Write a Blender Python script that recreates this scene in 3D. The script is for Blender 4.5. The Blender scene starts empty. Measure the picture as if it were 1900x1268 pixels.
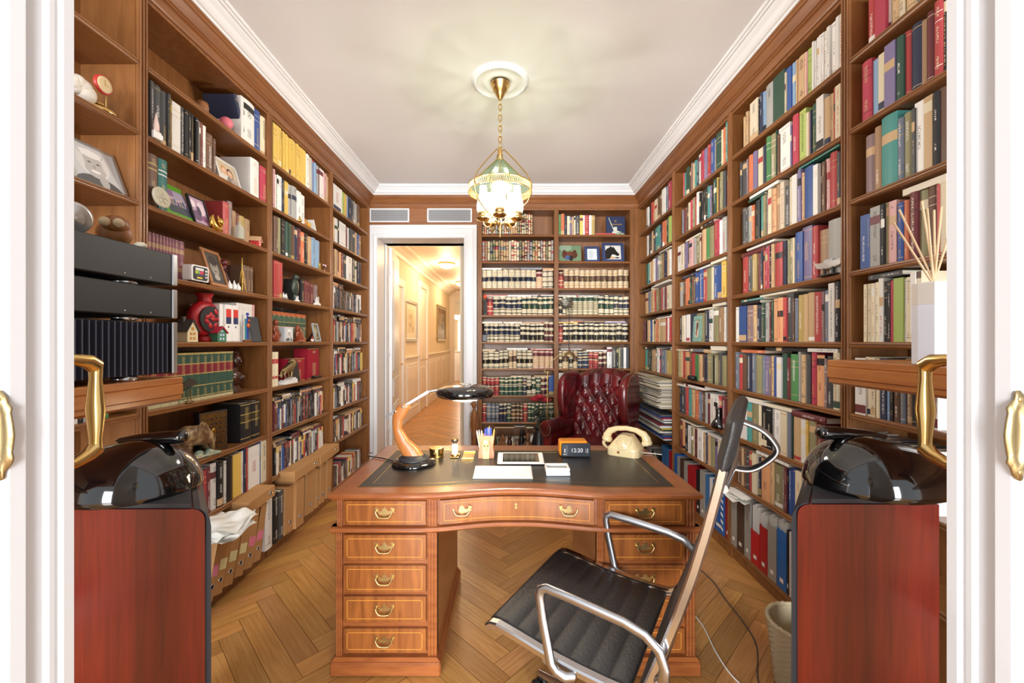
import bpy, math, random
from mathutils import Matrix, Vector
C = bpy.context.scene.collection
SC = bpy.context.scene
F, CX, CY, EYE = 770.0, 947.0, 634.0, 1.43
PI = math.pi
# ---------------------------------------------------------------- camera, world, light, exposure
cam = bpy.data.cameras.new('camera'); cam.sensor_width = 36; cam.lens = F / 1900 * 36
cam.shift_x = (950 - CX) / 1900; cam.clip_start = 0.02; cam.clip_end = 60
co = bpy.data.objects.new('camera', cam); C.objects.link(co)
co.location = (0, 0, EYE); co.rotation_euler = (PI / 2, 0, 0); SC.camera = co
SC.view_settings.view_transform = 'Standard'; SC.view_settings.look = 'None'
SC.view_settings.gamma = 1; SC.view_settings.use_curve_mapping = False
SC.view_settings.exposure = 1.08
w = bpy.data.worlds.new('world'); SC.world = w; w.use_nodes = True
w.node_tree.nodes['Background'].inputs[0].default_value = (0.93, 0.96, 1, 1)
w.node_tree.nodes['Background'].inputs[1].default_value = .45

def light(name, kind, loc, energy, col=(1, 1, 1), size=0.1, size_y=None, rot=(0, 0, 0)):
    l = bpy.data.lights.new(name, kind); l.energy = energy; l.color = col
    if kind == 'AREA':
        l.size = size
        if size_y: l.shape = 'RECTANGLE'; l.size_y = size_y
    else: l.shadow_soft_size = size
    o = bpy.data.objects.new(name, l); C.objects.link(o); o.location = loc; o.rotation_euler = rot
    return o
# daylight through the windows of the room behind the camera
light('window_daylight_west', 'AREA', (-2.0, -6.0, 1.9), 340, (.93, .97, 1), 2.4, 2.8, (PI / 2, 0, -.2))
light('window_daylight_east', 'AREA', (2.0, -6.0, 1.9), 340, (.93, .97, 1), 2.4, 2.8, (PI / 2, 0, .2))

# ---------------------------------------------------------------- helpers
def s2l(c):
    if isinstance(c, str): c = [int(c[i:i + 2], 16) for i in (0, 2, 4)]
    return tuple((x / 255 / 12.92) if x / 255 <= .04045 else ((x / 255 + .055) / 1.055) ** 2.4 for x in c)

def pt(px, py, Y): return Vector(((px - CX) * Y / F, Y, EYE - (py - CY) * Y / F))

ORG = {}
def thing(name, label, cat, loc=(0, 0, 0), rz=0, group=None):
    o = bpy.data.objects.new(name, None); C.objects.link(o); o.empty_display_size = .05
    o.location = loc; o.rotation_euler = (0, 0, rz); o['label'] = label; o['category'] = cat
    if group: o['group'] = group
    return o
def tag(o, label, cat, group=None):
    o['label'] = label; o['category'] = cat
    if group: o['group'] = group
    return o

class MB:
    def __init__(s): s.v = []; s.f = []; s.m = []; s.sm = []; s.M = None; s.mi = 0; s.smooth = False; s.col = None
    def add(s, verts, faces, smooth=None):
        n = len(s.v)
        if s.M is not None: verts = [s.M @ Vector(p) for p in verts]
        s.v += [tuple(p) for p in verts]
        for f in faces: s.f.append([i + n for i in f])
        s.m += [s.mi] * len(faces); s.sm += [s.smooth if smooth is None else smooth] * len(faces)
        if s.col is not None: s.cols = getattr(s, 'cols', []) + [s.col] * len(faces)
        return s
    def box(s, x0, x1, y0, y1, z0, z1, b=0):
        x0, x1 = min(x0, x1), max(x0, x1); y0, y1 = min(y0, y1), max(y0, y1); z0, z1 = min(z0, z1), max(z0, z1)
        b = min(b, (x1 - x0) * .49, (y1 - y0) * .49, (z1 - z0) * .49)
        if b <= 0:
            return s.add([(x, y, z) for z in (z0, z1) for y in (y0, y1) for x in (x0, x1)],
                         [(0, 2, 3, 1), (4, 5, 7, 6), (0, 1, 5, 4), (2, 6, 7, 3), (0, 4, 6, 2), (1, 3, 7, 5)], False)
        V = []; F_ = []; idx = {}
        X = ((x0, b), (x1, -b)); Yy = ((y0, b), (y1, -b)); Z = ((z0, b), (z1, -b))
        for i in (0, 1):
            for j in (0, 1):
                for k in (0, 1):
                    for a in range(3):
                        p = [X[i][0], Yy[j][0], Z[k][0]]; d = [X[i][1], Yy[j][1], Z[k][1]]
                        for q in range(3):
                            if q != a: p[q] += d[q]
                        idx[(i, j, k, a)] = len(V); V.append(tuple(p))
        c4 = ((0, 0), (1, 0), (1, 1), (0, 1))
        for side in (0, 1):
            for a in range(3):
                q = []
                for u, v in c4:
                    ijk = [0, 0, 0]; ijk[a] = side; ijk[(a + 1) % 3] = u; ijk[(a + 2) % 3] = v
                    q.append(idx[(*ijk, a)])
                F_.append(q if side else q[::-1])
        for a in range(3):
            for u in (0, 1):
                for v in (0, 1):
                    A = [0, 0, 0]; A[(a + 1) % 3] = u; A[(a + 2) % 3] = v; B = list(A); B[a] = 1
                    e, f_ = (a + 1) % 3, (a + 2) % 3
                    q = [idx[(*A, e)], idx[(*B, e)], idx[(*B, f_)], idx[(*A, f_)]]
                    F_.append(q if (u ^ v) == 0 else q[::-1])
        for i in (0, 1):
            for j in (0, 1):
                for k in (0, 1):
                    q = [idx[(i, j, k, a)] for a in range(3)]
                    F_.append(q if (i + j + k) % 2 else q[::-1])
        return s.add(V, F_, False)
    def prism(s, poly, axis, a, b, smooth=False, caps=True):
        n = len(poly)
        def P(p, t):
            return (t, p[0], p[1]) if axis == 'x' else (p[0], t, p[1]) if axis == 'y' else (p[0], p[1], t)
        V = [P(p, a) for p in poly] + [P(p, b) for p in poly]
        s.add(V, [(i, (i + 1) % n, (i + 1) % n + n, i + n) for i in range(n)], smooth)
        if caps: s.add(V, [tuple(range(n))[::-1], tuple(range(n, 2 * n))], False)
        return s
    def lathe(s, prof, c=(0, 0, 0), n=24, M=None, smooth=True, a0=0, a1=2 * PI):
        V = []; full = abs(a1 - a0 - 2 * PI) < 1e-6; m = n if full else n + 1
        for r, z in prof:
            for i in range(m):
                t = a0 + (a1 - a0) * i / n; p = Vector((r * math.cos(t), r * math.sin(t), z))
                if M is not None: p = M @ p
                V.append(p + Vector(c))
        Fs = []
        for j in range(len(prof) - 1):
            for i in range(n):
                k = (i + 1) % m
                Fs.append((j * m + i, j * m + k, (j + 1) * m + k, (j + 1) * m + i))
        s.add(V, Fs, smooth)
        if full:
            L = len(prof) - 1
            if prof[0][0] > 1e-6: s.add(V[:m], [tuple(range(m))[::-1]], False)
            if prof[-1][0] > 1e-6: s.add(V[L * m:], [tuple(range(m))], False)
        return s
    def tube(s, pts, r, n=8, closed=False, sx=1, sy=1, up=None):
        pts = [Vector(p) for p in pts]; N = len(pts)
        rs = r if isinstance(r, (list, tuple)) else [r] * N
        V = []; prev = None
        for i, p in enumerate(pts):
            a = pts[(i - 1) % N] if (closed or i) else p; b = pts[(i + 1) % N] if (closed or i < N - 1) else p
            t = (b - a)
            t = t.normalized() if t.length > 1e-9 else Vector((0, 0, 1))
            if prev is None:
                g = Vector(up) if up else (Vector((0, 0, 1)) if abs(t.z) < .9 else Vector((1, 0, 0)))
                u = (g - t * g.dot(t)).normalized()
            else: u = (prev - t * prev.dot(t)).normalized()
            prev = u; w_ = t.cross(u)
            for k in range(n):
                q = 2 * PI * k / n + (PI / 4 if n == 4 else 0)
                V.append(p + u * (math.cos(q) * rs[i] * sx) + w_ * (math.sin(q) * rs[i] * sy))
        Fs = []
        for j in range(N if closed else N - 1):
            j2 = (j + 1) % N
            for k in range(n):
                Fs.append((j * n + k, j * n + (k + 1) % n, j2 * n + (k + 1) % n, j2 * n + k))
        s.add(V, Fs, n > 4)
        if not closed: s.add(V, [tuple(range(n))[::-1], tuple(range((N - 1) * n, N * n))], False)
        return s
    def ell(s, c, r, n=16, m=10, M=None):
        if not isinstance(r, (tuple, list)): r = (r, r, r)
        V = []; 
        for j in range(m + 1):
            a = PI * j / m
            for i in range(n):
                t = 2 * PI * i / n
                p = Vector((r[0] * math.sin(a) * math.cos(t), r[1] * math.sin(a) * math.sin(t), -r[2] * math.cos(a)))
                if M is not None: p = M @ p
                V.append(p + Vector(c))
        return s.add(V, [(j * n + i, j * n + (i + 1) % n, (j + 1) * n + (i + 1) % n, (j + 1) * n + i) for j in range(m) for i in range(n)], True)
    def grid(s, fn, nu, nv, cu=False, smooth=True):
        mu = nu if cu else nu + 1
        V = [fn(i / nu, j / nv) for j in range(nv + 1) for i in range(mu)]
        return s.add(V, [(j * mu + i, j * mu + (i + 1) % mu, (j + 1) * mu + (i + 1) % mu, (j + 1) * mu + i) for j in range(nv) for i in range(nu)], smooth)
    def poly(s, pts): return s.add(pts, [tuple(range(len(pts)))], False)
    def mesh(s, name, mats, off=(0, 0, 0)):
        me = bpy.data.meshes.new(name)
        ox, oy, oz = off
        me.from_pydata([(x - ox, y - oy, z - oz) for x, y, z in s.v], [], s.f)
        for m in (mats if isinstance(mats, (list, tuple)) else [mats]): me.materials.append(m)
        me.polygons.foreach_set('material_index', s.m); me.polygons.foreach_set('use_smooth', s.sm)
        if getattr(s, 'cols', None):
            a = me.color_attributes.new('Col', 'FLOAT_COLOR', 'CORNER'); d = []
            for p, c in zip(me.polygons, s.cols): d += list(c) * p.loop_total
            a.data.foreach_set('color', d)
        me.update(); return me
    def part(s, name, mats, parent, local=False):
        root = parent
        while root.parent: root = root.parent
        off = (0, 0, 0) if local else tuple(root.location)
        o = bpy.data.objects.new(name, s.mesh(name, mats, off)); C.objects.link(o); o.parent = parent
        return o
    def top(s, name, mats, label=None, cat=None, group=None, kind=None):
        xs, ys, zs = zip(*s.v); off = ((min(xs) + max(xs)) / 2, (min(ys) + max(ys)) / 2, min(zs))
        o = bpy.data.objects.new(name, s.mesh(name, mats, off)); C.objects.link(o); o.location = off
        if label: tag(o, label, cat, group)
        if kind: o['kind'] = kind
        return o

def rotz(a): return Matrix.Rotation(a, 4, 'Z')
def T(x, y, z): return Matrix.Translation((x, y, z))
def to_mesh(o, name):
    dg = bpy.context.evaluated_depsgraph_get(); me = bpy.data.meshes.new_from_object(o.evaluated_get(dg)); me.name = name
    return me
def skin(name, nodes, edges, mat, parent=None, sub=2, M=None):
    """nodes: (x,y,z,rx,ry); a continuous skinned body, first node is the root"""
    me = bpy.data.meshes.new(name); vs = [Vector(n[:3]) for n in nodes]
    if M is not None: vs = [M @ v for v in vs]
    me.from_pydata(vs, edges, []); o = bpy.data.objects.new(name, me); C.objects.link(o)
    md = o.modifiers.new('skin', 'SKIN'); md.use_smooth_shade = True
    for i, n in enumerate(nodes):
        d = me.skin_vertices[0].data[i]; d.radius = (n[3], n[4] if len(n) > 4 else n[3]); d.use_root = (i == 0)
    o.modifiers.new('sub', 'SUBSURF').levels = sub; o.modifiers['sub'].render_levels = sub
    bpy.context.view_layer.update(); m2 = to_mesh(o, name); o.modifiers.clear(); o.data = m2
    m2.materials.clear(); m2.materials.append(mat)
    for p in m2.polygons: p.use_smooth = True
    if parent: o.parent = parent
    return o
def text(s, size, M, mat, parent, name='lettering', ext=.0003):
    cu = bpy.data.curves.new(name, 'FONT'); cu.body = s; cu.size = size; cu.extrude = ext; cu.align_x = 'CENTER'; cu.align_y = 'CENTER'
    o = bpy.data.objects.new(name, cu); C.objects.link(o); bpy.context.view_layer.update()
    me = to_mesh(o, name); bpy.data.objects.remove(o); me.transform(M); me.materials.clear(); me.materials.append(mat)
    q = bpy.data.objects.new(name, me); C.objects.link(q); q.parent = parent
    return q

# ---------------------------------------------------------------- materials
MATS = {}
def mat(name, col, rough=.5, metal=0, spec=.5, coat=0, emit=None, es=0, alpha=None, trans=0, bump=None, bs=60):
    if name in MATS: return MATS[name]
    m = bpy.data.materials.new(name); m.use_nodes = True; nt = m.node_tree; b = nt.nodes['Principled BSDF']
    c = s2l(col) if isinstance(col, str) else col
    b.inputs['Base Color'].default_value = (*c, 1); b.inputs['Roughness'].default_value = rough
    b.inputs['Metallic'].default_value = metal; b.inputs['Specular IOR Level'].default_value = spec
    b.inputs['Coat Weight'].default_value = coat; b.inputs['Coat Roughness'].default_value = .08
    b.inputs['Transmission Weight'].default_value = trans
    if emit: b.inputs['Emission Color'].default_value = (*emit, 1); b.inputs['Emission Strength'].default_value = es
    if alpha is not None: b.inputs['Alpha'].default_value = alpha
    if bump:
        n = nt.nodes.new('ShaderNodeTexNoise'); n.inputs['Scale'].default_value = bs; n.inputs['Detail'].default_value = 4
        tc = nt.nodes.new('ShaderNodeTexCoord'); nt.links.new(tc.outputs['Object'], n.inputs['Vector'])
        bp = nt.nodes.new('ShaderNodeBump'); bp.inputs['Strength'].default_value = bump; bp.inputs['Distance'].default_value = .01
        nt.links.new(n.outputs['Fac'], bp.inputs['Height']); nt.links.new(bp.outputs[0], b.inputs['Normal'])
    MATS[name] = m; return m
def wood(name, c1, c2, scale=(6, 6, 1), rough=.35, coat=.2, detail=6, attr=None):
    m = bpy.data.materials.new(name); m.use_nodes = True; nt = m.node_tree; b = nt.nodes['Principled BSDF']; L = nt.links
    tc = nt.nodes.new('ShaderNodeTexCoord'); mp = nt.nodes.new('ShaderNodeMapping'); mp.inputs['Scale'].default_value = scale
    L.new(tc.outputs['UV' if attr else 'Object'], mp.inputs['Vector'])
    n = nt.nodes.new('ShaderNodeTexNoise'); n.inputs['Scale'].default_value = 6; n.inputs['Detail'].default_value = detail; n.inputs['Distortion'].default_value = .6
    L.new(mp.outputs[0], n.inputs['Vector'])
    r = nt.nodes.new('ShaderNodeValToRGB'); r.color_ramp.elements[0].position = .32; r.color_ramp.elements[1].position = .68
    r.color_ramp.elements[0].color = (*s2l(c1), 1); r.color_ramp.elements[1].color = (*s2l(c2), 1)
    L.new(n.outputs['Fac'], r.inputs['Fac']); out = r.outputs[0]
    if attr:
        a = nt.nodes.new('ShaderNodeAttribute'); a.attribute_name = 'Col'
        mx = nt.nodes.new('ShaderNodeMix'); mx.data_type = 'RGBA'; mx.blend_type = 'MULTIPLY'; mx.inputs[0].default_value = 1
        L.new(out, mx.inputs[6]); L.new(a.outputs['Color'], mx.inputs[7]); out = mx.outputs[2]
    L.new(out, b.inputs['Base Color']); b.inputs['Roughness'].default_value = rough
    b.inputs['Coat Weight'].default_value = coat; b.inputs['Coat Roughness'].default_value = .15
    MATS[name] = m; return m
M_case = wood('cherry_shelf_wood', '7C4E28', '915F34', (5, 5, .6), .38, .15)
M_caseh = wood('cherry_shelf_wood_long', '7C4B27', '8F5C33', (.5, .5, 6), .35, .2)
M_desk = wood('yew_desk_wood', '8A4A25', 'A35F30', (1.2, 1.2, 9), .3, .4)
M_veneer = wood('walnut_drawer_veneer', '80471F', 'A4612C', (7, 7, .7), .32, .3)
M_slab = wood('honey_wood', 'A4602A', 'B87435', (7, .7, 7), .35, .3)
M_spk = wood('cherry_speaker_veneer', '5C190D', '741F12', (9, 9, .5), .25, .3)
M_floor = wood('oak_parquet', 'BE8846', 'D6A363', (.8, 14, 1), .3, .25, attr=True)
M_lampw = wood('beech_lamp_wood', 'BE7034', 'CC8244', (6, 6, .8), .35, .3)
M_carve = wood('carved_wood', '6E4020', '96602F', (8, 8, 2), .5, 0)
M_inlay = mat('inlay_line', 'D98E3C', .4)
M_white = mat('white_gloss_paint', 'DEDEE0', .35, bump=.02, bs=8)
M_ceil = mat('ceiling_paint', 'EAEAEC', .8)
M_plaster = mat('white_plaster', 'EAEBED', .6)
M_wallp = mat('white_wall_paint', 'E6E4E0', .8)
M_hall = mat('hall_cream_paint', 'EBDCC2', .7)
M_hallw = mat('hall_white_paint', 'EFE6DC', .5)
M_brass = mat('brass', 'DDBB78', .22, 1)
M_gold = mat('gold', 'E0B75C', .25, 1)
M_obrass = mat('aged_brass', 'A8946C', .45, 1, bump=.15, bs=30)
M_chrome = mat('polished_aluminium', 'D8D8DA', .2, 1)
M_alu = mat('brushed_aluminium', 'C0C1C4', .3, 1)
M_black = mat('black_lacquer', '0A0A0B', .06, 0, .6, 1)
M_blk = mat('black_satin', '141416', .4)
M_dark = mat('charcoal', '303034', .5)
M_leather = mat('black_leather', '2A2827', .5, bump=.2, bs=90)
M_inset = mat('black_desk_leather', '242221', .36, bump=.08, bs=140)
M_glass = mat('clear_glass', 'FFFFFF', .03, trans=1)
M_paper = mat('paper', 'F0EEE6', .85)
M_card = mat('brown_cardboard', 'B98A57', .75, bump=.05, bs=40)
M_ivory = mat('ivory_plastic', 'E3CFA0', .3, coat=.3)
M_whitep = mat('white_plastic', 'EDEBE8', .35)
M_orange = mat('orange_plastic', 'E68A1A', .35)
M_red = mat('red_glaze', 'A81B22', .35, bump=.3, bs=120)
def vcol(name, rough=.6, metal=0, bump=0):
    m = bpy.data.materials.new(name); m.use_nodes = True; nt = m.node_tree; b = nt.nodes['Principled BSDF']
    a = nt.nodes.new('ShaderNodeAttribute'); a.attribute_name = 'Col'; nt.links.new(a.outputs['Color'], b.inputs['Base Color'])
    b.inputs['Roughness'].default_value = rough; b.inputs['Metallic'].default_value = metal
    MATS[name] = m; return m
M_vc = vcol('painted_print', .5); M_vg = vcol('glazed_print', .25)
def leather_ox():
    m = bpy.data.materials.new('oxblood_leather'); m.use_nodes = True; nt = m.node_tree; b = nt.nodes['Principled BSDF']; L = nt.links
    tc = nt.nodes.new('ShaderNodeTexCoord'); n = nt.nodes.new('ShaderNodeTexNoise'); n.inputs['Scale'].default_value = 7; n.inputs['Detail'].default_value = 3
    L.new(tc.outputs['Object'], n.inputs['Vector']); r = nt.nodes.new('ShaderNodeValToRGB')
    r.color_ramp.elements[0].position = .35; r.color_ramp.elements[0].color = (*s2l('3A0A0E'), 1)
    r.color_ramp.elements[1].position = .7; r.color_ramp.elements[1].color = (*s2l('6E151A'), 1)
    L.new(n.outputs['Fac'], r.inputs['Fac']); L.new(r.outputs[0], b.inputs['Base Color'])
    b.inputs['Roughness'].default_value = .28; b.inputs['Coat Weight'].default_value = .3; b.inputs['Coat Roughness'].default_value = .2
    return m
M_ox = leather_ox()
def bookmat():
    """cover colour from the mesh, small lettering marks on the spine in the ink colour"""
    m = bpy.data.materials.new('book_cover'); m.use_nodes = True; nt = m.node_tree; b = nt.nodes['Principled BSDF']; L = nt.links
    N = nt.nodes.new
    a = N('ShaderNodeAttribute'); a.attribute_name = 'Col'; k = N('ShaderNodeAttribute'); k.attribute_name = 'Ink'
    u = N('ShaderNodeUVMap'); u.uv_map = 'spine'; q = N('ShaderNodeUVMap'); q.uv_map = 'metres'
    su = N('ShaderNodeSeparateXYZ'); L.new(u.outputs[0], su.inputs[0])
    def mt(op, x, y=None):
        n = N('ShaderNodeMath'); n.operation = op
        for i, val in enumerate((x, y)):
            if val is None: continue
            if isinstance(val, (int, float)): n.inputs[i].default_value = val
            else: L.new(val, n.inputs[i])
        return n.outputs[0]
    inu = mt('LESS_THAN', mt('ABSOLUTE', mt('SUBTRACT', su.outputs[0], .5)), .15)
    n1 = N('ShaderNodeTexNoise'); n1.noise_dimensions = '2D'; n1.inputs['Scale'].default_value = 3.2; n1.inputs['Detail'].default_value = 0
    cb = N('ShaderNodeCombineXYZ'); L.new(mt('MULTIPLY', k.outputs['Alpha'], 37.0), cb.inputs[0]); L.new(su.outputs[1], cb.inputs[1]); L.new(cb.outputs[0], n1.inputs['Vector'])
    blk = mt('GREATER_THAN', n1.outputs['Fac'], .48)
    mid = mt('LESS_THAN', mt('ABSOLUTE', mt('SUBTRACT', su.outputs[1], .5)), .42)
    mp = N('ShaderNodeMapping'); mp.inputs['Scale'].default_value = (150, 300, 1); L.new(q.outputs[0], mp.inputs[0])
    n2 = N('ShaderNodeTexNoise'); n2.noise_dimensions = '2D'; n2.inputs['Scale'].default_value = 1; n2.inputs['Detail'].default_value = 0; L.new(mp.outputs[0], n2.inputs['Vector'])
    let = mt('GREATER_THAN', n2.outputs['Fac'], .5)
    on = mt('GREATER_THAN', k.outputs['Alpha'], .001)
    f = mt('MULTIPLY', mt('MULTIPLY', mt('MULTIPLY', mt('MULTIPLY', inu, blk), mt('MULTIPLY', mid, let)), on), .7)
    mx = N('ShaderNodeMix'); mx.data_type = 'RGBA'; L.new(f, mx.inputs[0]); L.new(a.outputs['Color'], mx.inputs[6]); L.new(k.outputs['Color'], mx.inputs[7])
    L.new(mx.outputs[2], b.inputs['Base Color']); b.inputs['Roughness'].default_value = .5; b.inputs['Specular IOR Level'].default_value = .4
    return m
M_book = bookmat()
# ---------------------------------------------------------------- setting
XL, XR, YB = -1.601, 1.46, 4.73          # shelf fronts left, right, back
WL, WR, WB = -1.87, 1.73, 4.99           # walls behind
YN = .70                                  # room side of the sliding doors
ZC = 3.17
def st(mb, name, m): return mb.top(name, m, kind='structure')
def herring(rects, seed):
    rnd = random.Random(seed); b = MB(); uv = []; wd, ln = .104, .624; c45 = math.cos(PI / 4)
    def put(ox, oy, horiz):
        P = [(0, 0), (ln, 0), (ln, wd), (0, wd)] if horiz else [(0, 0), (wd, 0), (wd, ln), (0, ln)]
        g = .0009; cxm = (ln if horiz else wd) / 2; cym = (wd if horiz else ln) / 2; Q = []
        for x, y in P:
            X, Y_ = ox + x + (-g if x > cxm else g), oy + y + (-g if y > cym else g)
            Q.append((c45 * (X - Y_), c45 * (X + Y_)))
        mx, my = sum(p[0] for p in Q) / 4, sum(p[1] for p in Q) / 4
        if not any(x0 < mx < x1 and y0 < my < y1 for x0, x1, y0, y1 in rects): return
        t = rnd.uniform(.74, 1.1); b.col = (t, t * rnd.uniform(.9, 1.0), t * rnd.uniform(.82, 1.0), 1)
        b.add([(x, y, 0) for x, y in Q], [(0, 1, 2, 3)], False); k = rnd.uniform(0, 50)
        uv.extend([(k, 0), (k + ln, 0), (k + ln, wd), (k, wd)] if horiz else [(k, wd), (k, 0), (k + ln, 0), (k + ln, wd)])
    n = int(13.5 * .75 / wd) + 30
    for j in range(-n, n):
        for i in range(-int(n * wd / ln) - 3, int(n * wd / ln) + 4):
            put(j * wd + i * 2 * ln, j * wd, True); put(j * wd + i * 2 * ln + ln, j * wd - ln + wd, False)
    b.col = (.25, .2, .15, 1)
    b.add([(-2.2, -.1, -.0015), (2.1, -.1, -.0015), (2.1, 13.2, -.0015), (-2.2, 13.2, -.0015)], [(0, 1, 2, 3)], False); uv.extend([(0, 0)] * 4)
    b.add([(-2.2, -.1, -.05), (2.1, -.1, -.05), (2.1, 13.2, -.05), (-2.2, 13.2, -.05)], [(3, 2, 1, 0)], False); uv.extend([(0, 0)] * 4)
    o = st(b, 'floor', M_floor); l = o.data.uv_layers.new(name='UVMap')
    for d, q in zip(l.data, uv): d.uv = q
    return o
herring([(WL - .3, WR + .3, .1, WB + .1), (WL - .3, -.4, WB - .2, 13.0)], 3)
M_floor2 = wood('oak_boards', 'B57F42', 'CC9A5A', (1, 8, 1), .3, .25)
st(MB().box(-4, 4, -7, .05, -.05, -.003), 'floor', M_floor2)
st(MB().box(WL - .02, WR + .02, YN, WB, ZC, ZC + .1), 'ceiling', M_ceil)
st(MB().box(WL - .1, WL, YN, WB, 0, ZC), 'wall_left', M_wallp)
st(MB().box(WR, WR + .1, YN, WB, 0, ZC), 'wall_right', M_wallp)
b = MB(); b.box(-.53, WR + .1, WB, WB + .12, 0, ZC); b.box(WL - .1, -1.517, WB, WB + .12, 0, ZC); b.box(-1.517, -.53, WB, WB + .12, 2.609, ZC)
st(b, 'wall_back', M_wallp)
st(MB().box(WL - .02, WR + .02, YN - .11, YN - .01, 2.745, 2.83, .004), 'trim_17', M_white)
# ceiling cornice (white) and wooden crown over the shelves, one length per side, mitred
def mitred(name, prof, m, zoff=0):
    def lengths(sides):
        for k in sides:
            b = MB(); n = len(prof); V = []
            for end in (0, 1):
                for d, z in prof:
                    if k == 'left': V.append((XL + d, YN if end == 0 else YB - d, z))
                    if k == 'right': V.append((XR - d, YB - d if end == 0 else YN, z))
                    if k == 'back': V.append((XL + d if end == 0 else XR - d, YB - d, z))
            b.add(V, [(i, i + 1, n + i + 1, n + i) for i in range(n - 1)], False)
            b.add(V, [tuple(range(n))[::-1], tuple(range(n, 2 * n))], False)
            yield k, b
    return lengths(('left', 'right', 'back'))
CORN = [(-.26, 3.08), (.05, 3.08), (.062, 3.084), (.066, 3.094), (.078, 3.096), (.09, 3.106), (.104, 3.124), (.122, 3.138), (.128, 3.146), (.14, 3.147), (.143, 3.155), (.155, 3.156), (.16, 3.169), (-.26, 3.169)]
CROWN = [(-.02, 2.947), (.004, 2.947), (.008, 2.953), (.008, 2.96), (.002, 2.966), (.002, 3.0), (.012, 3.004), (.012, 3.012), (.02, 3.016), (.028, 3.03), (.04, 3.046), (.044, 3.052), (.052, 3.056), (.056, 3.066), (.062, 3.07), (.062, 3.0795), (-.02, 3.0795)]
for i, (k, b) in enumerate(mitred('c', CORN, M_plaster)): st(b, f'trim_{i + 1}', M_plaster)
for i, (k, b) in enumerate(mitred('w', CROWN, M_caseh)): st(b, f'trim_{i + 4}', M_caseh)
# ceiling rose
CHX, CHY = -.068, 2.77
b = MB(); b.lathe([(0, ZC - .012), (.075, ZC - .012), (.08, ZC - .02), (.1, ZC - .024), (.118, ZC - .014), (.125, ZC - .012), (.15, ZC - .012), (.156, ZC - .02), (.176, ZC - .02), (.183, ZC - .01), (.192, ZC - .008), (.193, ZC)][::-1], (CHX, CHY, 0), 64)
for i in range(60):
    t = 2 * PI * i / 60; b.ell((CHX + .166 * math.cos(t), CHY + .166 * math.sin(t), ZC - .021), (.0065, .0065, .005), 8, 4)
st(b, 'trim_7', M_plaster)
# door casing to the hall, jambs, leaf
CASE = [(0, 0), (.012, -.014), (.03, -.018), (.05, -.012), (.1, -.012), (.115, -.02), (.135, -.024), (.147, -.016)]
def casing(x0, x1, zt, y, m, wd=.147, name='trim_8', left=True, right=True):
    b = MB(); sc = wd / .147; n = len(CASE)
    def leg(xe, s):
        V = [(xe + s * d * sc, y + e, z) for z in (0, 1) for d, e in CASE]
        V = [(xe + s * d * sc, y + e, (zt + d * sc) if z else 0) for z in (0, 1) for d, e in CASE]
        b.add(V, [(i, i + 1, n + i + 1, n + i) for i in range(n - 1)], False)
        b.box(xe + s * .002, xe + s * wd, y - .008, y + .02, 0, zt)
    leg(x0, -1); leg(x1, 1)
    V = [((x0 - d * sc) if e_ == 0 else (x1 + d * sc), y + e, zt + d * sc) for e_ in (0, 1) for d, e in CASE]
    b.add(V, [(i, i + 1, n + i + 1, n + i) for i in range(n - 1)], False)
    b.box(x0 - wd, x1 + wd, y - .008, y + .02, zt + .002, zt + wd)
    return st(b, name, m)
casing(-1.517, -.53, 2.609, YB, M_white, .148, 'trim_8')
b = MB(); b.box(-1.56, -1.517, YB, WB + .14, 0, 2.63); b.box(-.53, -.49, YB, WB + .14, 0, 2.63); b.box(-1.517, -.53, YB, WB + .14, 2.609, 2.64)
b.box(-1.517, -1.505, WB + .04, WB + .14, 0, 2.609); b.box(-.542, -.53, WB + .04, WB + .14, 0, 2.609)
st(b, 'trim_9', M_white)
# wooden board above the door casing, with two air grilles
b = MB(); b.box(-1.62, -.37, YB - .002, YB + .2, 2.757, 2.95)
st(b, 'trim_10', M_caseh)
b = MB(); b.box(-.38, -.32, YB + .1, WB, 0, 2.9)
def grille(x0, x1, where):
    t = thing('air_grille', f'white slatted air grille above the hall door, {where}', 'air vent', ((x0 + x1) / 2, YB - .01, 2.787))
    b = MB(); z0, z1 = 2.787, 2.945; y0, y1 = YB - .016, YB - .002
    b.box(x0, x1, y0, y1, z0, z0 + .016, .003); b.box(x0, x1, y0, y1, z1 - .016, z1, .003)
    b.box(x0, x0 + .016, y0, y1, z0 + .016, z1 - .016); b.box(x1 - .016, x1, y0, y1, z0 + .016, z1 - .016); b.part('frame', M_white, t)
    MB().box(x0 + .01, x1 - .01, YB - .0035, YB - .0021, z0 + .01, z1 - .01).part('backing', M_dark, t)
    b = MB(); n = 15
    for i in range(n):
        z = z0 + .022 + (z1 - z0 - .044) * i / (n - 1); b.add([(x0 + .016, y0 + .003, z - .0035), (x1 - .016, y0 + .003, z - .0035), (x1 - .016, y0 + .01, z + .003), (x0 + .016, y0 + .01, z + .003)], [(0, 1, 2, 3)], False)
    b.part('slats', M_white, t)
grille(-1.603, -1.15, 'beside the left shelves'); grille(-.946, -.437, 'behind the chandelier')

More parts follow.
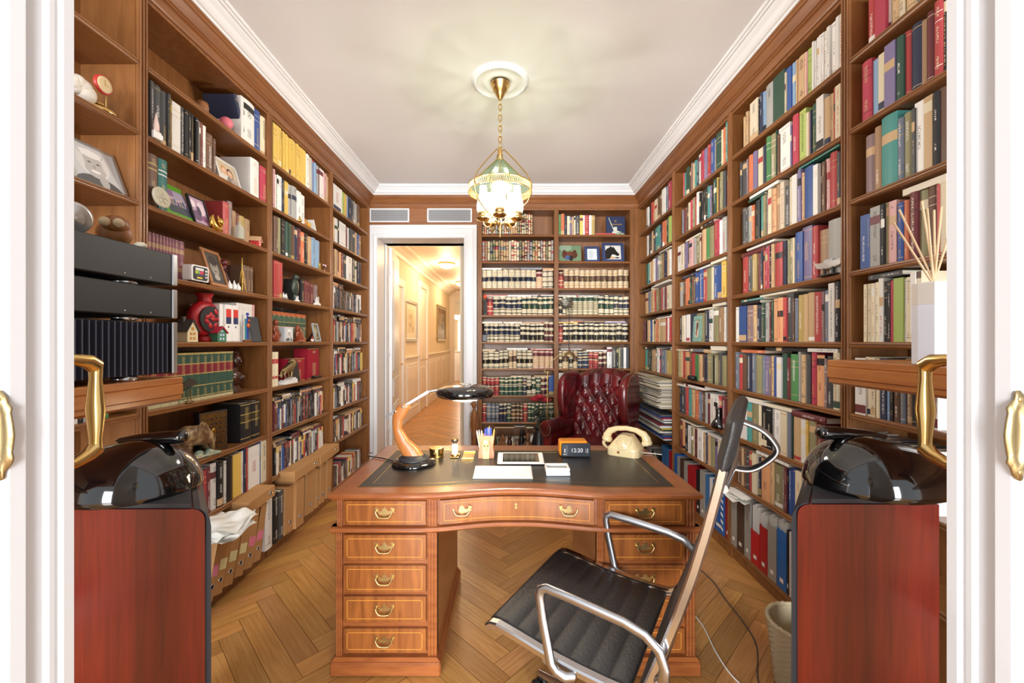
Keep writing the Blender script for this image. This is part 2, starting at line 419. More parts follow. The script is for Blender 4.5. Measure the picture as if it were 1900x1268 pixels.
def panel_door(mb, w_, h, th, panels, M):
    """leaf in local x (0..w), y (0..-th), z; raised panels on both faces"""
    old = mb.M; mb.M = M; mb.box(0, w_, -th, 0, 0, h, .003)
    for x0, x1, z0, z1 in panels:
        for yy, s in ((0, 1), (-th, -1)):
            for k, (ins, d) in enumerate(((0, .009), (.018, .004), (.05, .011))):
                mb.box(x0 + ins, x1 - ins, yy, yy + s * d, z0 + ins, z1 - ins, .004)
    mb.M = old
b = MB(); a = math.atan2(.78, -.13)
panel_door(b, .86, 2.59, .04, [(.1, .76, .18, .62), (.1, .76, .72, .95), (.1, .76, 1.05, 2.45)], T(-1.508, WB + .16, .008) @ rotz(a))
o = st(b, 'door_1', M_white)
b = MB()
for z in (.35, 1.3, 2.3): b.lathe([(0, -.05), (.008, -.045), (.008, .045), (0, .05)], (-1.500, WB + .15, z), 10)
b.part('door_hinge', M_white, o)

# ---------------------------------------------------------------- hall beyond
HX0, HX1, HZ, HE = WL, -.62, 2.98, 12.7
st(MB().box(HX0 - .1, HX0, WB + .12, HE, 0, HZ + .1), 'wall_hall_left', M_hall)
st(MB().box(HX1, HX1 + .1, WB + .12, HE + 4, 0, HZ + .1), 'wall_hall_right', M_hall)
st(MB().box(HX0 - .1, HX1 + .1, WB + .12, HE, HZ, HZ + .1), 'ceiling', M_hallw)
b = MB(); b.prism([(HX0, HZ), (HX0, HZ - .16), (HX0 + .03, HZ - .15), (HX0 + .05, HZ - .1), (HX0 + .12, HZ - .05), (HX0 + .2, HZ - .035), (HX0 + .21, HZ)], 'y', WB + .12, HE)
st(b, 'trim_11', M_hallw)
# wainscot with panels
b = MB()
for y0, y1 in ((7.25, 8.3), (9.3, HE)):
    b.box(HX0, HX0 + .02, y0, y1, 0, 1.12); b.box(HX0, HX0 + .05, y0, y1, 1.12, 1.16, .008); b.box(HX0, HX0 + .035, y0, y1, 0, .2, .006)
    n = max(1, round((y1 - y0) / .95)); wd = (y1 - y0) / n
    for i in range(n):
        p0, p1 = y0 + i * wd + .1, y0 + (i + 1) * wd - .1
        b.box(HX0 + .018, HX0 + .034, p0, p1, .3, 1.02, .008); b.box(HX0 + .03, HX0 + .04, p0 + .06, p1 - .06, .36, .96, .006)
st(b, 'trim_12', M_hallw)
def hall_door(n, y0, y1, zt):
    b = MB()
    for a0, a1 in ((y0 - .13, y0), (y1, y1 + .13)): b.box(HX0, HX0 + .045, a0, a1, 0, zt + .13, .008)
    b.box(HX0, HX0 + .045, y0, y1, zt, zt + .13, .008); st(b, f'trim_{12 + n}', M_hallw)
    b = MB(); b.box(HX0 - .0, HX0 + .012, y0, y1, .005, zt)
    for z0, z1 in ((.2, .9), (1.05, zt - .2)): b.box(HX0 + .01, HX0 + .024, y0 + .12, y1 - .12, z0, z1, .006)
    o = st(b, f'door_{1 + n}', M_hallw)
    MB().tube([(HX0 + .012, y1 - .07, 1.05), (HX0 + .06, y1 - .07, 1.05), (HX0 + .06, y1 - .18, 1.05)], .009, 8).part('door_handle', M_brass, o)
hall_door(1, 6.3, 7.1, 2.35); hall_door(2, 8.45, 9.15, 2.55)
# end doorway and the bright room past it
b = MB(); b.box(HX0 - .1, HX0 + .13, HE, HE + .12, 0, HZ + .1); b.box(HX0 + .13, HX1, HE, HE + .12, 2.72, HZ + .1)
st(b, 'wall_hall_end', M_hallw)
b = MB(); b.box(HX0 + .0, HX0 + .16, HE - .04, HE, 0, 2.85, .01); b.box(HX0 + .16, HX1, HE - .04, HE, 2.7, 2.85, .01); st(b, 'trim_15', M_hallw)
st(MB().box(HX0 - 1, HX1 + 1, HE + 3.9, HE + 4, 0, 3.1), 'wall_far', M_hall)
st(MB().box(HX0 - 1, HX0 - .9, HE, HE + 4, 0, 3.1), 'wall_far_left', M_hall)
st(MB().box(HX0 - 1, HX1 + .1, HE + .12, HE + 4, 3.0, 3.1), 'ceiling', M_hallw)
st(MB().box(HX0 - 1, HX1, HE, HE + 4, -.05, -.003), 'floor', M_floor2)
M_day = mat('daylit_window', 'FFFFFF', .5, emit=(1, .93, .82), es=1.6)
o = st(MB().box(HX0 - .2, HX0 + .22, HE + 3.86, HE + 3.9, .9, 2.3), 'window_1', M_day)
MB().box(HX0 + .0, HX0 + .02, HE + 3.84, HE + 3.86, .9, 2.3).part('window_frame', M_hallw, o)
def picture(y0, y1, z0, z1, label, inner, frame_m):
    t = thing('framed_picture', label, 'picture', (HX0, (y0 + y1) / 2, z0)); x = HX0
    b = MB(); fw = .07
    b.box(x, x + .035, y0, y1, z0, z0 + fw, .01); b.box(x, x + .035, y0, y1, z1 - fw, z1, .01); b.box(x, x + .035, y0, y0 + fw, z0 + fw, z1 - fw, .01); b.box(x, x + .035, y1 - fw, y1, z0 + fw, z1 - fw, .01)
    b.part('frame', frame_m, t); b = MB(); b.col = (*s2l(inner[0]), 1); b.box(x, x + .012, y0 + fw, y1 - fw, z0 + fw, z1 - fw)
    rnd = random.Random(len(label)); dy, dz = y1 - y0 - 2 * fw, z1 - z0 - 2 * fw
    b.col = (*s2l(inner[1]), 1); m_ = .16
    b.box(x + .012, x + .0125, y0 + fw + dy * m_, y1 - fw - dy * m_, z0 + fw + dz * m_, z1 - fw - dz * m_)
    for i in range(7):
        b.col = (*s2l(inner[2 + i % 2]), 1); yy = y0 + fw + dy * rnd.uniform(.22, .7); zz = z0 + fw + dz * rnd.uniform(.2, .6)
        b.box(x + .0126, x + .0128 + i * .00005, yy, yy + dy * rnd.uniform(.05, .15), zz, zz + dz * rnd.uniform(.06, .2))
    b.part('print', M_vc, t)
picture(7.28, 8.22, 1.42, 2.2, 'silver framed pale engraving on the hall wall, the nearer picture', ('E8DFC8', 'D9CDB0', 'B8A888', 'CABB98'), M_alu)
picture(10.5, 11.9, 1.43, 2.38, 'heavy gilt framed dark painting farther down the hall wall', ('6A4A2C', '83705A', '3E3024', 'A08A6C'), M_obrass)
M_opal = mat('lit_opal_glass', 'FFF2DA', .4, emit=(1, .78, .45), es=2.2)
def hall_lamp(x, y, label, e):
    t = thing('ceiling_light', label, 'ceiling light', (x, y, HZ - .12))
    MB().lathe([(.16, HZ), (.165, HZ - .02), (.15, HZ - .03)], (x, y, 0), 24).part('rim', M_brass, t)
    MB().lathe([(.15, HZ - .028), (.15, HZ - .04), (.13, HZ - .075), (.08, HZ - .1), (.02, HZ - .11), (0, HZ - .11)][::-1], (x, y, 0), 24).part('glass_bowl', M_opal, t)
    MB().lathe([(0, HZ - .13), (.012, HZ - .125), (.012, HZ - .11), (0, HZ - .108)], (x, y, 0), 10).part('finial', M_brass, t)
    light('hall_lamp_light', 'POINT', (x, y, HZ - .3), e, (1, .7, .4), .12)
hall_lamp(-1.26, 8.2, 'lit bowl shaped ceiling light in the hall, the nearer one', 13)
hall_lamp(-1.27, 10.8, 'lit bowl shaped ceiling light in the hall, farther one', 11)
light('hall_entry_light', 'POINT', (-1.0, 6.2, 2.7), 6, (1, .72, .4), .12)
# chandelier in the far room
t = thing('hall_chandelier', 'small lit brass chandelier seen at the far end of the hall', 'chandelier', (-1.6, HE + 1.2, 2.05))
cx_, cy_ = -1.6, HE + 1.2
MB().tube([(cx_, cy_, 3.0), (cx_, cy_, 2.2)], .012, 8).part('stem', M_brass, t)
b = MB(); g = MB()
for i in range(6):
    a = i * PI / 3 + .3; x, y = cx_ + .22 * math.cos(a), cy_ + .22 * math.sin(a)
    b.tube([(cx_, cy_, 2.22), ((cx_ + x) / 2, (cy_ + y) / 2, 2.1), (x, y, 2.16)], .01, 6)
    g.ell((x, y, 2.24), (.07, .07, .08), 12, 8)
b.part('arms', M_brass, t); g.part('glass_shades', M_opal, t)
light('far_room_light', 'POINT', (-1.45, HE + 1.6, 1.7), 14, (1, .8, .55), .2)
t = thing('armoire', 'pale side cabinet in the bright room past the hall', 'cabinet', (-1.75, HE + 2.4, 0))
MB().box(-2.05, -1.56, HE + 2.2, HE + 2.6, 0, 1.05, .01).part('body', M_hallw, t); MB().box(-2.08, -1.53, HE + 2.17, HE + 2.63, 1.05, 1.09, .008).part('top_board', M_hallw, t)

# ---------------------------------------------------------------- sliding doors either side of the camera
def slider(s, where):
    ex = .736; x_out = 1.15; yr, yf = YN, YN - .075
    t = bpy.data.objects.new('door_4' if s < 0 else 'door_5', None); C.objects.link(t); t['kind'] = 'structure'; t.location = (s * (ex + .4), YN - .04, .01)
    b = MB()
    prof = [(ex, yr), (ex, yr - .016), (ex + .006, yr - .02), (ex + .004, yr - .026), (ex + .004, yr - .034), (ex + .014, yr - .036), (ex + .014, yr - .062), (ex + .004, yr - .066), (ex, yr - .07), (ex + .002, yr - .088), (ex + .012, yr - .094), (x_out, yr - .094), (x_out, yr)]
    P = [(s * x, y) for x, y in prof]
    b.prism(P, 'z', .01, 2.72); b.part('leaf', M_white, t)
    # bar handle on the room side
    hz, hx = 1.315, ex + .036
    def HP(dx, dy, z): return (s * (hx + dx), yr + dy, z)
    zt, zb = hz + .075, hz - .098
    b = MB()
    b.tube([HP(0, .0, zt + .004), HP(0, .03, zt + .008), HP(0, .058, zt + .004), HP(0, .072, zt - .006)], [.011, .01, .013, .014], 10)
    b.tube([HP(0, .0, zb + .002), HP(0, .03, zb - .004), HP(0, .058, zb + .004), HP(0, .072, zb + .014)], [.011, .01, .012, .014], 10)
    b.tube([HP(0, .072, zt - .002), HP(0, .072, zt - .03), HP(0, .072, (zt + zb) / 2), HP(0, .072, zb + .03), HP(0, .072, zb + .01)], [.012, .0105, .0165, .0105, .012], 12, sx=1, sy=.8)
    b.lathe([(0, 0), (.02, 0), (.018, .005), (0, .006)], HP(0, 0, zt + .004), 16, M=Matrix.Rotation(-PI / 2, 4, 'X')); b.lathe([(0, 0), (.02, 0), (.018, .005), (0, .006)], HP(0, 0, zb + .002), 16, M=Matrix.Rotation(-PI / 2, 4, 'X'))
    b.part('bar_handle', M_brass, t)
    # flush pull on the face towards the camera
    y = yr - .094; cxp, cz = s * (.7655 if s < 0 else .758), EYE - (803 - CY) * (yf + .0) / F
    cxp = s * ((CX - 2 if s < 0 else 1888 - CX) * y / F)
    out = [];
    for i in range(48):
        a = 2 * PI * i / 48; zz = math.sin(a); base = .018 * (1 - .25 * abs(zz)) if abs(zz) < .72 else .012
        lob = .003 * math.sin(8 * a) if abs(zz) > .62 else 0
        out.append((cxp + (base + lob + (.004 if .5 < abs(zz) < .66 else 0)) * math.cos(a) * 1.15, cz + .066 * zz))
    b = MB(); n = len(out)
    inn = [(cxp + .0095 * math.cos(2 * PI * i / n), cz + .042 * math.sin(2 * PI * i / n)) for i in range(n)]
    V = [(x, y - .003, z) for x, z in out] + [(x, y - .0035, z) for x, z in inn] + [(cxp + (x - cxp) * .6, y - .0008, cz + (z - cz) * .85) for x, z in inn] + [(x, y, z) for x, z in out]
    Fs = [(i, (i + 1) % n, n + (i + 1) % n, n + i) for i in range(n)] + [(n + i, n + (i + 1) % n, 2 * n + (i + 1) % n, 2 * n + i) for i in range(n)] + [(3 * n + i, 3 * n + (i + 1) % n, (i + 1) % n, i) for i in range(n)] + [tuple(range(2 * n, 3 * n))]
    b.add(V, Fs, True); p = b.part('flush_pull', M_obrass, t)
    b = MB()
    for dz in (.053, -.053): b.ell((cxp, y - .0035, cz + dz), (.004, .0015, .004), 10, 6)
    b.part('screws', M_brass, p)
slider(-1, 'left'); slider(1, 'right')
# ---------------------------------------------------------------- bookcases
SH = [2.650, 2.345, 2.040, 1.733, 1.428, 1.122, .816, .512, .095]     # top faces of the shelves, from the top row down
YD = [1.81, 2.765, 3.72]                                              # dividers of the side walls
WALLM = {'L': T(XL, 0, 0) @ rotz(PI / 2), 'R': T(XR, 0, 0) @ rotz(-PI / 2), 'B': T(0, YB, 0)}
# local frame of a wall: x runs left to right as one faces it, y goes into the shelf, z up
def u_of(wall, px, d=0.0):
    if wall == 'L': return F * (-(XL - d)) / (CX - px)
    if wall == 'R': return -(F * (XR + d) / (px - CX))
    return (px - CX) * (YB + d) / F
def bookcase(wall, u0, u1, label, ends, dep=.26, deep=None):
    """u0..u1 clear width; ends: which sides carry a divider (0.05 wide, outside the clear width)"""
    M = WALLM[wall]; c = M @ Vector(((u0 + u1) / 2, dep / 2, 0)); zt = 2.95
    t = thing('bookcase_unit', label, 'bookcase', c, 0, 'cherry wood bookcase units')
    def add(name, b): b.part(name, M_case if name != 'shelf' else M_caseL[wall], t)
    for side in ends:
        b = MB(); b.M = M
        x0, x1 = (u0 - .0499, u0 - .0001) if side == 'l' else (u1 + .0001, u1 + .0499)
        b.box(x0, x1, .012, dep - .012, 0, zt)
        b.box(x0 - .001, x1 + .001, 0, .0125, 0, zt, .003)
        for k in (.010, .025, .040):
            b.prism([(x0 + k + .0055 * math.cos(q * PI / 4), -.0055 * math.sin(q * PI / 4)) for q in range(5)], 'z', .09, zt, True)
        add('side_panel', b)
    b = MB(); b.M = M; b.box(u0, u1, dep - .012, dep, .09, zt); add('back_panel', b)
    b = MB(); b.M = M; b.box(u0, u1, .004, dep - .012, zt - .02, zt); add('top_panel', b)
    b = MB(); b.M = M; b.box(u0, u1, .012, .03, 0, .07); add('plinth', b)
    for z in SH:
        b = MB(); b.M = M
        b.prism([(.006, z), (.0, z - .004), (-.001, z - .009), (.003, z - .013), (.003, z - .016), (-.003, z - .02), (.0, z - .025), (.01, z - .027), (dep - .012, z - .027), (dep - .012, z)], 'x', u0, u1)
        add('shelf', b)
    return t
M_caseL = {'L': wood('cherry_shelf_board_left', '7C4F2A', '916036', (5, .5, 5), .32, .25), 'R': wood('cherry_shelf_board_right', '7C4F2A', '916036', (5, .5, 5), .32, .25), 'B': wood('cherry_shelf_board_back', '7C4F2A', '916036', (.5, 5, 5), .32, .25)}
BAY = {'L0': (.78, 1.785), 'L1': (1.835, 2.74), 'L2': (2.79, 3.695), 'L3': (3.745, 4.665),
       'RD': (-1.785, -.78), 'RC': (-2.74, -1.835), 'RB': (-3.695, -2.79), 'RA': (-4.70, -3.745), 'BL': (-.325, .5), 'BR': (.55, 1.367)}
BAYN = {'L0': 'bay beside left door', 'L1': 'bay with red vase', 'L2': 'bay with yellow magazines', 'L3': 'bay left of doorway', 'RD': 'bay beside right door',
        'RC': 'bay behind swivel chair', 'RB': 'bay with teal frame', 'RA': 'bay above newspaper pile', 'BL': 'bay right of doorway', 'BR': 'bay above the armchair'}
bookcase('L', *BAY['L0'], 'cherry bookcase bay on the left wall, partly behind the left sliding door', 'r')
bookcase('L', *BAY['L1'], 'cherry bookcase bay on the left wall holding the red vase and model houses', 'r')
bookcase('L', *BAY['L2'], 'cherry bookcase bay on the left wall with a row of yellow magazines on top', 'r')
bookcase('L', *BAY['L3'], 'cherry bookcase bay full of film cases, left of the hall doorway', 'r')
bookcase('R', *BAY['RD'], 'cherry bookcase bay on the right wall, partly behind the right sliding door', 'l')
bookcase('R', *BAY['RC'], 'cherry bookcase bay on the right wall behind the swivel chair', 'l')
bookcase('R', *BAY['RB'], 'cherry bookcase bay on the right wall holding the teal photo frame', 'l')
bookcase('R', *BAY['RA'], 'cherry bookcase bay on the right wall with the newspaper pile, in the corner', '')
bookcase('B', *BAY['BL'], 'cherry bookcase bay on the back wall, right of the hall doorway', 'lr')
bookcase('B', *BAY['BR'], 'cherry bookcase bay on the back wall above the red armchair', 'r')
st(MB().box(1.417, 1.75, YB + .001, WB, 0, 2.95), 'trim_16', M_case)

# ---------------------------------------------------------------- desk
DX, DF, DBK = .022, 1.768, 2.605
def rec(x):
    a = abs(x - DX)
    return 0 if a > .43 else .058 * (.5 + .5 * math.cos(PI * min(1, max(0, (a - .04) / .39))))
desk = thing('executive_desk', 'twin pedestal yew desk with black leather writing top and brass handles', 'desk', (DX, 2.18, 0))
def front_strip(b, x0, x1, offs, n=48, back=None):
    """sweep a profile of (y offset in front(-), z) along the serpentine front"""
    k = len(offs); xs = [x0 + (x1 - x0) * i / n for i in range(n + 1)]
    V = [(x, DF + rec(x) + o, z) for x in xs for o, z in offs]
    b.add(V, [(i * k + j, (i + 1) * k + j, (i + 1) * k + (j + 1) % k, i * k + (j + 1) % k) for i in range(n) for j in range(k)], False)
    b.add(V, [tuple(range(k)), tuple(range(n * k, (n + 1) * k))[::-1]], False)
# worktop slab with moulded edge all round
b = MB(); n = 64; x0, x1 = DX - .8, DX + .8
prof = [(0.012, .78), (.004, .777), (0, .771), (0, .762), (.004, .757), (.010, .755), (.012, .750)]
def ring(o, z):
    pts = [(x0 + o + (x1 - x0 - 2 * o) * i / n, DF + o + rec(x0 + (x1 - x0) * i / n), z) for i in range(n + 1)]
    return pts + [(x1 - o, DBK - o, z), (x0 + o, DBK - o, z)]
R = [ring(o, z) for o, z in prof]; m_ = len(R[0])
b.add([p for r in R for p in r], [(j * m_ + i, (j + 1) * m_ + i, (j + 1) * m_ + (i + 1) % m_, j * m_ + (i + 1) % m_) for j in range(len(R) - 1) for i in range(m_)], False)
def slab(pts_front, yb, z, flip=False):
    k = len(pts_front); V = [(x, y, z) for x, y in pts_front] + [(x, yb, z) for x, y in pts_front]
    return V, [((i, i + 1, k + i + 1, k + i) if not flip else (i, k + i, k + i + 1, i + 1)) for i in range(k - 1)]
b.add(*slab([(p[0], p[1]) for p in R[0][:n + 1]], DBK - .012, .78), False); b.add(*slab([(p[0], p[1]) for p in R[-1][:n + 1]], DBK - .012, .75, True), False)
b.part('worktop', M_desk, desk)
ix0, ix1, iy1 = DX - .705, DX + .715, 2.475
def iny(x): return 1.85 + rec(x) * .95
b = MB(); xs = [ix0 + (ix1 - ix0) * i / 60 for i in range(61)]
b.add(*slab([(x, iny(x)) for x in xs], iy1, .7806), False); inset = b.part('leather_inset', M_inset, desk)
b = MB()
for off, w_ in ((0, .004), (.055, .0022)):
    X0, X1 = ix0 + off, ix1 - off; Y1 = iy1 - off * .8
    fx = [X0 + (X1 - X0) * i / 60 for i in range(61)]
    V = [(x, iny(x) + off * .85, .7810) for x in fx] + [(x, iny(x) + off * .85 + w_, .7810) for x in fx]
    b.add(V, [(i, i + 1, 61 + i + 1, 61 + i) for i in range(60)], False)
    b.box(X0, X1, Y1 - w_, Y1, .7807, .7810); b.box(X0, X0 + w_, iny(X0) + off * .85, Y1, .7807, .7810); b.box(X1 - w_, X1, iny(X1) + off * .85, Y1, .7807, .7810)
b.part('gilt_line', M_gold, inset)
# frieze carcass, lower moulding
b = MB(); front_strip(b, DX - .768, DX + .768, [(.022, .75), (.022, .635), (.3, .635), (.3, .75)], 48)
b.box(DX - .768, DX + .768, 2.0, 2.55, .635, .75); b.part('frieze', M_desk, desk)
b = MB(); front_strip(b, DX - .79, DX + .79, [(.01, .637), (-.004, .634), (-.008, .626), (-.008, .62), (.002, .613), (.012, .607), (.04, .607), (.04, .637)], 48)
for s in (-1, 1): b.prism([(DX + s * .79, .637), (DX + s * .796, .626), (DX + s * .79, .613), (DX + s * .77, .607), (DX + s * .76, .637)], 'y', DF + .002, 2.57)
b.part('frieze_moulding', M_desk, desk)
PY0, PY1 = DF + .014, 2.47
def pilaster(b, xa, xb, z0, z1, yf):
    b.box(xa, xb, yf, yf + .03, z0, z1); n = 3; w_ = (xb - xa) / n
    for i in range(n):
        c = xa + w_ * (i + .5)
        b.prism([(c + .42 * w_ * math.cos(q * PI / 6), yf - .35 * w_ * math.sin(q * PI / 6)) for q in range(7)], 'z', z0, z1, True)
PED = {-1: (DX - .772, DX - .337), 1: (DX + .349, DX + .772)}
for s in (-1, 1):
    xa, xb = PED[s]
    b = MB(); b.box(xa, xb, PY0 + .012, PY1, .08, .61); b.part('pedestal', M_desk, desk)
    b = MB(); b.box(xa - .018, xb + .018, PY0 - .022, PY1 + .02, .004, .062, .006); b.prism([(xa - .018, .062), (xa - .008, .07), (xa - .006, .076), (xa, .082), (xb, .082), (xb + .006, .076), (xb + .008, .07), (xb + .018, .062)], 'y', PY0 - .012, PY1 + .01)
    b.part('plinth', M_desk, desk)
    for pa_, pb_, z0, z1, yy in ((xa, xa + .028, .08, .61, PY0), (xb - .04, xb, .08, .61, PY0), (xa + .004, xa + .028, .637, .75, PY0 + .002), (xb - .04, xb, .637, .75, PY0 + .002)):
        b = MB(); pilaster(b, pa_, pb_, z0, z1, yy); b.part('pilaster', M_desk, desk)
BAT = [(0, .026), (.004, .02), (.012, .02), (.009, .013), (.014, .008), (.022, .006), (.03, .009), (.034, .016), (.03, .021), (.036, .024), (.041, .02), (.047, .022), (.049, .014), (.045, .008), (.048, .002), (.04, -.006), (.036, 0), (.028, -.006), (.02, -.014), (.012, -.01), (.008, -.018), (0, -.022)]
def handle(parent, x, y, z, up=False):
    b = MB(); out = BAT + [(-p[0], p[1]) for p in BAT[-2:0:-1]]; sc = .88
    b.prism([(x + a * sc, z + c * sc) for a, c in out], 'y', y - .003, y); 
    for s in (-1, 1): b.tube([(x + s * .035, y - .002, z + .006), (x + s * .035, y - .014, z + .006)], .0045, 8)
    sg = 1 if up else -1
    b.tube([(x - .035, y - .013, z + .006), (x - .031, y - .015, z + sg * .006), (x - .022, y - .017, z + sg * .017), (x - .008, y - .018, z + sg * .019), (x + .008, y - .018, z + sg * .019), (x + .022, y - .017, z + sg * .017), (x + .031, y - .015, z + sg * .006), (x + .035, y - .013, z + .006)], .0032, 8)
    return b.part('drawer_handle', M_hdl, parent)
M_hdl = mat('drawer_brass', 'C9AE78', .3, 1)
def inlay(parent, x0, x1, z0, z1, yfun):
    b = MB(); k = .0028; n = 30
    for za, zb_ in ((z0, z0 + k), (z1 - k, z1)):
        xs = [x0 + (x1 - x0) * i / n for i in range(n + 1)]
        V = [(x, yfun(x) - .0004, z) for x in xs for z in (za, zb_)]
        b.add(V, [(2 * i, 2 * i + 2, 2 * i + 3, 2 * i + 1) for i in range(n)], False)
    for xa in (x0, x1 - k): b.add([(xa, yfun(xa) - .0004, z0), (xa + k, yfun(xa + k) - .0004, z0), (xa + k, yfun(xa + k) - .0004, z1), (xa, yfun(xa) - .0004, z1)], [(0, 1, 2, 3)], False)
    return b.part('inlay', M_inlay, parent)
def drawer(x0, x1, z0, z1, hs, up=False, ins=.016):
    b = MB(); yf = PY0 - .006
    b.box(x0, x1, yf, yf + .03, z0, z1, .0025); d = b.part('drawer', M_veneer, desk)
    inlay(d, x0 + ins, x1 - ins, z0 + ins * .9, z1 - ins * .9, lambda x: yf)
    handle(d, (x0 + x1) / 2, yf, (z0 + z1) / 2 + .004, up)
ZD = [(.491, .601), (.353, .470), (.227, .337), (.096, .199)]
for s in (-1, 1):
    xa, xb = PED[s]
    for i, (z0, z1) in enumerate(ZD): drawer(xa + .034, xb - .046, z0, z1, 1, up=False)
    drawer(xa + .034, xb - .046, .643, .747, 1)
b = MB(); xa, xb = PED[-1][1] + .012, PED[1][0] - .012
front_strip(b, xa, xb, [(.002, .747), (.002, .643), (.028, .643), (.028, .747)], 40)
d = b.part('drawer', M_veneer, desk); inlay(d, xa + .018, xb - .018, .657, .733, lambda x: DF + rec(x) + .0016)
handle(d, DX - .232, DF + rec(DX - .232) + .002, .699); handle(d, DX + .232, DF + rec(DX + .232) + .002, .699)
b = MB(); x = DX + .003; b.prism([(x + .005 * math.cos(i * PI / 4), .712 + .006 * math.sin(i * PI / 4)) for i in range(8)] , 'y', DF + rec(DX) + .0002, DF + rec(DX) + .002); b.prism([(x - .003, .708), (x + .003, .708), (x + .005, .694), (x - .005, .694)], 'y', DF + rec(DX) + .0002, DF + rec(DX) + .002)
b.part('keyhole_plate', M_brass, d)
ZT = .7811   # leather surface

# ---------------------------------------------------------------- desk lamp
LX, LY = -.511, 2.2
t = thing('desk_lamp', 'lit desk lamp with curved wooden neck and black disc head', 'desk lamp', (LX, LY, ZT))
MB().lathe([(.112, 0), (.114, .006), (.112, .014), (.095, .022), (.08, .025), (.078, .026)], (LX, LY, ZT), 40).part('base', M_black, t)
MB().lathe([(.079, .026), (.079, .034), (.072, .038), (.06, .04), (.06, .046), (.052, .05)], (LX, LY, ZT), 40).part('base_collar', M_dark, t)
b = MB()
cs = [(-.002, .045), (-.03, .088), (-.063, .13), (-.087, .185), (-.086, .235), (-.07, .275), (-.052, .305), (-.046, .315)]
wx = [.054, .05, .036, .023, .026, .036, .034, .022]; wy = [.036, .03, .026, .022, .021, .021, .02, .018]
def neck(u, v):
    f = v * (len(cs) - 1); i = min(int(f), len(cs) - 2); q = f - i
    q2 = q * q * (3 - 2 * q) if False else q
    def L(A): return A[i] * (1 - q2) + A[i + 1] * q2
    cxn = L([c[0] for c in cs]); czn = L([c[1] for c in cs]); a = 2 * PI * u
    return (LX + cxn + L(wx) * math.copysign(abs(math.cos(a)) ** .7, math.cos(a)), LY + L(wy) * math.copysign(abs(math.sin(a)) ** .7, math.sin(a)), ZT + czn)
b.grid(neck, 24, 28, True); b.add([neck(i / 24, 1) for i in range(24)], [tuple(range(24))]); b.part('neck', M_lampw, t)
A0 = pt(716, 774, LY); A1 = pt(795, 727, LY); A2 = pt(812, 724, LY)
b = MB(); b.tube([A0, A1], .0095, 4, sx=1.0, sy=1.0); arm = b.part('arm', M_alu, t)
b = MB()
for px, py in ((735, 763), (748, 754)): b.lathe([(0, -.026), (.006, -.025), (.006, .025), (0, .026)], pt(px, py, LY), 12, M=Matrix.Rotation(PI / 2, 4, 'X'))
b.part('bolts', M_chrome, arm)
b = MB(); b.tube([A1, A2], .007, 10); b.part('hinge', M_chrome, t)
hc = pt(863, 727, LY)
MB().lathe([(.0, -.012), (.09, -.012), (.098, -.018), (.128, -.03), (.146, -.024), (.153, -.006), (.151, .008), (.13, .021), (.1, .031), (.05, .037), (0, .038)], hc, 48).part('head', M_black, t)
M_lit = mat('lamp_diffuser', 'FFF4E0', .4, emit=(1, .82, .55), es=9)
MB().lathe([(0, -.052), (.03, -.051), (.07, -.042), (.098, -.024), (.1, -.012)], hc, 40).part('diffuser', M_lit, t)
MB().lathe([(.0, .0405), (.03, .0415), (.034, .036)][::-1], hc, 24).part('top_button', M_chrome, t)
light('desk_lamp_light', 'POINT', hc + Vector((0, 0, -.08)), 1.5, (1, .78, .48), .06)
MB().tube([(LX - .1, LY + .02, ZT + .006), (LX - .2, LY + .09, ZT + .005), (LX - .29, LY + .13, ZT + .005), (LX - .272 - .03, LY + .2, ZT + .005), (LX - .305, LY + .25, ZT - .01)], .003, 6).part('cord', M_blk, t)

# ---------------------------------------------------------------- small things on the desk
def at(px, py, z=.7811):
    Y = (EYE - z) * F / (py - CY); return Vector(((px - CX) * Y / F, Y, z))
p = at(810, 847)
t = thing('brass_box', 'round lidded brass box beside the lamp base', 'box', p)
MB().lathe([(.041, 0), (.041, .004), (.037, .006), (.037, .032)], p, 32, smooth=False).part('body', M_brass, t)
MB().lathe([(.041, .0322), (.041, .046), (.037, .049), (.02, .05), (.015, .052), (0, .052)], p, 32, smooth=False).part('lid', M_brass, t)
p = at(844, 849)
t = thing('brass_barometer', 'small upright brass instrument with white card, between brass box and gold tray', 'ornament', p)
b = MB(); b.box(p.x - .026, p.x + .026, p.y - .02, p.y + .06, p.z, p.z + .008, .003); b.lathe([(.024, .008), (.022, .014), (.016, .018)], p, 20); b.part('foot', M_brass, t)
b = MB(); b.box(p.x - .016, p.x + .016, p.y - .006, p.y + .006, p.z + .016, p.z + .078, .003); b.part('card_holder', M_paper, t)
b = MB(); b.lathe([(.012, .078), (.01, .086), (.018, .09), (.02, .1), (.012, .104), (0, .105)], p, 20); b.part('finial', M_brass, t)
b = MB(); b.lathe([(.02, -.004), (.02, .004)], p + Vector((0, -.003, .094)), 16); b.part('rim', M_dark, t)
a0, a1, a2, a3 = at(857, 853), at(879, 853), at(882, 840), at(861, 840)
t = thing('brass_tray', 'flat shiny brass tray lying left of the pencil holder', 'tray', (a0 + a2) / 2)
b = MB(); V = [Vector((q.x, q.y, ZT)) for q in (a0, a1, a2, a3)]; b.add([v for v in V] + [v + Vector((0, 0, .003)) for v in V], [(3, 2, 1, 0), (4, 5, 6, 7), (0, 1, 5, 4), (1, 2, 6, 5), (2, 3, 7, 6), (3, 0, 4, 7)], False); b.part('plate', M_gold, t)
b = MB(); b.tube([V[0] + Vector((0, 0, .006)), V[1] + Vector((0, 0, .006))], .0035, 8); b.tube([V[3] + Vector((0, 0, .006)), V[2] + Vector((0, 0, .006))], .0035, 8); b.part('rims', M_brass, t)
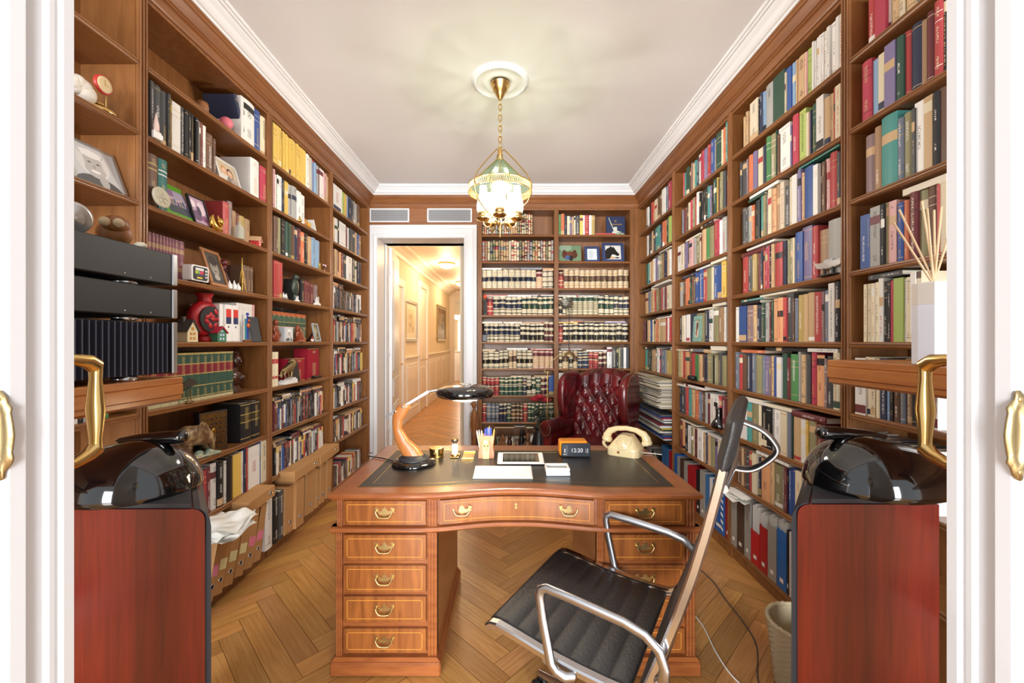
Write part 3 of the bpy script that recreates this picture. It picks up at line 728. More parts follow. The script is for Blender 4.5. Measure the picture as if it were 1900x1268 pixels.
# pencil holder with a carved face
p = at(902, 851); M_pink = wood('rosy_pear_wood', 'C07A58', 'CC8A66', (6, 6, 1), .4, .1); M_mapl = wood('pale_maple', 'D8BE86', 'E0C890', (6, 6, 1), .4, .1)
t = thing('pencil_holder', 'carved wooden pencil holder with a pale long nosed face', 'pencil holder', p)
b = MB(); W = [(.043, 0), (.043, .03), (.036, .06), (.038, .08), (.043, .1), (.045, .124)]
poly = [(p.x + w_, p.z + z) for w_, z in W] + [(p.x - w_, p.z + z) for w_, z in W[::-1]]
b.prism(poly, 'y', p.y, p.y + .012); b.prism(poly, 'y', p.y + .05, p.y + .062); b.box(p.x - .036, p.x + .036, p.y + .012, p.y + .05, p.z, p.z + .03)
for s in (-1, 1): b.prism([(p.x + s * .03, p.z), (p.x + s * .038, p.z), (p.x + s * .032, p.z + .06), (p.x + s * .036, p.z + .12), (p.x + s * .028, p.z + .12)], 'y', p.y + .012, p.y + .05)
b.part('block', M_pink, t)
b = MB(); b.prism([(p.x + .02 * math.cos(i * PI / 12), p.z + .082 + .022 * math.sin(i * PI / 12)) for i in range(13)] + [(p.x - .018, p.z), (p.x + .018, p.z)], 'y', p.y - .01, p.y, True)
b.ell((p.x, p.y - .012, p.z + .088), (.02, .014, .018), 14, 8); face = b.part('face', M_mapl, t)
b = MB(); b.ell((p.x, p.y - .022, p.z + .062), (.008, .012, .008), 10, 8); b.part('nose', M_mapl, face)
b = MB()
for s in (-1, 1): b.ell((p.x + s * .0095, p.y - .012, p.z + .072), (.004, .003, .004), 8, 6)
b.box(p.x - .006, p.x + .006, p.y - .0108, p.y - .0098, p.z + .044, p.z + .046); b.part('features', M_blk, face)
rnd = random.Random(4); PENS = [('2A46C8', -.008, .02), ('3050D0', .004, .0), ('2A46C8', .016, .03), ('3858D8', .024, .01), ('E8E4DC', -.02, -.05), ('E9D2B8', -.03, -.1), ('F0E8E0', -.033, -.16), ('C9A04A', .01, .05), ('E0A040', .032, .1), ('3050D0', .012, -.02)]
for i, (c, dx, ln_) in enumerate(PENS):
    h_ = .17 + rnd.uniform(-.01, .015) - (abs(ln_) * .2); x = p.x + dx; y = p.y + .022 + .018 * (i % 2)
    b = MB(); b.tube([(x, y, p.z + .031), (x + ln_ * .12, y, p.z + h_ - .01), (x + ln_ * .125, y, p.z + h_)], [.0042, .0042, .0015], 8)
    b.top('pen', mat('pen_' + c, c, .3), ('blue pen' if c[0] in '23' else 'gold pencil' if c in ('C9A04A', 'E0A040') else 'pale pen') + ' standing in the carved pencil holder', 'pen', 'pens in the pencil holder')
# tablet
def onplane(px, py, z): return at(px, py, z)
def tiltbox(name, corners, z0, z1, th, m, label, cat, build):
    pass
t = thing('tablet', 'white tablet lying behind the keyboard, screen reflecting books', 'tablet', at(966, 852))
f0, f1 = at(922.5, 862, ZT + .006), at(1011, 862, ZT + .006); bk0, bk1 = at(929, 841.5, ZT + .022), at(1007, 841.5, ZT + .022)
bk0.x, bk1.x = f0.x, f1.x
ux = (f1 - f0).normalized(); uy = ((bk0 - f0)).normalized(); uz = ux.cross(uy); LW, LD = (f1 - f0).length, (bk0 - f0).length
Mt = Matrix((ux, uy, uz)).transposed().to_4x4(); Mt.translation = f0 + Vector((0, 0, .006))
b = MB(); b.M = Mt; b.box(0, LW, 0, LD, -.008, 0, .004); b.part('body', M_whitep, t)
b = MB(); b.M = Mt; b.box(.028, LW - .028, .018, LD - .016, 0, .0006); b.part('screen', mat('dark_screen', '12130F', .04, coat=1), t)
b = MB(); b.M = Mt; b.lathe([(.005, 0), (.005, .0006)], (LW - .013, LD / 2, 0), 16); b.part('home_button', M_paper, t)
b = MB(); b.box(f0.x + .03, f1.x - .03, bk0.y - .012, bk0.y - .004, ZT, ZT + .0155); b.part('stand', M_dark, t)
# keyboard
t = thing('keyboard', 'slim white wireless keyboard at the front of the desk', 'keyboard', at(932, 880))
f0, f1 = at(877, 887, ZT + .006), at(989, 887, ZT + .006); bk0 = at(880, 864.5, ZT + .016); bk0.x = f0.x
ux = (f1 - f0).normalized(); uy = (bk0 - f0).normalized(); uz = ux.cross(uy); LW, LD = (f1 - f0).length, (bk0 - f0).length
Mk = Matrix((ux, uy, uz)).transposed().to_4x4(); Mk.translation = f0
b = MB(); b.M = Mk; b.box(0, LW, 0, LD, -.006, 0, .002); b.part('body', mat('white_aluminium', 'DCD8D4', .35), t)
b = MB(); b.M = Mk; b.tube([(0.004, LD - .008, -.006), (LW - .004, LD - .008, -.006)], .0075, 10); b.part('battery_tube', MATS['white_aluminium'], t)
rows = [14, 14, 14, 13, 12]; b = MB(); b.M = Mk; kh = (LD - .02) / 6
for r in range(6):
    y0 = .006 + r * kh
    if r == 0: segs = [1] * 3 + [1.3, 5.4, 1.3] + [1] * 4
    elif r == 1: segs = [2.3] + [1] * 10 + [2.3]
    elif r == 2: segs = [1.8] + [1] * 11 + [1.8]
    elif r == 3: segs = [1.5] + [1] * 13
    elif r == 4: segs = [1] * 13 + [1.5]
    else: segs = [1] * 14
    tot = sum(segs); x = .006
    for g in segs:
        w_ = (LW - .012) * g / tot; b.box(x + .0012, x + w_ - .0012, y0 + .001, y0 + kh - (.001 if r < 5 else kh * .4), 0, .0022, .0008); x += w_
b.part('keys', M_whitep, t)['kind'] = 'stuff'
# glass box
t = thing('acrylic_box', 'small clear and white acrylic box right of the keyboard', 'box', at(1035, 880))
p = at(1036, 884); b = MB(); w_ = .058; d_ = .10
b.box(p.x - w_, p.x + w_, p.y, p.y + d_, ZT, ZT + .018, .003); b.part('body', mat('frosted_acrylic', 'DDE3E8', .15, coat=.5), t)
b = MB(); z = ZT + .018; b.box(p.x - w_, p.x + w_, p.y + .012, p.y + .024, z, z + .016, .002); b.box(p.x - w_, p.x + w_, p.y + d_ - .01, p.y + d_, z, z + .016, .002); b.box(p.x - w_, p.x - w_ + .009, p.y + .024, p.y + d_ - .01, z, z + .016, .002); b.box(p.x + w_ - .009, p.x + w_, p.y + .024, p.y + d_ - .01, z, z + .016, .002); b.part('rim', M_whitep, t)
b = MB(); b.box(p.x - w_ + .009, p.x + w_ - .009, p.y + .024, p.y + d_ - .01, z, z + .004); b.part('well', mat('grey_well', '8C8C8A', .3), t)
# flip clock
p = at(1069, 849); cw, ch = .082, .083
t = thing('flip_clock', 'orange flip clock with black face showing 12:20', 'clock', p)
b = MB(); b.box(p.x - cw - .008, p.x + cw - .014, p.y + .012, p.y + .1, p.z + .002, p.z + ch + .004, .008); b.part('case', M_orange, t)
b = MB(); b.box(p.x - cw, p.x + cw, p.y, p.y + .014, p.z, p.z + ch - .006, .005); fc = b.part('face', M_dark, t)
b = MB(); b.box(p.x - cw + .006, p.x + cw - .006, p.y - .0012, p.y + .001, p.z + .008, p.z + ch - .013); b.part('window', mat('slate_dial', '3C4048', .15), fc)
Mx = Matrix.Rotation(PI / 2, 4, 'X')
text('12:20', .031, T(0, 0, 0) @ Matrix.Translation(Vector((p.x + .004, p.y - .0018, p.z + .038)) - Vector(t.location)) @ Mx, M_whitep, fc, 'digits', .0002)
b = MB(); b.box(p.x - cw + .03, p.x - cw + .0306, p.y - .0016, p.y - .001, p.z + .01, p.z + ch - .015); b.box(p.x - cw + .01, p.x - cw + .026, p.y - .0018, p.y - .0012, p.z + .015, p.z + .018)
for i in range(5): b.box(p.x + cw - .03, p.x + cw - .026, p.y - .0018, p.y - .0012, p.z + .026 + i * .005, p.z + .0275 + i * .005); b.box(p.x + cw - .021, p.x + cw - .015, p.y - .0018, p.y - .0012, p.z + .026 + i * .005, p.z + .0285 + i * .005)
b.box(p.x - cw + .017, p.x - cw + .021, p.y - .0018, p.y - .0012, p.z + .026, p.z + .048); b.part('dial_marks', M_paper, fc)
# telephone
p = at(1160, 843); RZ = -.55; Mp = T(*p) @ rotz(RZ) @ Matrix.Scale(.93, 4)
t = thing('rotary_telephone', 'ivory vintage dial telephone at the right back of the desk', 'telephone', p)
b = MB(); b.M = Mp
b.grid(lambda u, v: (lambda a, k: ((.105 - .065 * v ** 1.3 if v > .32 else .1 - .0 * v) * k * math.copysign(abs(math.cos(a)) ** .42, math.cos(a)), .01 + (.085 - .05 * max(0, v - .32) ** 1.1) * k * math.copysign(abs(math.sin(a)) ** .42, math.sin(a)) + .03 * max(0, v - .3), (v / .32 * .05 if v < .32 else .05 + (v - .32) / .68 * .065)))(2 * PI * u, 1), 40, 18, True)
b.add([b_ for b_ in [(.04 * math.copysign(abs(math.cos(a)) ** .42, math.cos(a)), .031 + .05 * math.copysign(abs(math.sin(a)) ** .42, math.sin(a)), .115) for a in [2 * PI * i / 40 for i in range(40)]]], [tuple(range(40))])
b.part('body', M_ivory, t)
nrm = Vector((0, -.82, .57)).normalized(); Md = nrm.to_track_quat('Z', 'Y').to_matrix().to_4x4()
b = MB(); b.M = Mp @ T(0, -.048, .082) @ Md; b.lathe([(.05, -.012), (.05, .002), (.044, .007), (.02, .008), (.018, .012), (0, .012)], (0, 0, 0), 32); dl = b.part('dial', M_ivory, t)
b = MB(); b.M = Mp @ T(0, -.048, .082) @ Md
for i in range(10): a = .5 + i * .52; b.lathe([(.0065, .0062), (.0065, .0074), (0, .0075)], (.033 * math.cos(a), .033 * math.sin(a), 0), 12)
b.part('finger_holes', mat('dial_shade', 'C9B58A', .4), dl)
b = MB(); b.M = Mp; b.lathe([(.008, 0), (.008, .003), (0, .004)], (-.02, -.0765, .026), 16, M=Matrix.Rotation(PI / 2, 4, 'X')); b.part('badge', M_carve, t)
b = MB(); b.M = Mp
hp = [(-.125, .03, .085), (-.122, .03, .1), (-.105, .03, .128), (-.06, .03, .148), (0, .03, .155), (.06, .03, .148), (.105, .03, .128), (.122, .03, .1), (.125, .03, .085)]
b.tube(hp, [.026, .027, .022, .016, .015, .016, .022, .027, .026], 16); hs = b.part('handset', M_ivory, t)
b = MB(); b.M = Mp
for s in (-1, 1): b.lathe([(0, -.006), (.03, -.004), (.033, .006), (.03, .02), (.02, .03)], (s * .126, .03, .068), 24, M=Matrix.Rotation(-s * .25, 4, 'Y'))
b.part('ear_caps', M_ivory, hs)
b = MB(); b.M = Mp
pts = []
for i in range(121):
    f = i / 120; a = f * 2 * PI * 11; base = Vector((-.135 + .02 * f - .02 * math.sin(PI * f), .02 + .02 * f, .07 - .06 * f))
    pts.append(base + Vector((.009 * math.cos(a), .009 * math.sin(a), 0)))
b.tube(pts, .0028, 6); b.part('coiled_cord', M_ivory, t)
b = MB(); b.M = Mp; b.tube([(.09, .06, .008), (.14, .085, .004), (.2, .09, .004)], .003, 6); b.part('line_cord', M_paper, t)
# ---------------------------------------------------------------- swivel chair (ribbed leather on aluminium rails)
th = .545; FA = Vector((-math.cos(th), math.sin(th), 0)); SA = Vector((math.sin(th), math.cos(th), 0))
CH = thing('swivel_chair', 'high backed ribbed black leather swivel chair with polished aluminium arms', 'office chair', (.295, 1.486, 0))
Mc = Matrix((FA, SA, Vector((0, 0, 1)))).transposed().to_4x4(); Mc.translation = (.295, 1.486, 0)
hw = .279
SEATP = [(.262, .462), (.262, .482), (.25, .494), (.225, .497), (.16, .488), (.05, .47), (-.06, .46), (-.15, .456), (-.205, .458)]
bx = lambda q: (-.236 - .221 * q - .022 * math.sin(PI * q), .45 + .771 * q)
BACKP = [(-.228, .466)] + [bx(q) for q in (.045, .1, .2, .35, .5, .65, .8, .9, 1.0)]
def resample(P, n):
    P = [Vector((a, z)) for a, z in P]; L = [0]
    for i in range(1, len(P)): L.append(L[-1] + (P[i] - P[i - 1]).length)
    out = []
    for k in range(n + 1):
        d = L[-1] * k / n; i = max(j for j in range(len(L)) if L[j] <= d + 1e-9); i = min(i, len(P) - 2)
        f = (d - L[i]) / (L[i + 1] - L[i]); a, b_ = P[i], P[i + 1]; p = a.lerp(b_, f)
        t0 = (P[i + 1] - P[i]).normalized(); out.append((p, t0, d))
    return out, L[-1]
def sling(P, rib, name, amp=.0075, w_=hw - .018):
    S_, L = resample(P, 90); b = MB(); b.M = Mc
    ring = []
    for p, t_, d in S_:
        q = abs(math.sin(PI * d / rib)) ** .5 * amp; nrm_ = Vector((-t_.y, t_.x))
        ring.append((p + nrm_ * -(q + .006), p + nrm_ * (q + .004)))
    n = len(ring); V = []; ss = [-1, -.985, -.95, 0, .95, .985, 1]; kk = [.1, .7, 1, 1, 1, .7, .1]
    for s, k in zip(ss, kk):
        for lo, hi in ring:
            c = (lo + hi) / 2; V.append((c.x + (lo.x - c.x) * k, s * w_, c.y + (lo.y - c.y) * k))
        for lo, hi in ring[::-1]:
            c = (lo + hi) / 2; V.append((c.x + (hi.x - c.x) * k, s * w_, c.y + (hi.y - c.y) * k))
    m = 2 * n
    b.add(V, [(j * m + i, j * m + (i + 1) % m, (j + 1) * m + (i + 1) % m, (j + 1) * m + i) for j in range(len(ss) - 1) for i in range(m)], True)
    b.add([V[i] for i in range(m)], [tuple(range(m))[::-1]], False); b.add([V[(len(ss) - 1) * m + i] for i in range(m)], [tuple(range(m))], False)
    return b.part(name, M_leather, CH)
sling(SEATP, .062, 'seat'); sling(BACKP, .05, 'backrest')
for s in (-1, 1):
    P, L = resample(SEATP[1:] + BACKP, 60); b = MB(); b.M = Mc
    cut = [p for p, t_, d in P if not (p.y > 1.135)]
    N = len(cut); V = []
    for i, p in enumerate(cut):
        a = cut[max(0, i - 1)]; c = cut[min(N - 1, i + 1)]; t_ = (c - a).normalized(); nn = Vector((-t_.y, t_.x))
        hwid = .0125
        for ds, dn in ((-.013, -hwid), (.008, -hwid), (.013, -hwid * .6), (.013, hwid * .6), (.008, hwid), (-.013, hwid), (-.013, .006), (-.008, .006), (-.008, -.006), (-.013, -.006)):
            q = p + nn * dn; V.append((q.x, s * (hw + ds), q.y))
    k = 10
    b.add(V, [(i * k + j, (i + 1) * k + j, (i + 1) * k + (j + 1) % k, i * k + (j + 1) % k) for i in range(N - 1) for j in range(k)], False)
    b.add(V[:k], [tuple(range(k))], False); b.add(V[-k:], [tuple(range(k))], False)
    b.part('side_rail', M_chrome, CH)
b = MB(); b.M = Mc
def sleeve(u, v):
    a = 2 * PI * u; q = .86 + .16 * v; c = bx(q); e = (1 if .06 < v < .94 else .55)
    return (c[0] + .021 * e * math.cos(a) + .001 * math.sin(7 * v), math.copysign(abs(math.sin(a)) ** .35, math.sin(a)) * (hw + .016), c[1])
b.grid(sleeve, 28, 16, True); b.add([sleeve(i / 28, 1) for i in range(28)], [tuple(range(28))]); b.add([sleeve(i / 28, 0) for i in range(28)], [tuple(range(28))[::-1]])
b.part('head_cover', M_leather, CH)
b = MB(); b.M = Mc; c0, c1 = bx(.975), bx(.78)
pts = [(c0[0] - .012, 0, c0[1] - .01), (c0[0] - .07, 0, c0[1] - .03), (c0[0] - .105, 0, c0[1] - .075), (c0[0] - .1, 0, c1[1] + .05), (c1[0] - .09, 0, c1[1] + .01), (c1[0] - .06, 0, c1[1] - .005), (c1[0] - .008, 0, c1[1] - .002)]
pts = [Vector(p) for p in pts]
for _ in range(2): pts = [pts[0]] + [q for i in range(len(pts) - 1) for q in (pts[i].lerp(pts[i + 1], .25), pts[i].lerp(pts[i + 1], .75))] + [pts[-1]]
b.tube(pts, .016, 8, sx=.5, sy=1.7); b.part('back_handle', M_alu, CH)
for t_ in (.1, .8): c = bx(t_); b = MB(); b.M = Mc; b.tube([(c[0] - .012, -hw, c[1]), (c[0] - .02, 0, c[1]), (c[0] - .012, hw, c[1])], .011, 8); b.part('stretcher', M_alu, CH)
for a_, z_ in ((.05, .452), (-.12, .437)): b = MB(); b.M = Mc; b.tube([(a_, -hw, z_), (a_, hw, z_)], .014, 8); b.part('stretcher', M_alu, CH)
for s in (-1, 1):
    b = MB(); b.M = Mc; y = s * (hw + .03)
    P = [(-.05, s * (hw + .013), .45), (-.03, y, .452), (.0, y, .456), (.018, y, .475), (.045, y, .60), (.055, y, .665), (.05, y, .684), (.032, y, .693), (-.05, y, .687), (-.2, y, .672), (-.255, y, .658), (-.29, y, .63), (-.305, y, .59), (-.302, y, .555), (-.285, s * (hw + .016), .535)]
    b.tube(P, [.011, .012, .012] + [.0125] * 9 + [.012, .013, .011], 10, sx=1.25, sy=.8); a = b.part('armrest', M_alu, CH)
    b = MB(); b.M = Mc
    b.lathe([(0, -.004), (.01, -.003), (.01, .004), (0, .006)], (-.289, s * (hw + .03), .54), 14, M=Matrix.Rotation(-s * PI / 2, 4, 'X')); b.part('bolt', M_chrome, a)
b = MB(); b.M = Mc; b.lathe([(.03, .1), (.03, .3), (.022, .3), (.022, .42), (.07, .425), (.075, .44)], (-.02, 0, 0), 20); b.part('column', M_dark, CH)
for i in range(5):
    a = 2 * PI * i / 5 + .3; b = MB(); b.M = Mc; d = Vector((math.cos(a), math.sin(a), 0)); o_ = Vector((-.02, 0, 0))
    b.tube([o_ + d * .02 + Vector((0, 0, .12)), o_ + d * .15 + Vector((0, 0, .105)), o_ + d * .29 + Vector((0, 0, .078))], [.026, .02, .014], 8); f = b.part('foot', M_alu, CH)
    b = MB(); b.M = Mc; cpos = o_ + d * .29 + Vector((0, 0, .029))
    for e in (-.014, .014): b.lathe([(0, -.008), (.026, -.008), (.028, -.004), (.028, .004), (.026, .008), (0, .008)], cpos + Vector((-d.y, d.x, 0)) * e, 16, M=Vector((-d.y, d.x, 0)).to_track_quat('Z', 'Y').to_matrix().to_4x4())
    b.tube([cpos + Vector((0, 0, .0)), cpos + Vector((0, 0, .05))], .006, 6); b.part('caster', M_blk, f)

# ---------------------------------------------------------------- oxblood wing armchair
AR = thing('wing_armchair', 'deep buttoned oxblood leather wing armchair in the back corner', 'armchair', (.79, 4.0, 0), -.607); AR.scale = (.84, .95, 1)
def tuft(s, t):
    return (abs(math.sin(PI * (s + t))) * abs(math.sin(PI * (s - t)))) ** .42
TOPZ = lambda u: 1.075 + .085 * math.cos(u * PI / 2) ** .8 + .02 * abs(u) ** 6
def backf(u, v):
    uu = 2 * u - 1; z = .44 + (TOPZ(uu) - .44) * v; x = uu * (.30 + .05 * v)
    s, t_ = uu * 2.25, v * 4.0 + .25
    k = min(1, max(0, (v - .74) / .06)); d = .045 * (tuft(s, t_) * (1 - k) + k * abs(math.sin(PI * (s + .25))) ** .5 * (1 if v < .97 else .6))
    y = .13 + .17 * v + .02 * uu * uu - d
    if v > .93: y += (v - .93) / .07 * .07
    return (x, y, z)
b = MB(); b.grid(backf, 110, 130); 
V0 = [backf(i / 20, 1) for i in range(21)]
b.grid(lambda u, v: (lambda p: (p[0], p[1] + .09 * v, p[2] - .03 * v * v))(backf(u, 1)), 40, 4)
b.grid(lambda u, v: ((2 * u - 1) * .35, .37, .1 + (TOPZ(2 * u - 1) - .13) * v), 20, 6)
bk = b.part('backrest', M_ox, AR, True)
b = MB()
for i in range(-6, 9):
    for j in range(-9, 9):
        pp, qq = i, j
        s2, t2 = (pp + qq) / 2, (pp - qq) / 2
        u_ = s2 / 2.25; v_ = (t2 - .25) / 4.0
        if abs(u_) < .93 and .04 < v_ < .78:
            x, y, z = backf((u_ + 1) / 2, v_); b.ell((x, y - .003, z), (.011, .008, .011), 10, 6)
b.part('buttons', M_ox, bk, True)
def puff(b, poly, x0, x1, rnd_=.03, fn=None):
    """rounded slab between x0 and x1 from a (y,z) outline"""
    cy, cz = sum(p[0] for p in poly) / len(poly), sum(p[1] for p in poly) / len(poly); n = len(poly); V = []
    lv = [(x0, .80), (x0 + (x1 - x0) * .04, .92), (x0 + (x1 - x0) * .2, .99), ((x0 + x1) / 2, 1.0), (x1 - (x1 - x0) * .2, .99), (x1 - (x1 - x0) * .04, .92), (x1, .80)]
    for x, k in lv: V += [(x, cy + (y - cy) * k, cz + (z - cz) * k) for y, z in poly]
    b.add(V, [(j * n + i, j * n + (i + 1) % n, (j + 1) * n + (i + 1) % n, (j + 1) * n + i) for j in range(len(lv) - 1) for i in range(n)], True)
    b.add(V[:n], [tuple(range(n))[::-1]], False); b.add(V[-n:], [tuple(range(n))], False)
def smoothp(P, it=2):
    for _ in range(it):
        P = [q for i in range(len(P)) for q in ((P[i][0] * .75 + P[(i + 1) % len(P)][0] * .25, P[i][1] * .75 + P[(i + 1) % len(P)][1] * .25), (P[i][0] * .25 + P[(i + 1) % len(P)][0] * .75, P[i][1] * .25 + P[(i + 1) % len(P)][1] * .75))]
    return P
WING = smoothp([(.36, .60), (.08, .60), (-.04, .70), (-.07, .82), (-.075, .95), (-.05, 1.05), (.05, 1.11), (.2, 1.125), (.37, 1.12)])
for s in (-1, 1):
    b = MB(); x0, x1 = (s * .325, s * .425); puff(b, WING, min(x0, x1), max(x0, x1)); wg = b.part('wing', M_ox, AR, True)
    # buttoned inner face
    b = MB()
    def wf(u, v):
        y = -.03 + .25 * u; z = .66 + .41 * v
        return (s * (.322 - .022 * tuft(u * 1.3 + .1, v * 2.4) * min(1, 8 * u, 8 * (1 - u), 8 * v, 8 * (1 - v)) ** .5), y, z)
    b.grid(wf, 40, 60); b.part('inner_padding', M_ox, wg, True)
    b = MB()
    for i in range(44):
        f = i / 43; j = f * (len(WING) * .62) + len(WING) * .08; k = int(j); q = j - k; A, B = WING[k % len(WING)], WING[(k + 1) % len(WING)]
        b.ell((s * .43, A[0] + (B[0] - A[0]) * q + .012, A[1] + (B[1] - A[1]) * q), (.004, .004, .004), 6, 4)
    b.part('nail_trim', M_obrass, wg, True)
    # rolled arm
    b = MB(); cxr = s * .375; cz = .605; R_ = .082
    def armf(u, v):
        y = -.36 + .58 * v; a = 2 * PI * u
        pleat = 1 - .03 * abs(math.sin(PI * v * 6)) ** 8
        return (cxr + s * .015 + R_ * pleat * math.cos(a), y, cz + R_ * .95 * pleat * math.sin(a))
    b.grid(armf, 28, 60, True); b.add([armf(i / 28, 0) for i in range(28)], [tuple(range(28))]); 
    b.box(cxr - .05, cxr + .05, -.345, .33, .13, cz + .02, .012); am = b.part('armrest', M_ox, AR, True)
    b = MB(); pts = []
    for i in range(40):
        a = i / 39 * 2 * PI * 1.35; r_ = R_ * (1 - .55 * i / 39); pts.append((cxr + s * .015 + s * r_ * math.cos(a - PI / 2) * -1, -.362, cz + r_ * math.sin(a - PI / 2) * .95))
    b.tube(pts, .005, 6); b.tube([(cxr - .048, -.352, .14), (cxr - .044, -.352, .35), (cxr - .05, -.355, .54)], .005, 6); b.tube([(cxr + .048, -.352, .14), (cxr + .044, -.352, .35), (cxr + .05, -.355, .54)], .005, 6)
    b.part('scroll_piping', M_ox, am, True)
    b = MB()
    for i in range(30):
        a = PI * 2 * i / 30; b.ell((cxr + s * .015 + R_ * .8 * math.cos(a), -.362, cz + R_ * .76 * math.sin(a)), (.0042, .0035, .0042), 6, 4)
    b.part('nail_trim', M_obrass, am, True)
b = MB(); b.box(-.33, .33, -.33, .2, .13, .37, .02); b.part('seat_base', M_ox, AR, True)
b = MB()
def cush(u, v):
    a = 2 * PI * u; k = math.sin(PI * v) ** .4 if 0 < v < 1 else 0
    return (.322 * k * math.copysign(abs(math.cos(a)) ** .3, math.cos(a)), -.08 + .29 * k * math.copysign(abs(math.sin(a)) ** .3, math.sin(a)), .44 - .075 * math.cos(PI * v) * (1 if v < .5 else .9))
b.grid(cush, 40, 18, True); b.part('seat_cushion', M_ox, AR, True)
for sx in (-1, 1):
    for y in (-.3, .3):
        b = MB(); b.lathe([(.018, 0), (.02, .01), (.032, .1), (.035, .13)], (sx * .33, y, 0), 14); b.part('leg', M_carve, AR, True)

# ---------------------------------------------------------------- loudspeakers
def speaker(s, xin, xout, ztop, name):
    t = thing('floor_loudspeaker', name, 'loudspeaker', (s * (xin + xout) / 2, 1.36, 0)); y0, y1 = 1.2, 1.53
    xs = lambda x: s * x
    def loft(P, y0, y1, sh):
        """outline P extruded backwards, the inner side drawn outwards towards the back"""
        q = [(xs(max(x, xin + sh + .02) if x < xin + sh + .02 else x), z) for x, z in P]; n = len(P)
        V = [(xs(x), y0, z) for x, z in P] + [(x, y1, z) for x, z in q]
        return V, [(i, (i + 1) % n, n + (i + 1) % n, n + i) for i in range(n)] + [tuple(range(n))[::-1], tuple(range(n, 2 * n))]
    r_ = .03; A = [PI / 8 * k for k in range(5)]
    P = [(xout, .06), (xin + .015, .06)] + [(xin + .015 + r_ - r_ * math.cos(a), ztop - r_ + r_ * math.sin(a)) for a in A] + [(xout, ztop)]
    b = MB(); b.add(*loft(P, y0, y1, .26), False); b.part('cabinet', M_spk, t)
    b = MB(); P = [(xin + .03, .06), (xin + .004, .06), (xin, .1)] + [(xin + .05 - .05 * math.cos(a), ztop - .05 + .056 * math.sin(a)) for a in A] + [(xin + .05, ztop + .001), (xin + .015 + r_, ztop + .0005)] + [(xin + .015 + r_ - r_ * math.cos(a), ztop - r_ + r_ * math.sin(a)) for a in A[::-1]]
    n = len(P); V = [(xs(x), y0 + .004, z) for x, z in P] + [(xs(x + .268), y1 + .004, z) for x, z in P]
    b.add(V, [(i, (i + 1) % n, n + (i + 1) % n, n + i) for i in range(n)] + [tuple(range(n))[::-1], tuple(range(n, 2 * n))], False); b.part('front_baffle', M_dark, t)
    b = MB(); nn = Vector((s * -.33, .268, 0)).normalized() * -1; nn = Vector((-s * .776, .63, 0))
    b.lathe([(.135, .0), (.135, .002), (.13, .003), (.11, .001), (.05, -.0), (0, .002)], (xs(xin + .134), (y0 + y1) / 2 + .004, .5), 36, M=nn.to_track_quat('Z', 'Y').to_matrix().to_4x4()); b.part('woofer', M_blk, t)
    b = MB(); b.add([(xs(x), y, z) for z in (ztop + .0012, ztop + .014) for x, y in ((xin + .06, y0 + .006), (xout, y0 + .006), (xout, y1 - .01), (xin + .3, y1 - .01))], [(3, 2, 1, 0), (4, 5, 6, 7), (0, 1, 5, 4), (1, 2, 6, 5), (2, 3, 7, 6), (3, 0, 4, 7)], False); b.part('top_plate', M_dark, t)
    b = MB(); b.add([(xs(x), y, z) for z in (.003, .06) for x, y in ((xin - .008, y0 - .008), (xout, y0 - .008), (xout, y1 + .008), (xin + .262, y1 + .008))], [(3, 2, 1, 0), (4, 5, 6, 7), (0, 1, 5, 4), (1, 2, 6, 5), (2, 3, 7, 6), (3, 0, 4, 7)], False); b.part('plinth', M_blk, t)
    # head: rounded at the front, drawn out to a tail
    hx = xin + .15; hz = ztop + .014; hy = 1.325
    def head(u, v):
        a = 2 * PI * u; q = v * .42
        r_ = .165 * math.sqrt(max(0, 1 - ((.17 - q) / .17) ** 2)) if q < .17 else .165 * (1 - .5 * ((q - .17) / .25) ** 1.6)
        return (xs(hx + q), hy + r_ * math.cos(a), hz + r_ * (.95 if math.sin(a) > 0 else .03) * math.sin(a))
    b = MB(); b.grid(head, 56, 48, True); b.part('head', M_black, t)
    b = MB(); tz = ztop + .176
    b.lathe([(0, 0), (.013, .003), (.02, .012), (.022, .024), (.0215, .07), (.018, .15), (.01, .22), (0, .24)], (xs(hx + .035), hy + .03, tz), 24, M=Matrix.Rotation(s * PI / 2 + s * .06, 4, 'Y')); tw = b.part('tweeter_tube', M_black, t)
    b = MB(); b.box(xs(hx + .1), xs(hx + .15), hy + .022, hy + .038, tz - .05, tz - .01, .006); b.part('tweeter_mount', M_blk, tw)
    return t
speaker(-1, .868, 1.29, .944, 'left floor speaker in red cherry veneer with glossy black head')
speaker(1, .815, 1.24, .958, 'right floor speaker in red cherry veneer, beside the wicker basket')

# ---------------------------------------------------------------- wooden consoles fixed to the shelves
def console(s, xi, z0, z1, y1, label):
    b = MB(); h_ = z1 - z0
    P = [(s * (-XL if s < 0 else XR) - s * .004, z0), (s * (xi + .02), z0), (s * (xi + .006), z0 + .1 * h_), (s * (xi + .006), z0 + .26 * h_), (s * (xi + .0), z0 + .3 * h_), (s * xi, z0 + .68 * h_), (s * (xi + .004), z0 + .72 * h_), (s * (xi + .001), z0 + .76 * h_), (s * (xi + .001), z1 - .004), (s * (xi + .005), z1), (s * (-XL if s < 0 else XR) - s * .004, z1)]
    b.prism(P, 'y', .79, y1)
    t = thing('wall_console', label, 'shelf', (s * (xi + .15), 1.1, z0)); b.part('board', M_slab, t)
    b = MB(); b.prism([(s * (xi + .12), z0 - .03), (s * (xi + .1), z0 - .001), (s * (-XL if s < 0 else XR) - s * .004, z0 - .001), (s * (-XL if s < 0 else XR) - s * .004, z0 - .14)], 'y', .9, .93); b.part('bracket', M_slab, t)
console(-1, 1.156, 1.22, 1.306, 1.466, 'thick honey wood console shelf carrying the black amplifiers')
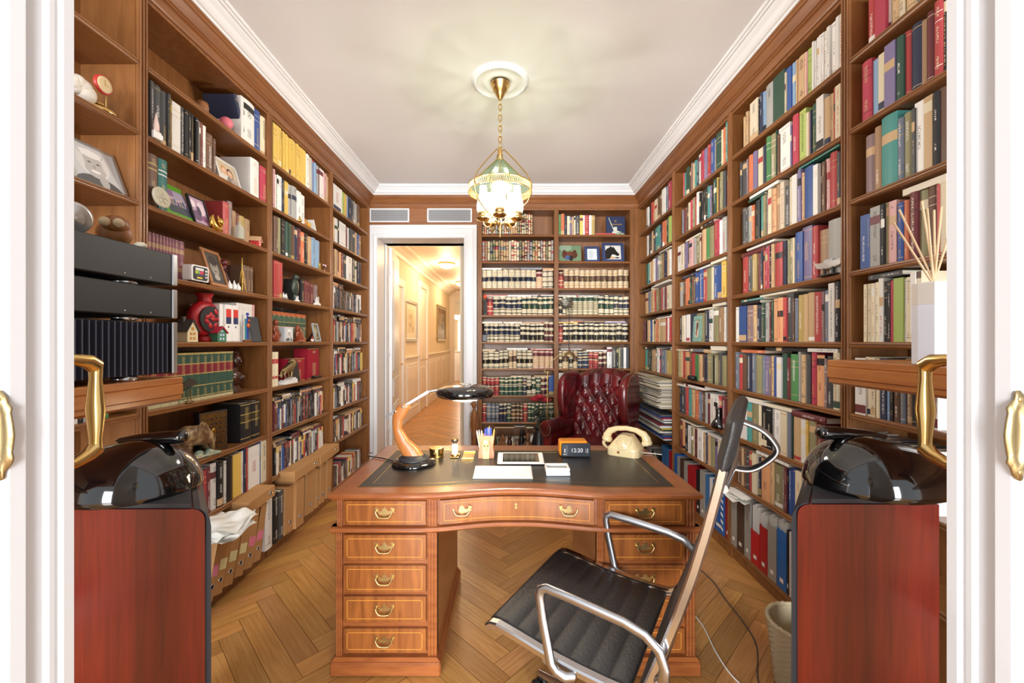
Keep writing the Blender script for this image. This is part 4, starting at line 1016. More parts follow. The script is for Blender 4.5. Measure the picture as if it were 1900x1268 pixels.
console(1, 1.15, 1.276, 1.364, 1.506, 'thick honey wood console shelf carrying the reed diffuser')
# amplifiers
def amp(z0, z1, label, ribs=False):
    t = thing('amplifier', label, 'amplifier', (-1.37, 1.2, z0)); ya, yb = .93, 1.424
    b = MB(); b.box(-1.585, -1.162 if not ribs else -1.185, ya, yb, z0, z1, .003); b.part('body', M_ampb, t)
    b = MB(); b.box(-1.588, -1.158, yb, yb + .022, z0 - .002, z1 + .002, .003); b.part('faceplate', M_alu, t)
    if ribs:
        b = MB()
        n = 26
        for i in range(n):
            y = ya + (yb - ya - .01) * (i + .5) / n; b.box(-1.186, -1.16, y - .0022, y + .0022, z0 + .004, z1 - .004, .001)
        b.part('heat_sink', mat('heat_sink_grey', '565868', .35, .5), t)
    for y in (1.02, 1.3):
        for x in (-1.53, -1.21):
            b = MB(); b.lathe([(.03, z0 - .0145), (.032, z0 - .012), (.032, z0 - .002), (.028, z0)], (x, y, 0), 20); b.part('foot', M_chrome, t)
    b = MB()
    for y in (1.1, 1.25, 1.34): b.ell((-1.1615 if not ribs else -1.184, y, z0 + .012), (.0015, .003, .003), 8, 4)
    b.part('screws', M_chrome, t)
M_ampb = mat('black_anodised', '29292B', .55, .2, bump=.03, bs=200)
amp(1.321, 1.494, 'finned black power amplifier at the bottom of the stack', True)
amp(1.511, 1.607, 'slim black amplifier in the middle of the stack')
amp(1.624, 1.729, 'black amplifier on top of the stack, below the silver ornament')
# reed diffuser
DXX, DYY, DZZ = 1.185, 1.16, 1.3645
t = thing('reed_diffuser', 'white eight sided reed diffuser pot with pale sticks', 'diffuser', (DXX, DYY, DZZ))
b = MB(); b.lathe([(.044, 0), (.046, .003), (.046, .165), (.0455, .168)], (DXX, DYY, DZZ), 8, smooth=False); b.part('pot', mat('white_ceramic', 'DFE0EA', .3), t)
b = MB(); b.lathe([(.046, .168), (.046, .226), (.043, .23), (.03, .228), (.03, .2)], (DXX, DYY, DZZ), 8, smooth=False); b.part('collar', mat('stone_collar', 'DCD6CE', .5), t)
rnd = random.Random(8)
for tx, ty in ((-.115, .0), (-.07, .03), (-.05, -.03), (-.015, .02), (.02, .0), (.03, .03), (.05, -.02)):
    b = MB(); b.tube([(DXX + tx * -.12, DYY + ty * -.2, DZZ + .2), (DXX + tx, DYY + ty, DZZ + .46 - abs(tx) * .5 + rnd.uniform(-.01, .02))], .0028, 6); b.part('reed', mat('pale_reed', 'DDBE98', .7), t)
# wicker basket
WX, WY = 1.2, 1.70
t = thing('waste_basket', 'woven pale straw waste basket beside the right speaker', 'waste basket', (WX, WY, 0)); M_wick = mat('pale_straw', 'D9C8A4', .8); b = MB()
def wk(u, v, o=0): 
    a = 2 * PI * u; r_ = .098 + .032 * v; k = .0035 * math.sin(a * 22 + PI * int(v * 26)) 
    return (WX + (r_ + k + o) * math.cos(a), WY + (r_ + k + o) * math.sin(a), .004 + .27 * v)
b.grid(lambda u, v: wk(u, v), 110, 52, True); b.grid(lambda u, v: wk(1 - u, v, -.008), 60, 30, True); b.add([wk(i / 30, 0) for i in range(30)], [tuple(range(30))[::-1]]); b.part('woven_body', M_wick, t)
b = MB(); pts = [(WX + .127 * math.cos(2 * PI * i / 80), WY + .127 * math.sin(2 * PI * i / 80), .276 + .003 * math.sin(i * 2.6)) for i in range(80)]; b.tube(pts, .0085, 8, True); b.part('rim', M_wick, t)
# cords on the floor
def cord(pts, label, m):
    P = []
    for i in range(len(pts) - 1):
        p0, p1, p2, p3 = [Vector(pts[max(0, min(len(pts) - 1, i + k))]) for k in (-1, 0, 1, 2)]
        for j in range(8):
            f = j / 8; P.append(.5 * ((2 * p1) + (p2 - p0) * f + (2 * p0 - 5 * p1 + 4 * p2 - p3) * f * f + (3 * p1 - p0 - 3 * p2 + p3) * f ** 3))
    P.append(Vector(pts[-1])); MB().tube(P, .0032, 6).top('power_cord', m, label, 'cord')
cord([(.86, 2.9, .004), (1.13, 2.75, .004), (1.2, 2.5, .004), (1.19, 2.31, .004), (1.165, 1.98, .004), (1.04, 1.74, .004), (1.0, 1.56, .004)], 'dark cord snaking across the parquet towards the wicker basket', mat('cord_grey', '5A4E4A', .6))
cord([(.84, 2.45, .004), (.93, 2.25, .004), (.965, 2.1, .004), (.943, 1.9, .004), (.95, 1.75, .004), (1.02, 1.6, .004)], 'thin white cord on the parquet beside the right desk pedestal', M_paper)

# ---------------------------------------------------------------- chandelier
t = thing('chandelier', 'brass chandelier with lit glass chimneys under a conical glass shade', 'chandelier', (CHX, CHY, 2.12)); c = (CHX, CHY, 0)
MB().lathe([(.012, 3.045), (.02, 3.06), (.03, 3.075), (.034, 3.09), (.05, 3.105), (.052, 3.12), (.062, 3.135), (.066, 3.146)], c, 32).part('canopy', M_brass, t)
for i in range(9):
    z = 3.05 - i * .036; b = MB(); P = []
    for k in range(20):
        a = 2 * PI * k / 20; x = .011 * math.cos(a); zz = (.024 if True else 0) * math.sin(a); P.append((CHX + (x if i % 2 else 0), CHY + (0 if i % 2 else x), z - .018 + zz))
    b.tube(P, .0034, 6, True); b.part('chain_link', M_brass, t)
MB().lathe([(0, 2.645), (.02, 2.65), (.012, 2.665), (.02, 2.675), (.012, 2.69), (.017, 2.7), (.009, 2.715), (.014, 2.725), (.006, 2.74), (0, 2.745)], c, 20).part('top_stem', M_brass, t)
M_shade = bpy.data.materials.new('pale_green_glass'); M_shade.use_nodes = True
nt = M_shade.node_tree; bs = nt.nodes['Principled BSDF']; bs.inputs['Base Color'].default_value = (*s2l('1E241C'), 1); bs.inputs['Roughness'].default_value = .15
tr = nt.nodes.new('ShaderNodeBsdfTransparent'); tr.inputs[0].default_value = (.86, .93, .84, 1); tl = nt.nodes.new('ShaderNodeBsdfTranslucent'); tl.inputs[0].default_value = (*s2l('8A9A84'), 1)
m1 = nt.nodes.new('ShaderNodeMixShader'); m1.inputs[0].default_value = .06; nt.links.new(bs.outputs[0], m1.inputs[1]); nt.links.new(tl.outputs[0], m1.inputs[2])
m2 = nt.nodes.new('ShaderNodeMixShader'); m2.inputs[0].default_value = .5; nt.links.new(m1.outputs[0], m2.inputs[1]); nt.links.new(tr.outputs[0], m2.inputs[2]); nt.links.new(m2.outputs[0], nt.nodes['Material Output'].inputs[0])
for i in range(8):
    a0, a1 = 2 * PI * i / 8, 2 * PI * (i + 1) / 8; b = MB()
    def P(a, r_, z): return (CHX + r_ * math.cos(a), CHY + r_ * math.sin(a), z)
    o_ = .004
    V = [P(a0, .018, 2.648), P(a1, .018, 2.648), P(a1, .207, 2.462), P(a0, .207, 2.462)]; V2 = [(x, y, z - .003) for x, y, z in V]
    b.add(V + V2, [(0, 1, 2, 3), (7, 6, 5, 4), (3, 2, 6, 7), (0, 3, 7, 4)], False); gp = b.part('glass_pane', M_shade, t)
    b = MB(); b.tube([P(a0, .018, 2.65), P(a0, .208, 2.464)], .003, 6); b.part('rib', M_brass, gp)
b = MB()
for z in (2.422, 2.468): b.tube([P(2 * PI * i / 64, .21, z) for i in range(64)], .0035, 6, True)
for i in range(96):
    a0 = 2 * PI * i / 96; a1 = a0 + 2 * PI / 96
    b.tube([P(a0, .21, 2.424), P(a1, .21, 2.466)], .0016, 4); b.tube([P(a1, .21, 2.424), P(a0, .21, 2.466)], .0016, 4)
b.part('pierced_band', M_brass, t)
M_chim = bpy.data.materials.new('lit_chimney_glass'); M_chim.use_nodes = True; nt = M_chim.node_tree; nt.nodes.remove(nt.nodes['Principled BSDF'])
em = nt.nodes.new('ShaderNodeEmission'); em.inputs[0].default_value = (1, .93, .78, 1); em.inputs[1].default_value = .75
tr = nt.nodes.new('ShaderNodeBsdfTransparent'); m1 = nt.nodes.new('ShaderNodeMixShader'); m1.inputs[0].default_value = .4
nt.links.new(em.outputs[0], m1.inputs[1]); nt.links.new(tr.outputs[0], m1.inputs[2]); nt.links.new(m1.outputs[0], nt.nodes['Material Output'].inputs[0])
for i in range(5):
    a = -PI / 2 + 2 * PI * i / 5; x, y = CHX + .117 * math.cos(a), CHY + .117 * math.sin(a)
    d = Vector((math.cos(a), math.sin(a), 0)); O = Vector((CHX, CHY, 0))
    b = MB(); b.tube([O + d * .012 + Vector((0, 0, 2.215)), O + d * .035 + Vector((0, 0, 2.235)), O + d * .055 + Vector((0, 0, 2.225)), O + d * .07 + Vector((0, 0, 2.195)), O + d * .09 + Vector((0, 0, 2.183)), O + d * .11 + Vector((0, 0, 2.196)), O + d * .117 + Vector((0, 0, 2.225))], .0045, 8); ar = b.part('arm', M_brass, t)
    MB().lathe([(.006, 2.22), (.03, 2.226), (.044, 2.236), (.045, 2.246), (.034, 2.252), (.036, 2.258), (.036, 2.285), (.034, 2.285), (.034, 2.26)], (x, y, 0), 24).part('lamp_cup', M_brass, ar)
    MB().lathe([(.032, 2.262), (.043, 2.30), (.044, 2.325), (.036, 2.37), (.026, 2.41), (.024, 2.455)], (x, y, 0), 24).part('chimney', M_chim, ar)
    light('chandelier_bulb', 'POINT', (x, y, 2.33), 23, (1, .94, .85), .02)
MB().lathe([(0, 2.12), (.006, 2.126), (.01, 2.14), (.005, 2.15), (.014, 2.165), (.014, 2.175), (.007, 2.185), (.017, 2.2), (.02, 2.215), (.012, 2.235), (.006, 2.26), (.006, 2.46), (0, 2.47)], c, 20).part('centre_stem', M_brass, t)
for a in (-.35, 2.0, 3.9):
    d = Vector((math.cos(a), math.sin(a), 0)); O = Vector((CHX, CHY, 0))
    b = MB(); b.tube([O + d * .01 + Vector((0, 0, 2.7)), O + d * .03 + Vector((0, 0, 2.706)), O + d * .1 + Vector((0, 0, 2.63)), O + d * .19 + Vector((0, 0, 2.52)), O + d * .217 + Vector((0, 0, 2.46)), O + d * .217 + Vector((0, 0, 2.40)), O + d * .19 + Vector((0, 0, 2.34)), O + d * .11 + Vector((0, 0, 2.27)), O + d * .04 + Vector((0, 0, 2.235)), O + d * .012 + Vector((0, 0, 2.21))], .0042, 8); b.part('support_rod', M_brass, t)

# ---------------------------------------------------------------- things round the armchair
fx, fy = .394, 4.4
t = thing('floor_lamp', 'slim brass reading lamp with curved arm, left of the armchair', 'floor lamp', (fx, fy, 0))
MB().lathe([(.11, 0), (.11, .01), (.1, .018), (.02, .03), (.008, .05)], (fx, fy, 0), 28).part('base', M_brass, t)
MB().tube([(fx, fy, .03), (fx, fy, 1.11)], .0065, 10).part('pole', M_brass, t)
b = MB(); b.tube([(fx - .03, fy, 1.1), (fx - .03, fy, 1.135), (fx + .0, fy, 1.15), (fx + .015, fy, 1.18), (fx + .06, fy, 1.235), (fx + .12, fy, 1.285), (fx + .19, fy, 1.31), (fx + .23, fy, 1.318)], .005, 8); b.tube([(fx - .035, fy, 1.105), (fx + .015, fy, 1.105)], .007, 8); b.part('arm', M_obrass, t)
MB().lathe([(.062, 1.275), (.06, 1.285), (.045, 1.305), (.02, 1.32), (.012, 1.335), (0, 1.337)], (fx + .235, fy, 0), 24).part('lamp_shade', M_obrass, t)
MB().tube([(fx + .235, fy, 1.335), (fx + .235, fy, 1.36)], [.008, .004], 8).part('finial', mat('wine_red', '8C2834', .4), t)
wx, wy = .655, 4.64
t = thing('wire_sculpture', 'tall thin steel stem topped by a silvery wire nest', 'sculpture', (wx, wy, 0))
MB().lathe([(.07, 0), (.07, .012), (.01, .018)], (wx, wy, 0), 20).part('base', M_dark, t)
b = MB(); b.tube([(wx, wy, .015), (wx, wy, 1.76), (wx - .01, wy - .02, 1.8), (wx - .03, wy - .03, 1.82)], .004, 6); b.part('stem', mat('gun_metal', '55565A', .4, .8), t)
rnd = random.Random(2); b = MB(); NC = Vector((wx - .045, wy - .06, 1.86))
for k in range(16):
    A = Matrix.Rotation(rnd.uniform(-.5, .5), 4, 'X') @ Matrix.Rotation(rnd.uniform(-.5, .5), 4, 'Y'); r1, r2 = rnd.uniform(.05, .085), rnd.uniform(.03, .05)
    b.tube([NC + A @ Vector((r1 * math.cos(2 * PI * i / 24), r2 * math.sin(2 * PI * i / 24), rnd.uniform(-.004, .004) + rnd.uniform(-.02, .03) * (i == 0))) + Vector((0, 0, (k - 8) * .004)) for i in range(24)], .0035, 5, True)
b.part('wire_nest', mat('silver_wire', 'A9A69C', .35, .9), t)
rx, ry = .312, 4.48
t = thing('rose_vase', 'dark vase of red roses left of the armchair', 'vase', (rx, ry, 0))
MB().lathe([(.07, 0), (.075, .01), (.06, .05), (.07, .2), (.085, .33), (.06, .43), (.04, .47), (.045, .49), (.035, .485)], (rx, ry, 0), 24).part('vase', M_blk, t)
M_rose = mat('rose_red', 'B02A38', .6); M_leaf = mat('dark_leaf', '2F3A2E', .6)
for hx, hy, hz in ((-.045, 0, .80), (.0, -.02, .83), (.075, .01, .79)):
    b = MB(); b.tube([(rx + hx * .1, ry, .45), (rx + hx * .7, ry + hy, .65), (rx + hx, ry + hy, hz)], .004, 6); stem = b.part('stem', M_leaf, t)
    b = MB(); rnd = random.Random(int(hz * 1000))
    for ly in range(4):
        for k in range(6):
            a = k * PI / 3 + ly * .5; r_ = .012 + .011 * ly; A = Matrix.Rotation(a, 4, 'Z') @ T(r_, 0, 0) @ Matrix.Rotation(.25 + .25 * ly, 4, 'Y')
            b.ell((0, 0, 0), (.004, .018 + .003 * ly, .024 - .002 * ly), 8, 6, M=Matrix.Identity(4)) if False else None
            b.M = T(rx + hx, ry + hy, hz + .012 - .004 * ly) @ A; b.ell((0, 0, 0), (.004, .017 + .004 * ly, .024), 8, 6); b.M = None
    b.part('rose_head', M_rose, stem)
    b = MB()
    for k in range(9):
        f = .12 + .09 * k; a = k * 2.4; q = Vector((rx + hx * (.1 + .9 * f), ry, .45 + (hz - .45) * f * .92)); b.M = T(*q) @ rotz(a) @ Matrix.Rotation(.5, 4, 'Y') @ T(.045, 0, 0)
        b.ell((0, 0, 0), (.042, .024, .004), 10, 6); b.M = None
    b.part('leaves', M_leaf, stem)
# tall carved statue
sx_, sy_ = -.398, 4.56
t = thing('wooden_statue', 'tall slender carved wooden figure standing against the door casing', 'statue', (sx_, sy_, 0))
b = MB(); pr = [(.03, 0), (.034, .01), (.034, .05), (.028, .06), (.03, .3), (.034, .42), (.03, .5), (.036, .58), (.034, .64), (.02, .675), (.014, .69), (.02, .705), (.026, .73), (.024, .755), (.012, .772), (0, .775)]
b.lathe([(r_ * 1.0, z) for r_, z in pr], (sx_, sy_, 0), 20); b.part('body', M_carve, t)
b = MB(); b.tube([(sx_ + .03, sy_ - .01, .62), (sx_ + .036, sy_ - .018, .5), (sx_ + .012, sy_ - .034, .4)], .009, 8); b.tube([(sx_ - .03, sy_ - .01, .62), (sx_ - .036, sy_ - .018, .5), (sx_ - .012, sy_ - .034, .4)], .009, 8); b.part('arms', M_carve, t)
b = MB(); b.tube([(sx_ - .02, sy_, .745), (sx_ - .036, sy_ - .01, .735)], [.02, .008], 8); b.part('face', M_carve, t)
# ---------------------------------------------------------------- books
import re
PAL = {'W': 'E9E7E2', 'C': 'E3D5B0', 'I': 'D9CBAE', 'T': 'CFA873', 'O': 'DB6B2E', 'Y': 'E8BE25', 'G': '24503F', 'g': '3C8A45', 'L': 'A9C44A', 'E': '2C9A94', 'N': '25304F', 'B': '2656A4', 'b': '7FA8CF',
       'S': '6E7A90', 'P': '7C6FA0', 'M': '74262F', 'R': 'BE2A2E', 'K': 'C21E48', 'p': 'E0A6A6', 'k': '1C1B1E', 'D': '45464A', 'A': 'A9A9A6', 'H': '6B4730', 'h': 'A98055', 'm': '8A6F72', 'o': 'E09A5E', 'v': '8F8A5C', 'u': 'B79A42'}
CN = {'W': 'white', 'C': 'cream', 'I': 'ivory', 'T': 'tan', 'O': 'orange', 'Y': 'yellow', 'G': 'dark green', 'g': 'green', 'L': 'lime green', 'E': 'teal', 'N': 'navy blue', 'B': 'blue', 'b': 'pale blue', 'S': 'slate blue',
      'P': 'purple', 'M': 'maroon', 'R': 'red', 'K': 'crimson', 'p': 'pink', 'k': 'black', 'D': 'dark grey', 'A': 'grey', 'H': 'brown', 'h': 'light brown', 'm': 'mauve', 'o': 'peach', 'v': 'olive', 'u': 'ochre'}
def soft(c):
    l = .3 * c[0] + .59 * c[1] + .11 * c[2]; return tuple(.8 * x + .2 * l * t_ + .008 for x, t_ in zip(c, (1.06, 1.0, .92)))
PL = {k: soft(s2l(v)) for k, v in PAL.items()}; PAGE = s2l('E6DDC8')
LIGHT = set('WCITYLbApoe')
ROWN = ['top', 'second', 'third', 'fourth', 'fifth', 'sixth', 'seventh', 'eighth', 'lowest']
ONES = 'first second third fourth fifth sixth seventh eighth ninth tenth eleventh twelfth thirteenth fourteenth fifteenth sixteenth seventeenth eighteenth nineteenth'.split()
def nth(i):
    if i < 20: return ONES[i - 1]
    t_ = {2: 'twent', 3: 'thirt', 4: 'fort', 5: 'fift'}[i // 10]
    return t_ + 'ieth' if i % 10 == 0 else t_ + 'y-' + ONES[i % 10 - 1]
ZM = {'a': (1340, 3.73), 'b': (1340, 4.227), 'c': (1340, 3.73), 'd': (1560, 2.756), 'e': (1560, 2.641), 'f': (1180, 4.225), 'g': (1180, 3.96), 'h': (1180, 3.522), 'i': (260, 4.696), 'j': (260, 4.877), 'k': (480, 3.9625),
      'l': (480, 3.727), 'm': (260, 3.9625), 'n': (330, 3.622), 'o': (880, 6.129), 'p': (880, 6.129), 'q': (870, 5.0), 'r': (480, 5.764)}
class BookMesh:
    def __init__(s): s.v = []; s.f = []; s.col = []; s.ink = []; s.uv = []; s.sm = []
    def face(s, pts, col, ink=(0, 0, 0, 0), uv=None, smooth=False):
        n = len(s.v); s.v += pts; s.f.append(tuple(range(n, n + len(pts)))); s.col.append(col); s.ink.append(ink); s.uv.append(uv or [(0, 0, 0, 0)] * len(pts)); s.sm.append(smooth)
    def mesh(s, name):
        me = bpy.data.meshes.new(name); me.from_pydata(s.v, [], s.f); me.materials.append(M_book)
        a = me.color_attributes.new('Col', 'FLOAT_COLOR', 'CORNER'); k = me.color_attributes.new('Ink', 'FLOAT_COLOR', 'CORNER')
        d = []; e = []; un = []; um = []
        for f, c, i, u in zip(s.f, s.col, s.ink, s.uv):
            for j in range(len(f)):
                d += (*c[:3], 1); e += i; un += u[j][:2]; um += u[j][2:]
        a.data.foreach_set('color', d); k.data.foreach_set('color', e)
        me.uv_layers.new(name='spine').data.foreach_set('uv', un); me.uv_layers.new(name='metres').data.foreach_set('uv', um)
        me.update(); return me
def book_cover(t, h, d, bands, ink, rounded=True, hard=True):
    """spine faces -y, thickness along x from 0 to t; bands: [(z0,z1,col)] fractions"""
    b = BookMesh(); n = (4 if rounded < 2 else 8) if rounded else 1; bul = (min(.006, t * .18) if rounded < 2 else t * .34) if rounded else 0
    xs = [t * i / n for i in range(n + 1)]; sp = [(x, bul * (1 - (2 * x / t - 1) ** 2) * -1 + bul) for x in xs]
    base = max(bands, key=lambda q: (q[1] - q[0] > .12, q[0] > .3, q[1] - q[0]))[2]; w_ = min(.0025, t * .2) if hard else .0005
    for z0, z1, c in bands:
        za, zb_ = z0 * h, z1 * h
        for i in range(n):
            (xa, ya), (xb, yb_) = sp[i], sp[i + 1]
            uv = [(xa / t, z0, xa, za), (xb / t, z0, xb, za), (xb / t, z1, xb, zb_), (xa / t, z1, xa, zb_)]
            b.face([(xa, ya, za), (xb, yb_, za), (xb, yb_, zb_), (xa, ya, zb_)], c, ink, uv)
    y0 = bul
    b.face([(0, d, 0), (0, y0, 0), (0, y0, h), (0, d, h)], base); b.face([(t, y0, 0), (t, d, 0), (t, d, h), (t, y0, h)], base)
    # board thickness and inner sides
    for z, up in ((h, 1), (0, 0)):
        P1 = [(0, y0, z), (w_, y0 + w_, z), (w_, d, z), (0, d, z)]; P2 = [(t - w_, y0 + w_, z), (t, y0, z), (t, d, z), (t - w_, d, z)]
        P3 = [(x, y, z) for x, y in sp] + [(t - w_, y0 + w_, z), (w_, y0 + w_, z)]
        for P in (P1, P2, P3): b.face(P if up else P[::-1], base)
    b.face([(w_, y0 + w_, 0), (w_, d, 0), (w_, d, h), (w_, y0 + w_, h)], base); b.face([(t - w_, d, 0), (t - w_, y0 + w_, 0), (t - w_, y0 + w_, h), (t - w_, d, h)], base)
    b.face([(0, d, 0), (w_, d, 0), (w_, d, h), (0, d, h)][::-1], base); b.face([(t - w_, d, 0), (t, d, 0), (t, d, h), (t - w_, d, h)][::-1], base)
    return b, (w_, y0 + w_)
def book_pages(t, h, d, io, hard):
    w_, y0 = io; g = .003 if hard else .0004; b = BookMesh(); x0, x1, y1, z0, z1 = w_ + .0001, t - w_ - .0001, d - g, g, h - g
    V = [(x, y, z) for z in (z0, z1) for y in (y0, y1) for x in (x0, x1)]
    for f in ((0, 2, 3, 1), (4, 5, 7, 6), (0, 1, 5, 4), (2, 6, 7, 3), (0, 4, 6, 2), (1, 3, 7, 5)): b.face([V[i] for i in f], PAGE)
    return b
QUEUE = {}
def enqueue(kind, spec): QUEUE.setdefault(kind, []).append(spec)
def make_book(spec, merged=None):
    M, t, h, d, bands, ink, rounded, hard, pages = spec['M'], spec['t'], spec['h'], spec['d'], spec['bands'], spec['ink'], spec['rounded'], spec['hard'], True
    cv, io = book_cover(t, h, d, bands, ink, rounded, hard); pg = book_pages(t, h, d, io, hard) if spec.get('pages', True) else None
    if merged is not None:
        for q in (cv, pg):
            if q is None: continue
            n = len(merged.v); merged.v += [tuple(M @ Vector(p)) for p in q.v]; merged.f += [tuple(i + n for i in f) for f in q.f]
            merged.col += q.col; merged.ink += q.ink; merged.uv += q.uv; merged.sm += q.sm
        return
    o = bpy.data.objects.new(spec['name'], cv.mesh(spec['name'])); C.objects.link(o); o.matrix_world = M
    tag(o, spec['label'], spec['cat'], spec['group'])
    if pg is not None:
        p = bpy.data.objects.new('pages', pg.mesh('pages')); C.objects.link(p); p.parent = o
    return o
BR = random.Random(11)
def mkbands(c, h):
    col = PL[c]; v = BR.uniform(.88, 1.1); col = tuple(min(.9, x * v) for x in col); r_ = BR.random()
    alt = PL[BR.choice('WCkRNTGM')] if c in LIGHT else PL[BR.choice('TCuWkT')]
    if r_ < .3: return [(0, 1, col)], col
    if r_ < .5:
        a = BR.uniform(.55, .8); return [(0, a, col), (a, a + .14, alt), (a + .14, 1, col)], col
    if r_ < .7: return [(0, .06, col), (.06, .07, alt), (.07, .93, col), (.93, .94, alt), (.94, 1, col)], col
    if r_ < .8:
        a = BR.uniform(.1, .2); return [(0, .03, col), (.03, a, alt), (a, 1, col)], col
    return [(0, .12, col), (.12, .13, alt), (.13, .72, col), (.72, .73, alt), (.73, .84, col), (.84, .85, alt), (.85, 1, col)], col
def mkink(c):
    k = 'kNRMD' if c in LIGHT else 'CTWuW'
    q = PL[BR.choice(k)]; return (*q, BR.uniform(.05, 1) if BR.random() < .68 else 0)
TOPS = {}
def row(code, z, data, lying='', leanlast=0):
    wall = code[0]; bay = code[:2]; r_ = int(code[2]); ox, sc = ZM[z]
    toks = data.split(); x0 = float(toks[0]); zb = SH[r_]; M0 = WALLM[wall]; tops = []
    cnt = 0
    for tk in toks[1:]:
        m = re.match(r'(\d+)([A-Za-z])(\d)(.*)', tk); x1 = float(m[1]); c = m[2]; h = .15 + .015 * int(m[3])
        if c == '_': x0 = x1; continue
        rc = BR.uniform(.006, .022); pa, pb = ox + x0 / sc, ox + x1 / sc; u0, u1 = u_of(wall, pa, rc), u_of(wall, pb, rc); x0 = x1
        if 'x' in m[4]: continue
        cnt += 1; t = abs(u1 - u0) - .0006; u = min(u0, u1) + .0003
        if t < .004: continue
        h = min(h + BR.uniform(-.004, .004), (.28 if r_ == 0 else .272)); d = min(.225 - rc, max(.11, h * BR.uniform(.62, .75)))
        hard = ('p' not in m[4]) and (c not in 'WCYpIL' or BR.random() < .25) and t > .0125 and BR.random() < .9
        kind = 'paperback_book' if not hard else 'clothbound_book' if c in 'HvmMSPDGATuNh' and BR.random() < .72 else 'hardback_book'
        bands, col = mkbands(c, h); lean = 0
        M = M0 @ T(u, rc, zb + .0003)
        Y = abs((M @ Vector((0, 0, 0))).y); area = (pb - pa) * h * F / Y
        enqueue(kind, dict(M=M, t=t, h=h, d=d, bands=bands, ink=mkink(c), rounded=hard and t > .015, hard=hard, name=kind, cat='book', area=area,
                group=kind.split('_')[0] + ' books in the ' + BAYN[bay], label=f"{CN[c]} {kind.split('_')[0]} book, {nth(cnt)} from left, {ROWN[r_]} shelf, {BAYN[bay]}"))
        tops.append((u, u + t, h))
    TOPS[code] = tops; TOPS[code + 'z'] = z; TOPS[code + 'x'] = z
    lst = []; k = 0
    for tk in lying.split():
        m = re.match(r'(\d+)-(\d+)([A-Za-z])(\d+)', tk); pa, pb = ox + float(m[1]) / sc, ox + float(m[2]) / sc; rc = BR.uniform(.0, .02)
        u0, u1 = sorted((u_of(wall, pa, rc), u_of(wall, pb, rc))); u0 += .0005; u1 -= .0005; c = m[3]; t = float(m[4]) / 1000
        base = max([h for a, b_, h in tops + lst if a < u1 - .001 and b_ > u0 + .001] or [0]) + .0004
        t = min(t, .275 - base)
        if t < .006: continue
        k += 1; L_ = u1 - u0; d = min(.21, max(.12, L_ * .66)); flip = (c in 'WCI' and BR.random() < .6)
        hard = c not in 'WCIp'; bands, col = mkbands(c, L_)
        Mx = T(u1, rc, zb + base) @ Matrix.Rotation(-PI / 2, 4, 'Y')
        if flip: Mx = T(u0, rc + d, zb + base) @ Matrix.Rotation(PI, 4, 'Z') @ Matrix.Rotation(-PI / 2, 4, 'Y')
        M = M0 @ Mx; kind = 'hardback_book' if hard and c not in 'DNSMk' else 'clothbound_book' if hard else 'paperback_book'; Y = abs((M @ Vector((0, 0, 0))).y)
        enqueue(kind, dict(M=M, t=t, h=L_, d=d, bands=bands, ink=mkink(c), rounded=hard and t > .02, hard=hard, name=kind, cat='book', area=(pb - pa) * t * F / Y * 1.5,
                group='books lying in the ' + BAYN[bay], label=f"{CN[c]} book lying flat, {nth(k)} of those atop {ROWN[r_]} shelf row, {BAYN[bay]}"))
        lst.append((u0, u1, base + t))
# right wall, bay C
row('RC0', 'a', '143 158T3 175T4 192T4 245I6 256k5 275N6 298b6 352A7 432G7 440C5 478B6 510b6 518T5 575T5 582p5 620L5 632W6 650W6 668W6 684W6 703W6 722W6 742W6 762W6 785W6 807W6 828W6')
row('RC1', 'a', '118 133D5 165D5 177m5 207O5 235P5 250m5 281C5 297N5 328g7 370v7 376G7 392H5 470W7 480P5 520K7 530T4 580L7 598C5 606p5 617N5 650G6 700W7 742T5 772T5 781R6 818C6 830P6')
row('RC2', 'b', '152 178D5 200D5 224A5 254O5 287k5 300k6 320E6 340v6 360m6 385C7 417o6 455h7 485I7 530D5 545C7 585W7 612P8 640T6 712B7 748W6 775H6 803H6 838p6 893R7 922D6', '205-330G14 215-440W16 420-560W14 600-918E30')
row('RC3', 'b', '155 198R5 228D5 262u5 298M5 312N5 330O5 352K6 372K6 385k6 408T6 465R6 503N6 527v6 552v6 566C6 620B7 697P8 742R7 754B5 824h5 922A7', '150-335M26 192-410W12 410-655N34 660-752W24')
row('RC4', 'b', '108 132W5 188B5 235m5 262T5 300N5 326G5 370A5 382M5 398G5 425o6 470o6 497R6 552D7 564H5 590S5 632u6 665T6 715T6 770R6 800m6 832S6 878W8 915k8', '140-290k22 150-325E12 295-590W14 320-660C18 590-830G14 668-870W22')
row('RC5', 'c', '85 112S6 136R5 164H5 200N6 228S6 268v5 292S5 322P5 334m5 358T5 376B5 408W5 442G6 468M5 520g6 540A7 570T6 587A5 612D6 645K7 702o6 722m5 760D6 805C7', '130-295O18 296-585k30 590-800W22 390-605R12 595-780C14')
row('RC6', 'c', '105 125W6 165W6 200E6 252v6 272C6 308k6 337k6 362A6 402W6 445C6 475S6 488G6 540T5 578W5 595Y5 640v5 700M5', '120-300W14 300-480C18 480-712M30 130-280W12')
row('RC7', 'c', '100 125H6 145T6 162H6 180D6 205R6 236C6 250S5 265N5 325o6 355T6 415v6 430m6 445M6 455N6 480B7 505B7 548C7 590W7 620m7 650T7 690R6', '235-460W16 245-450W10')
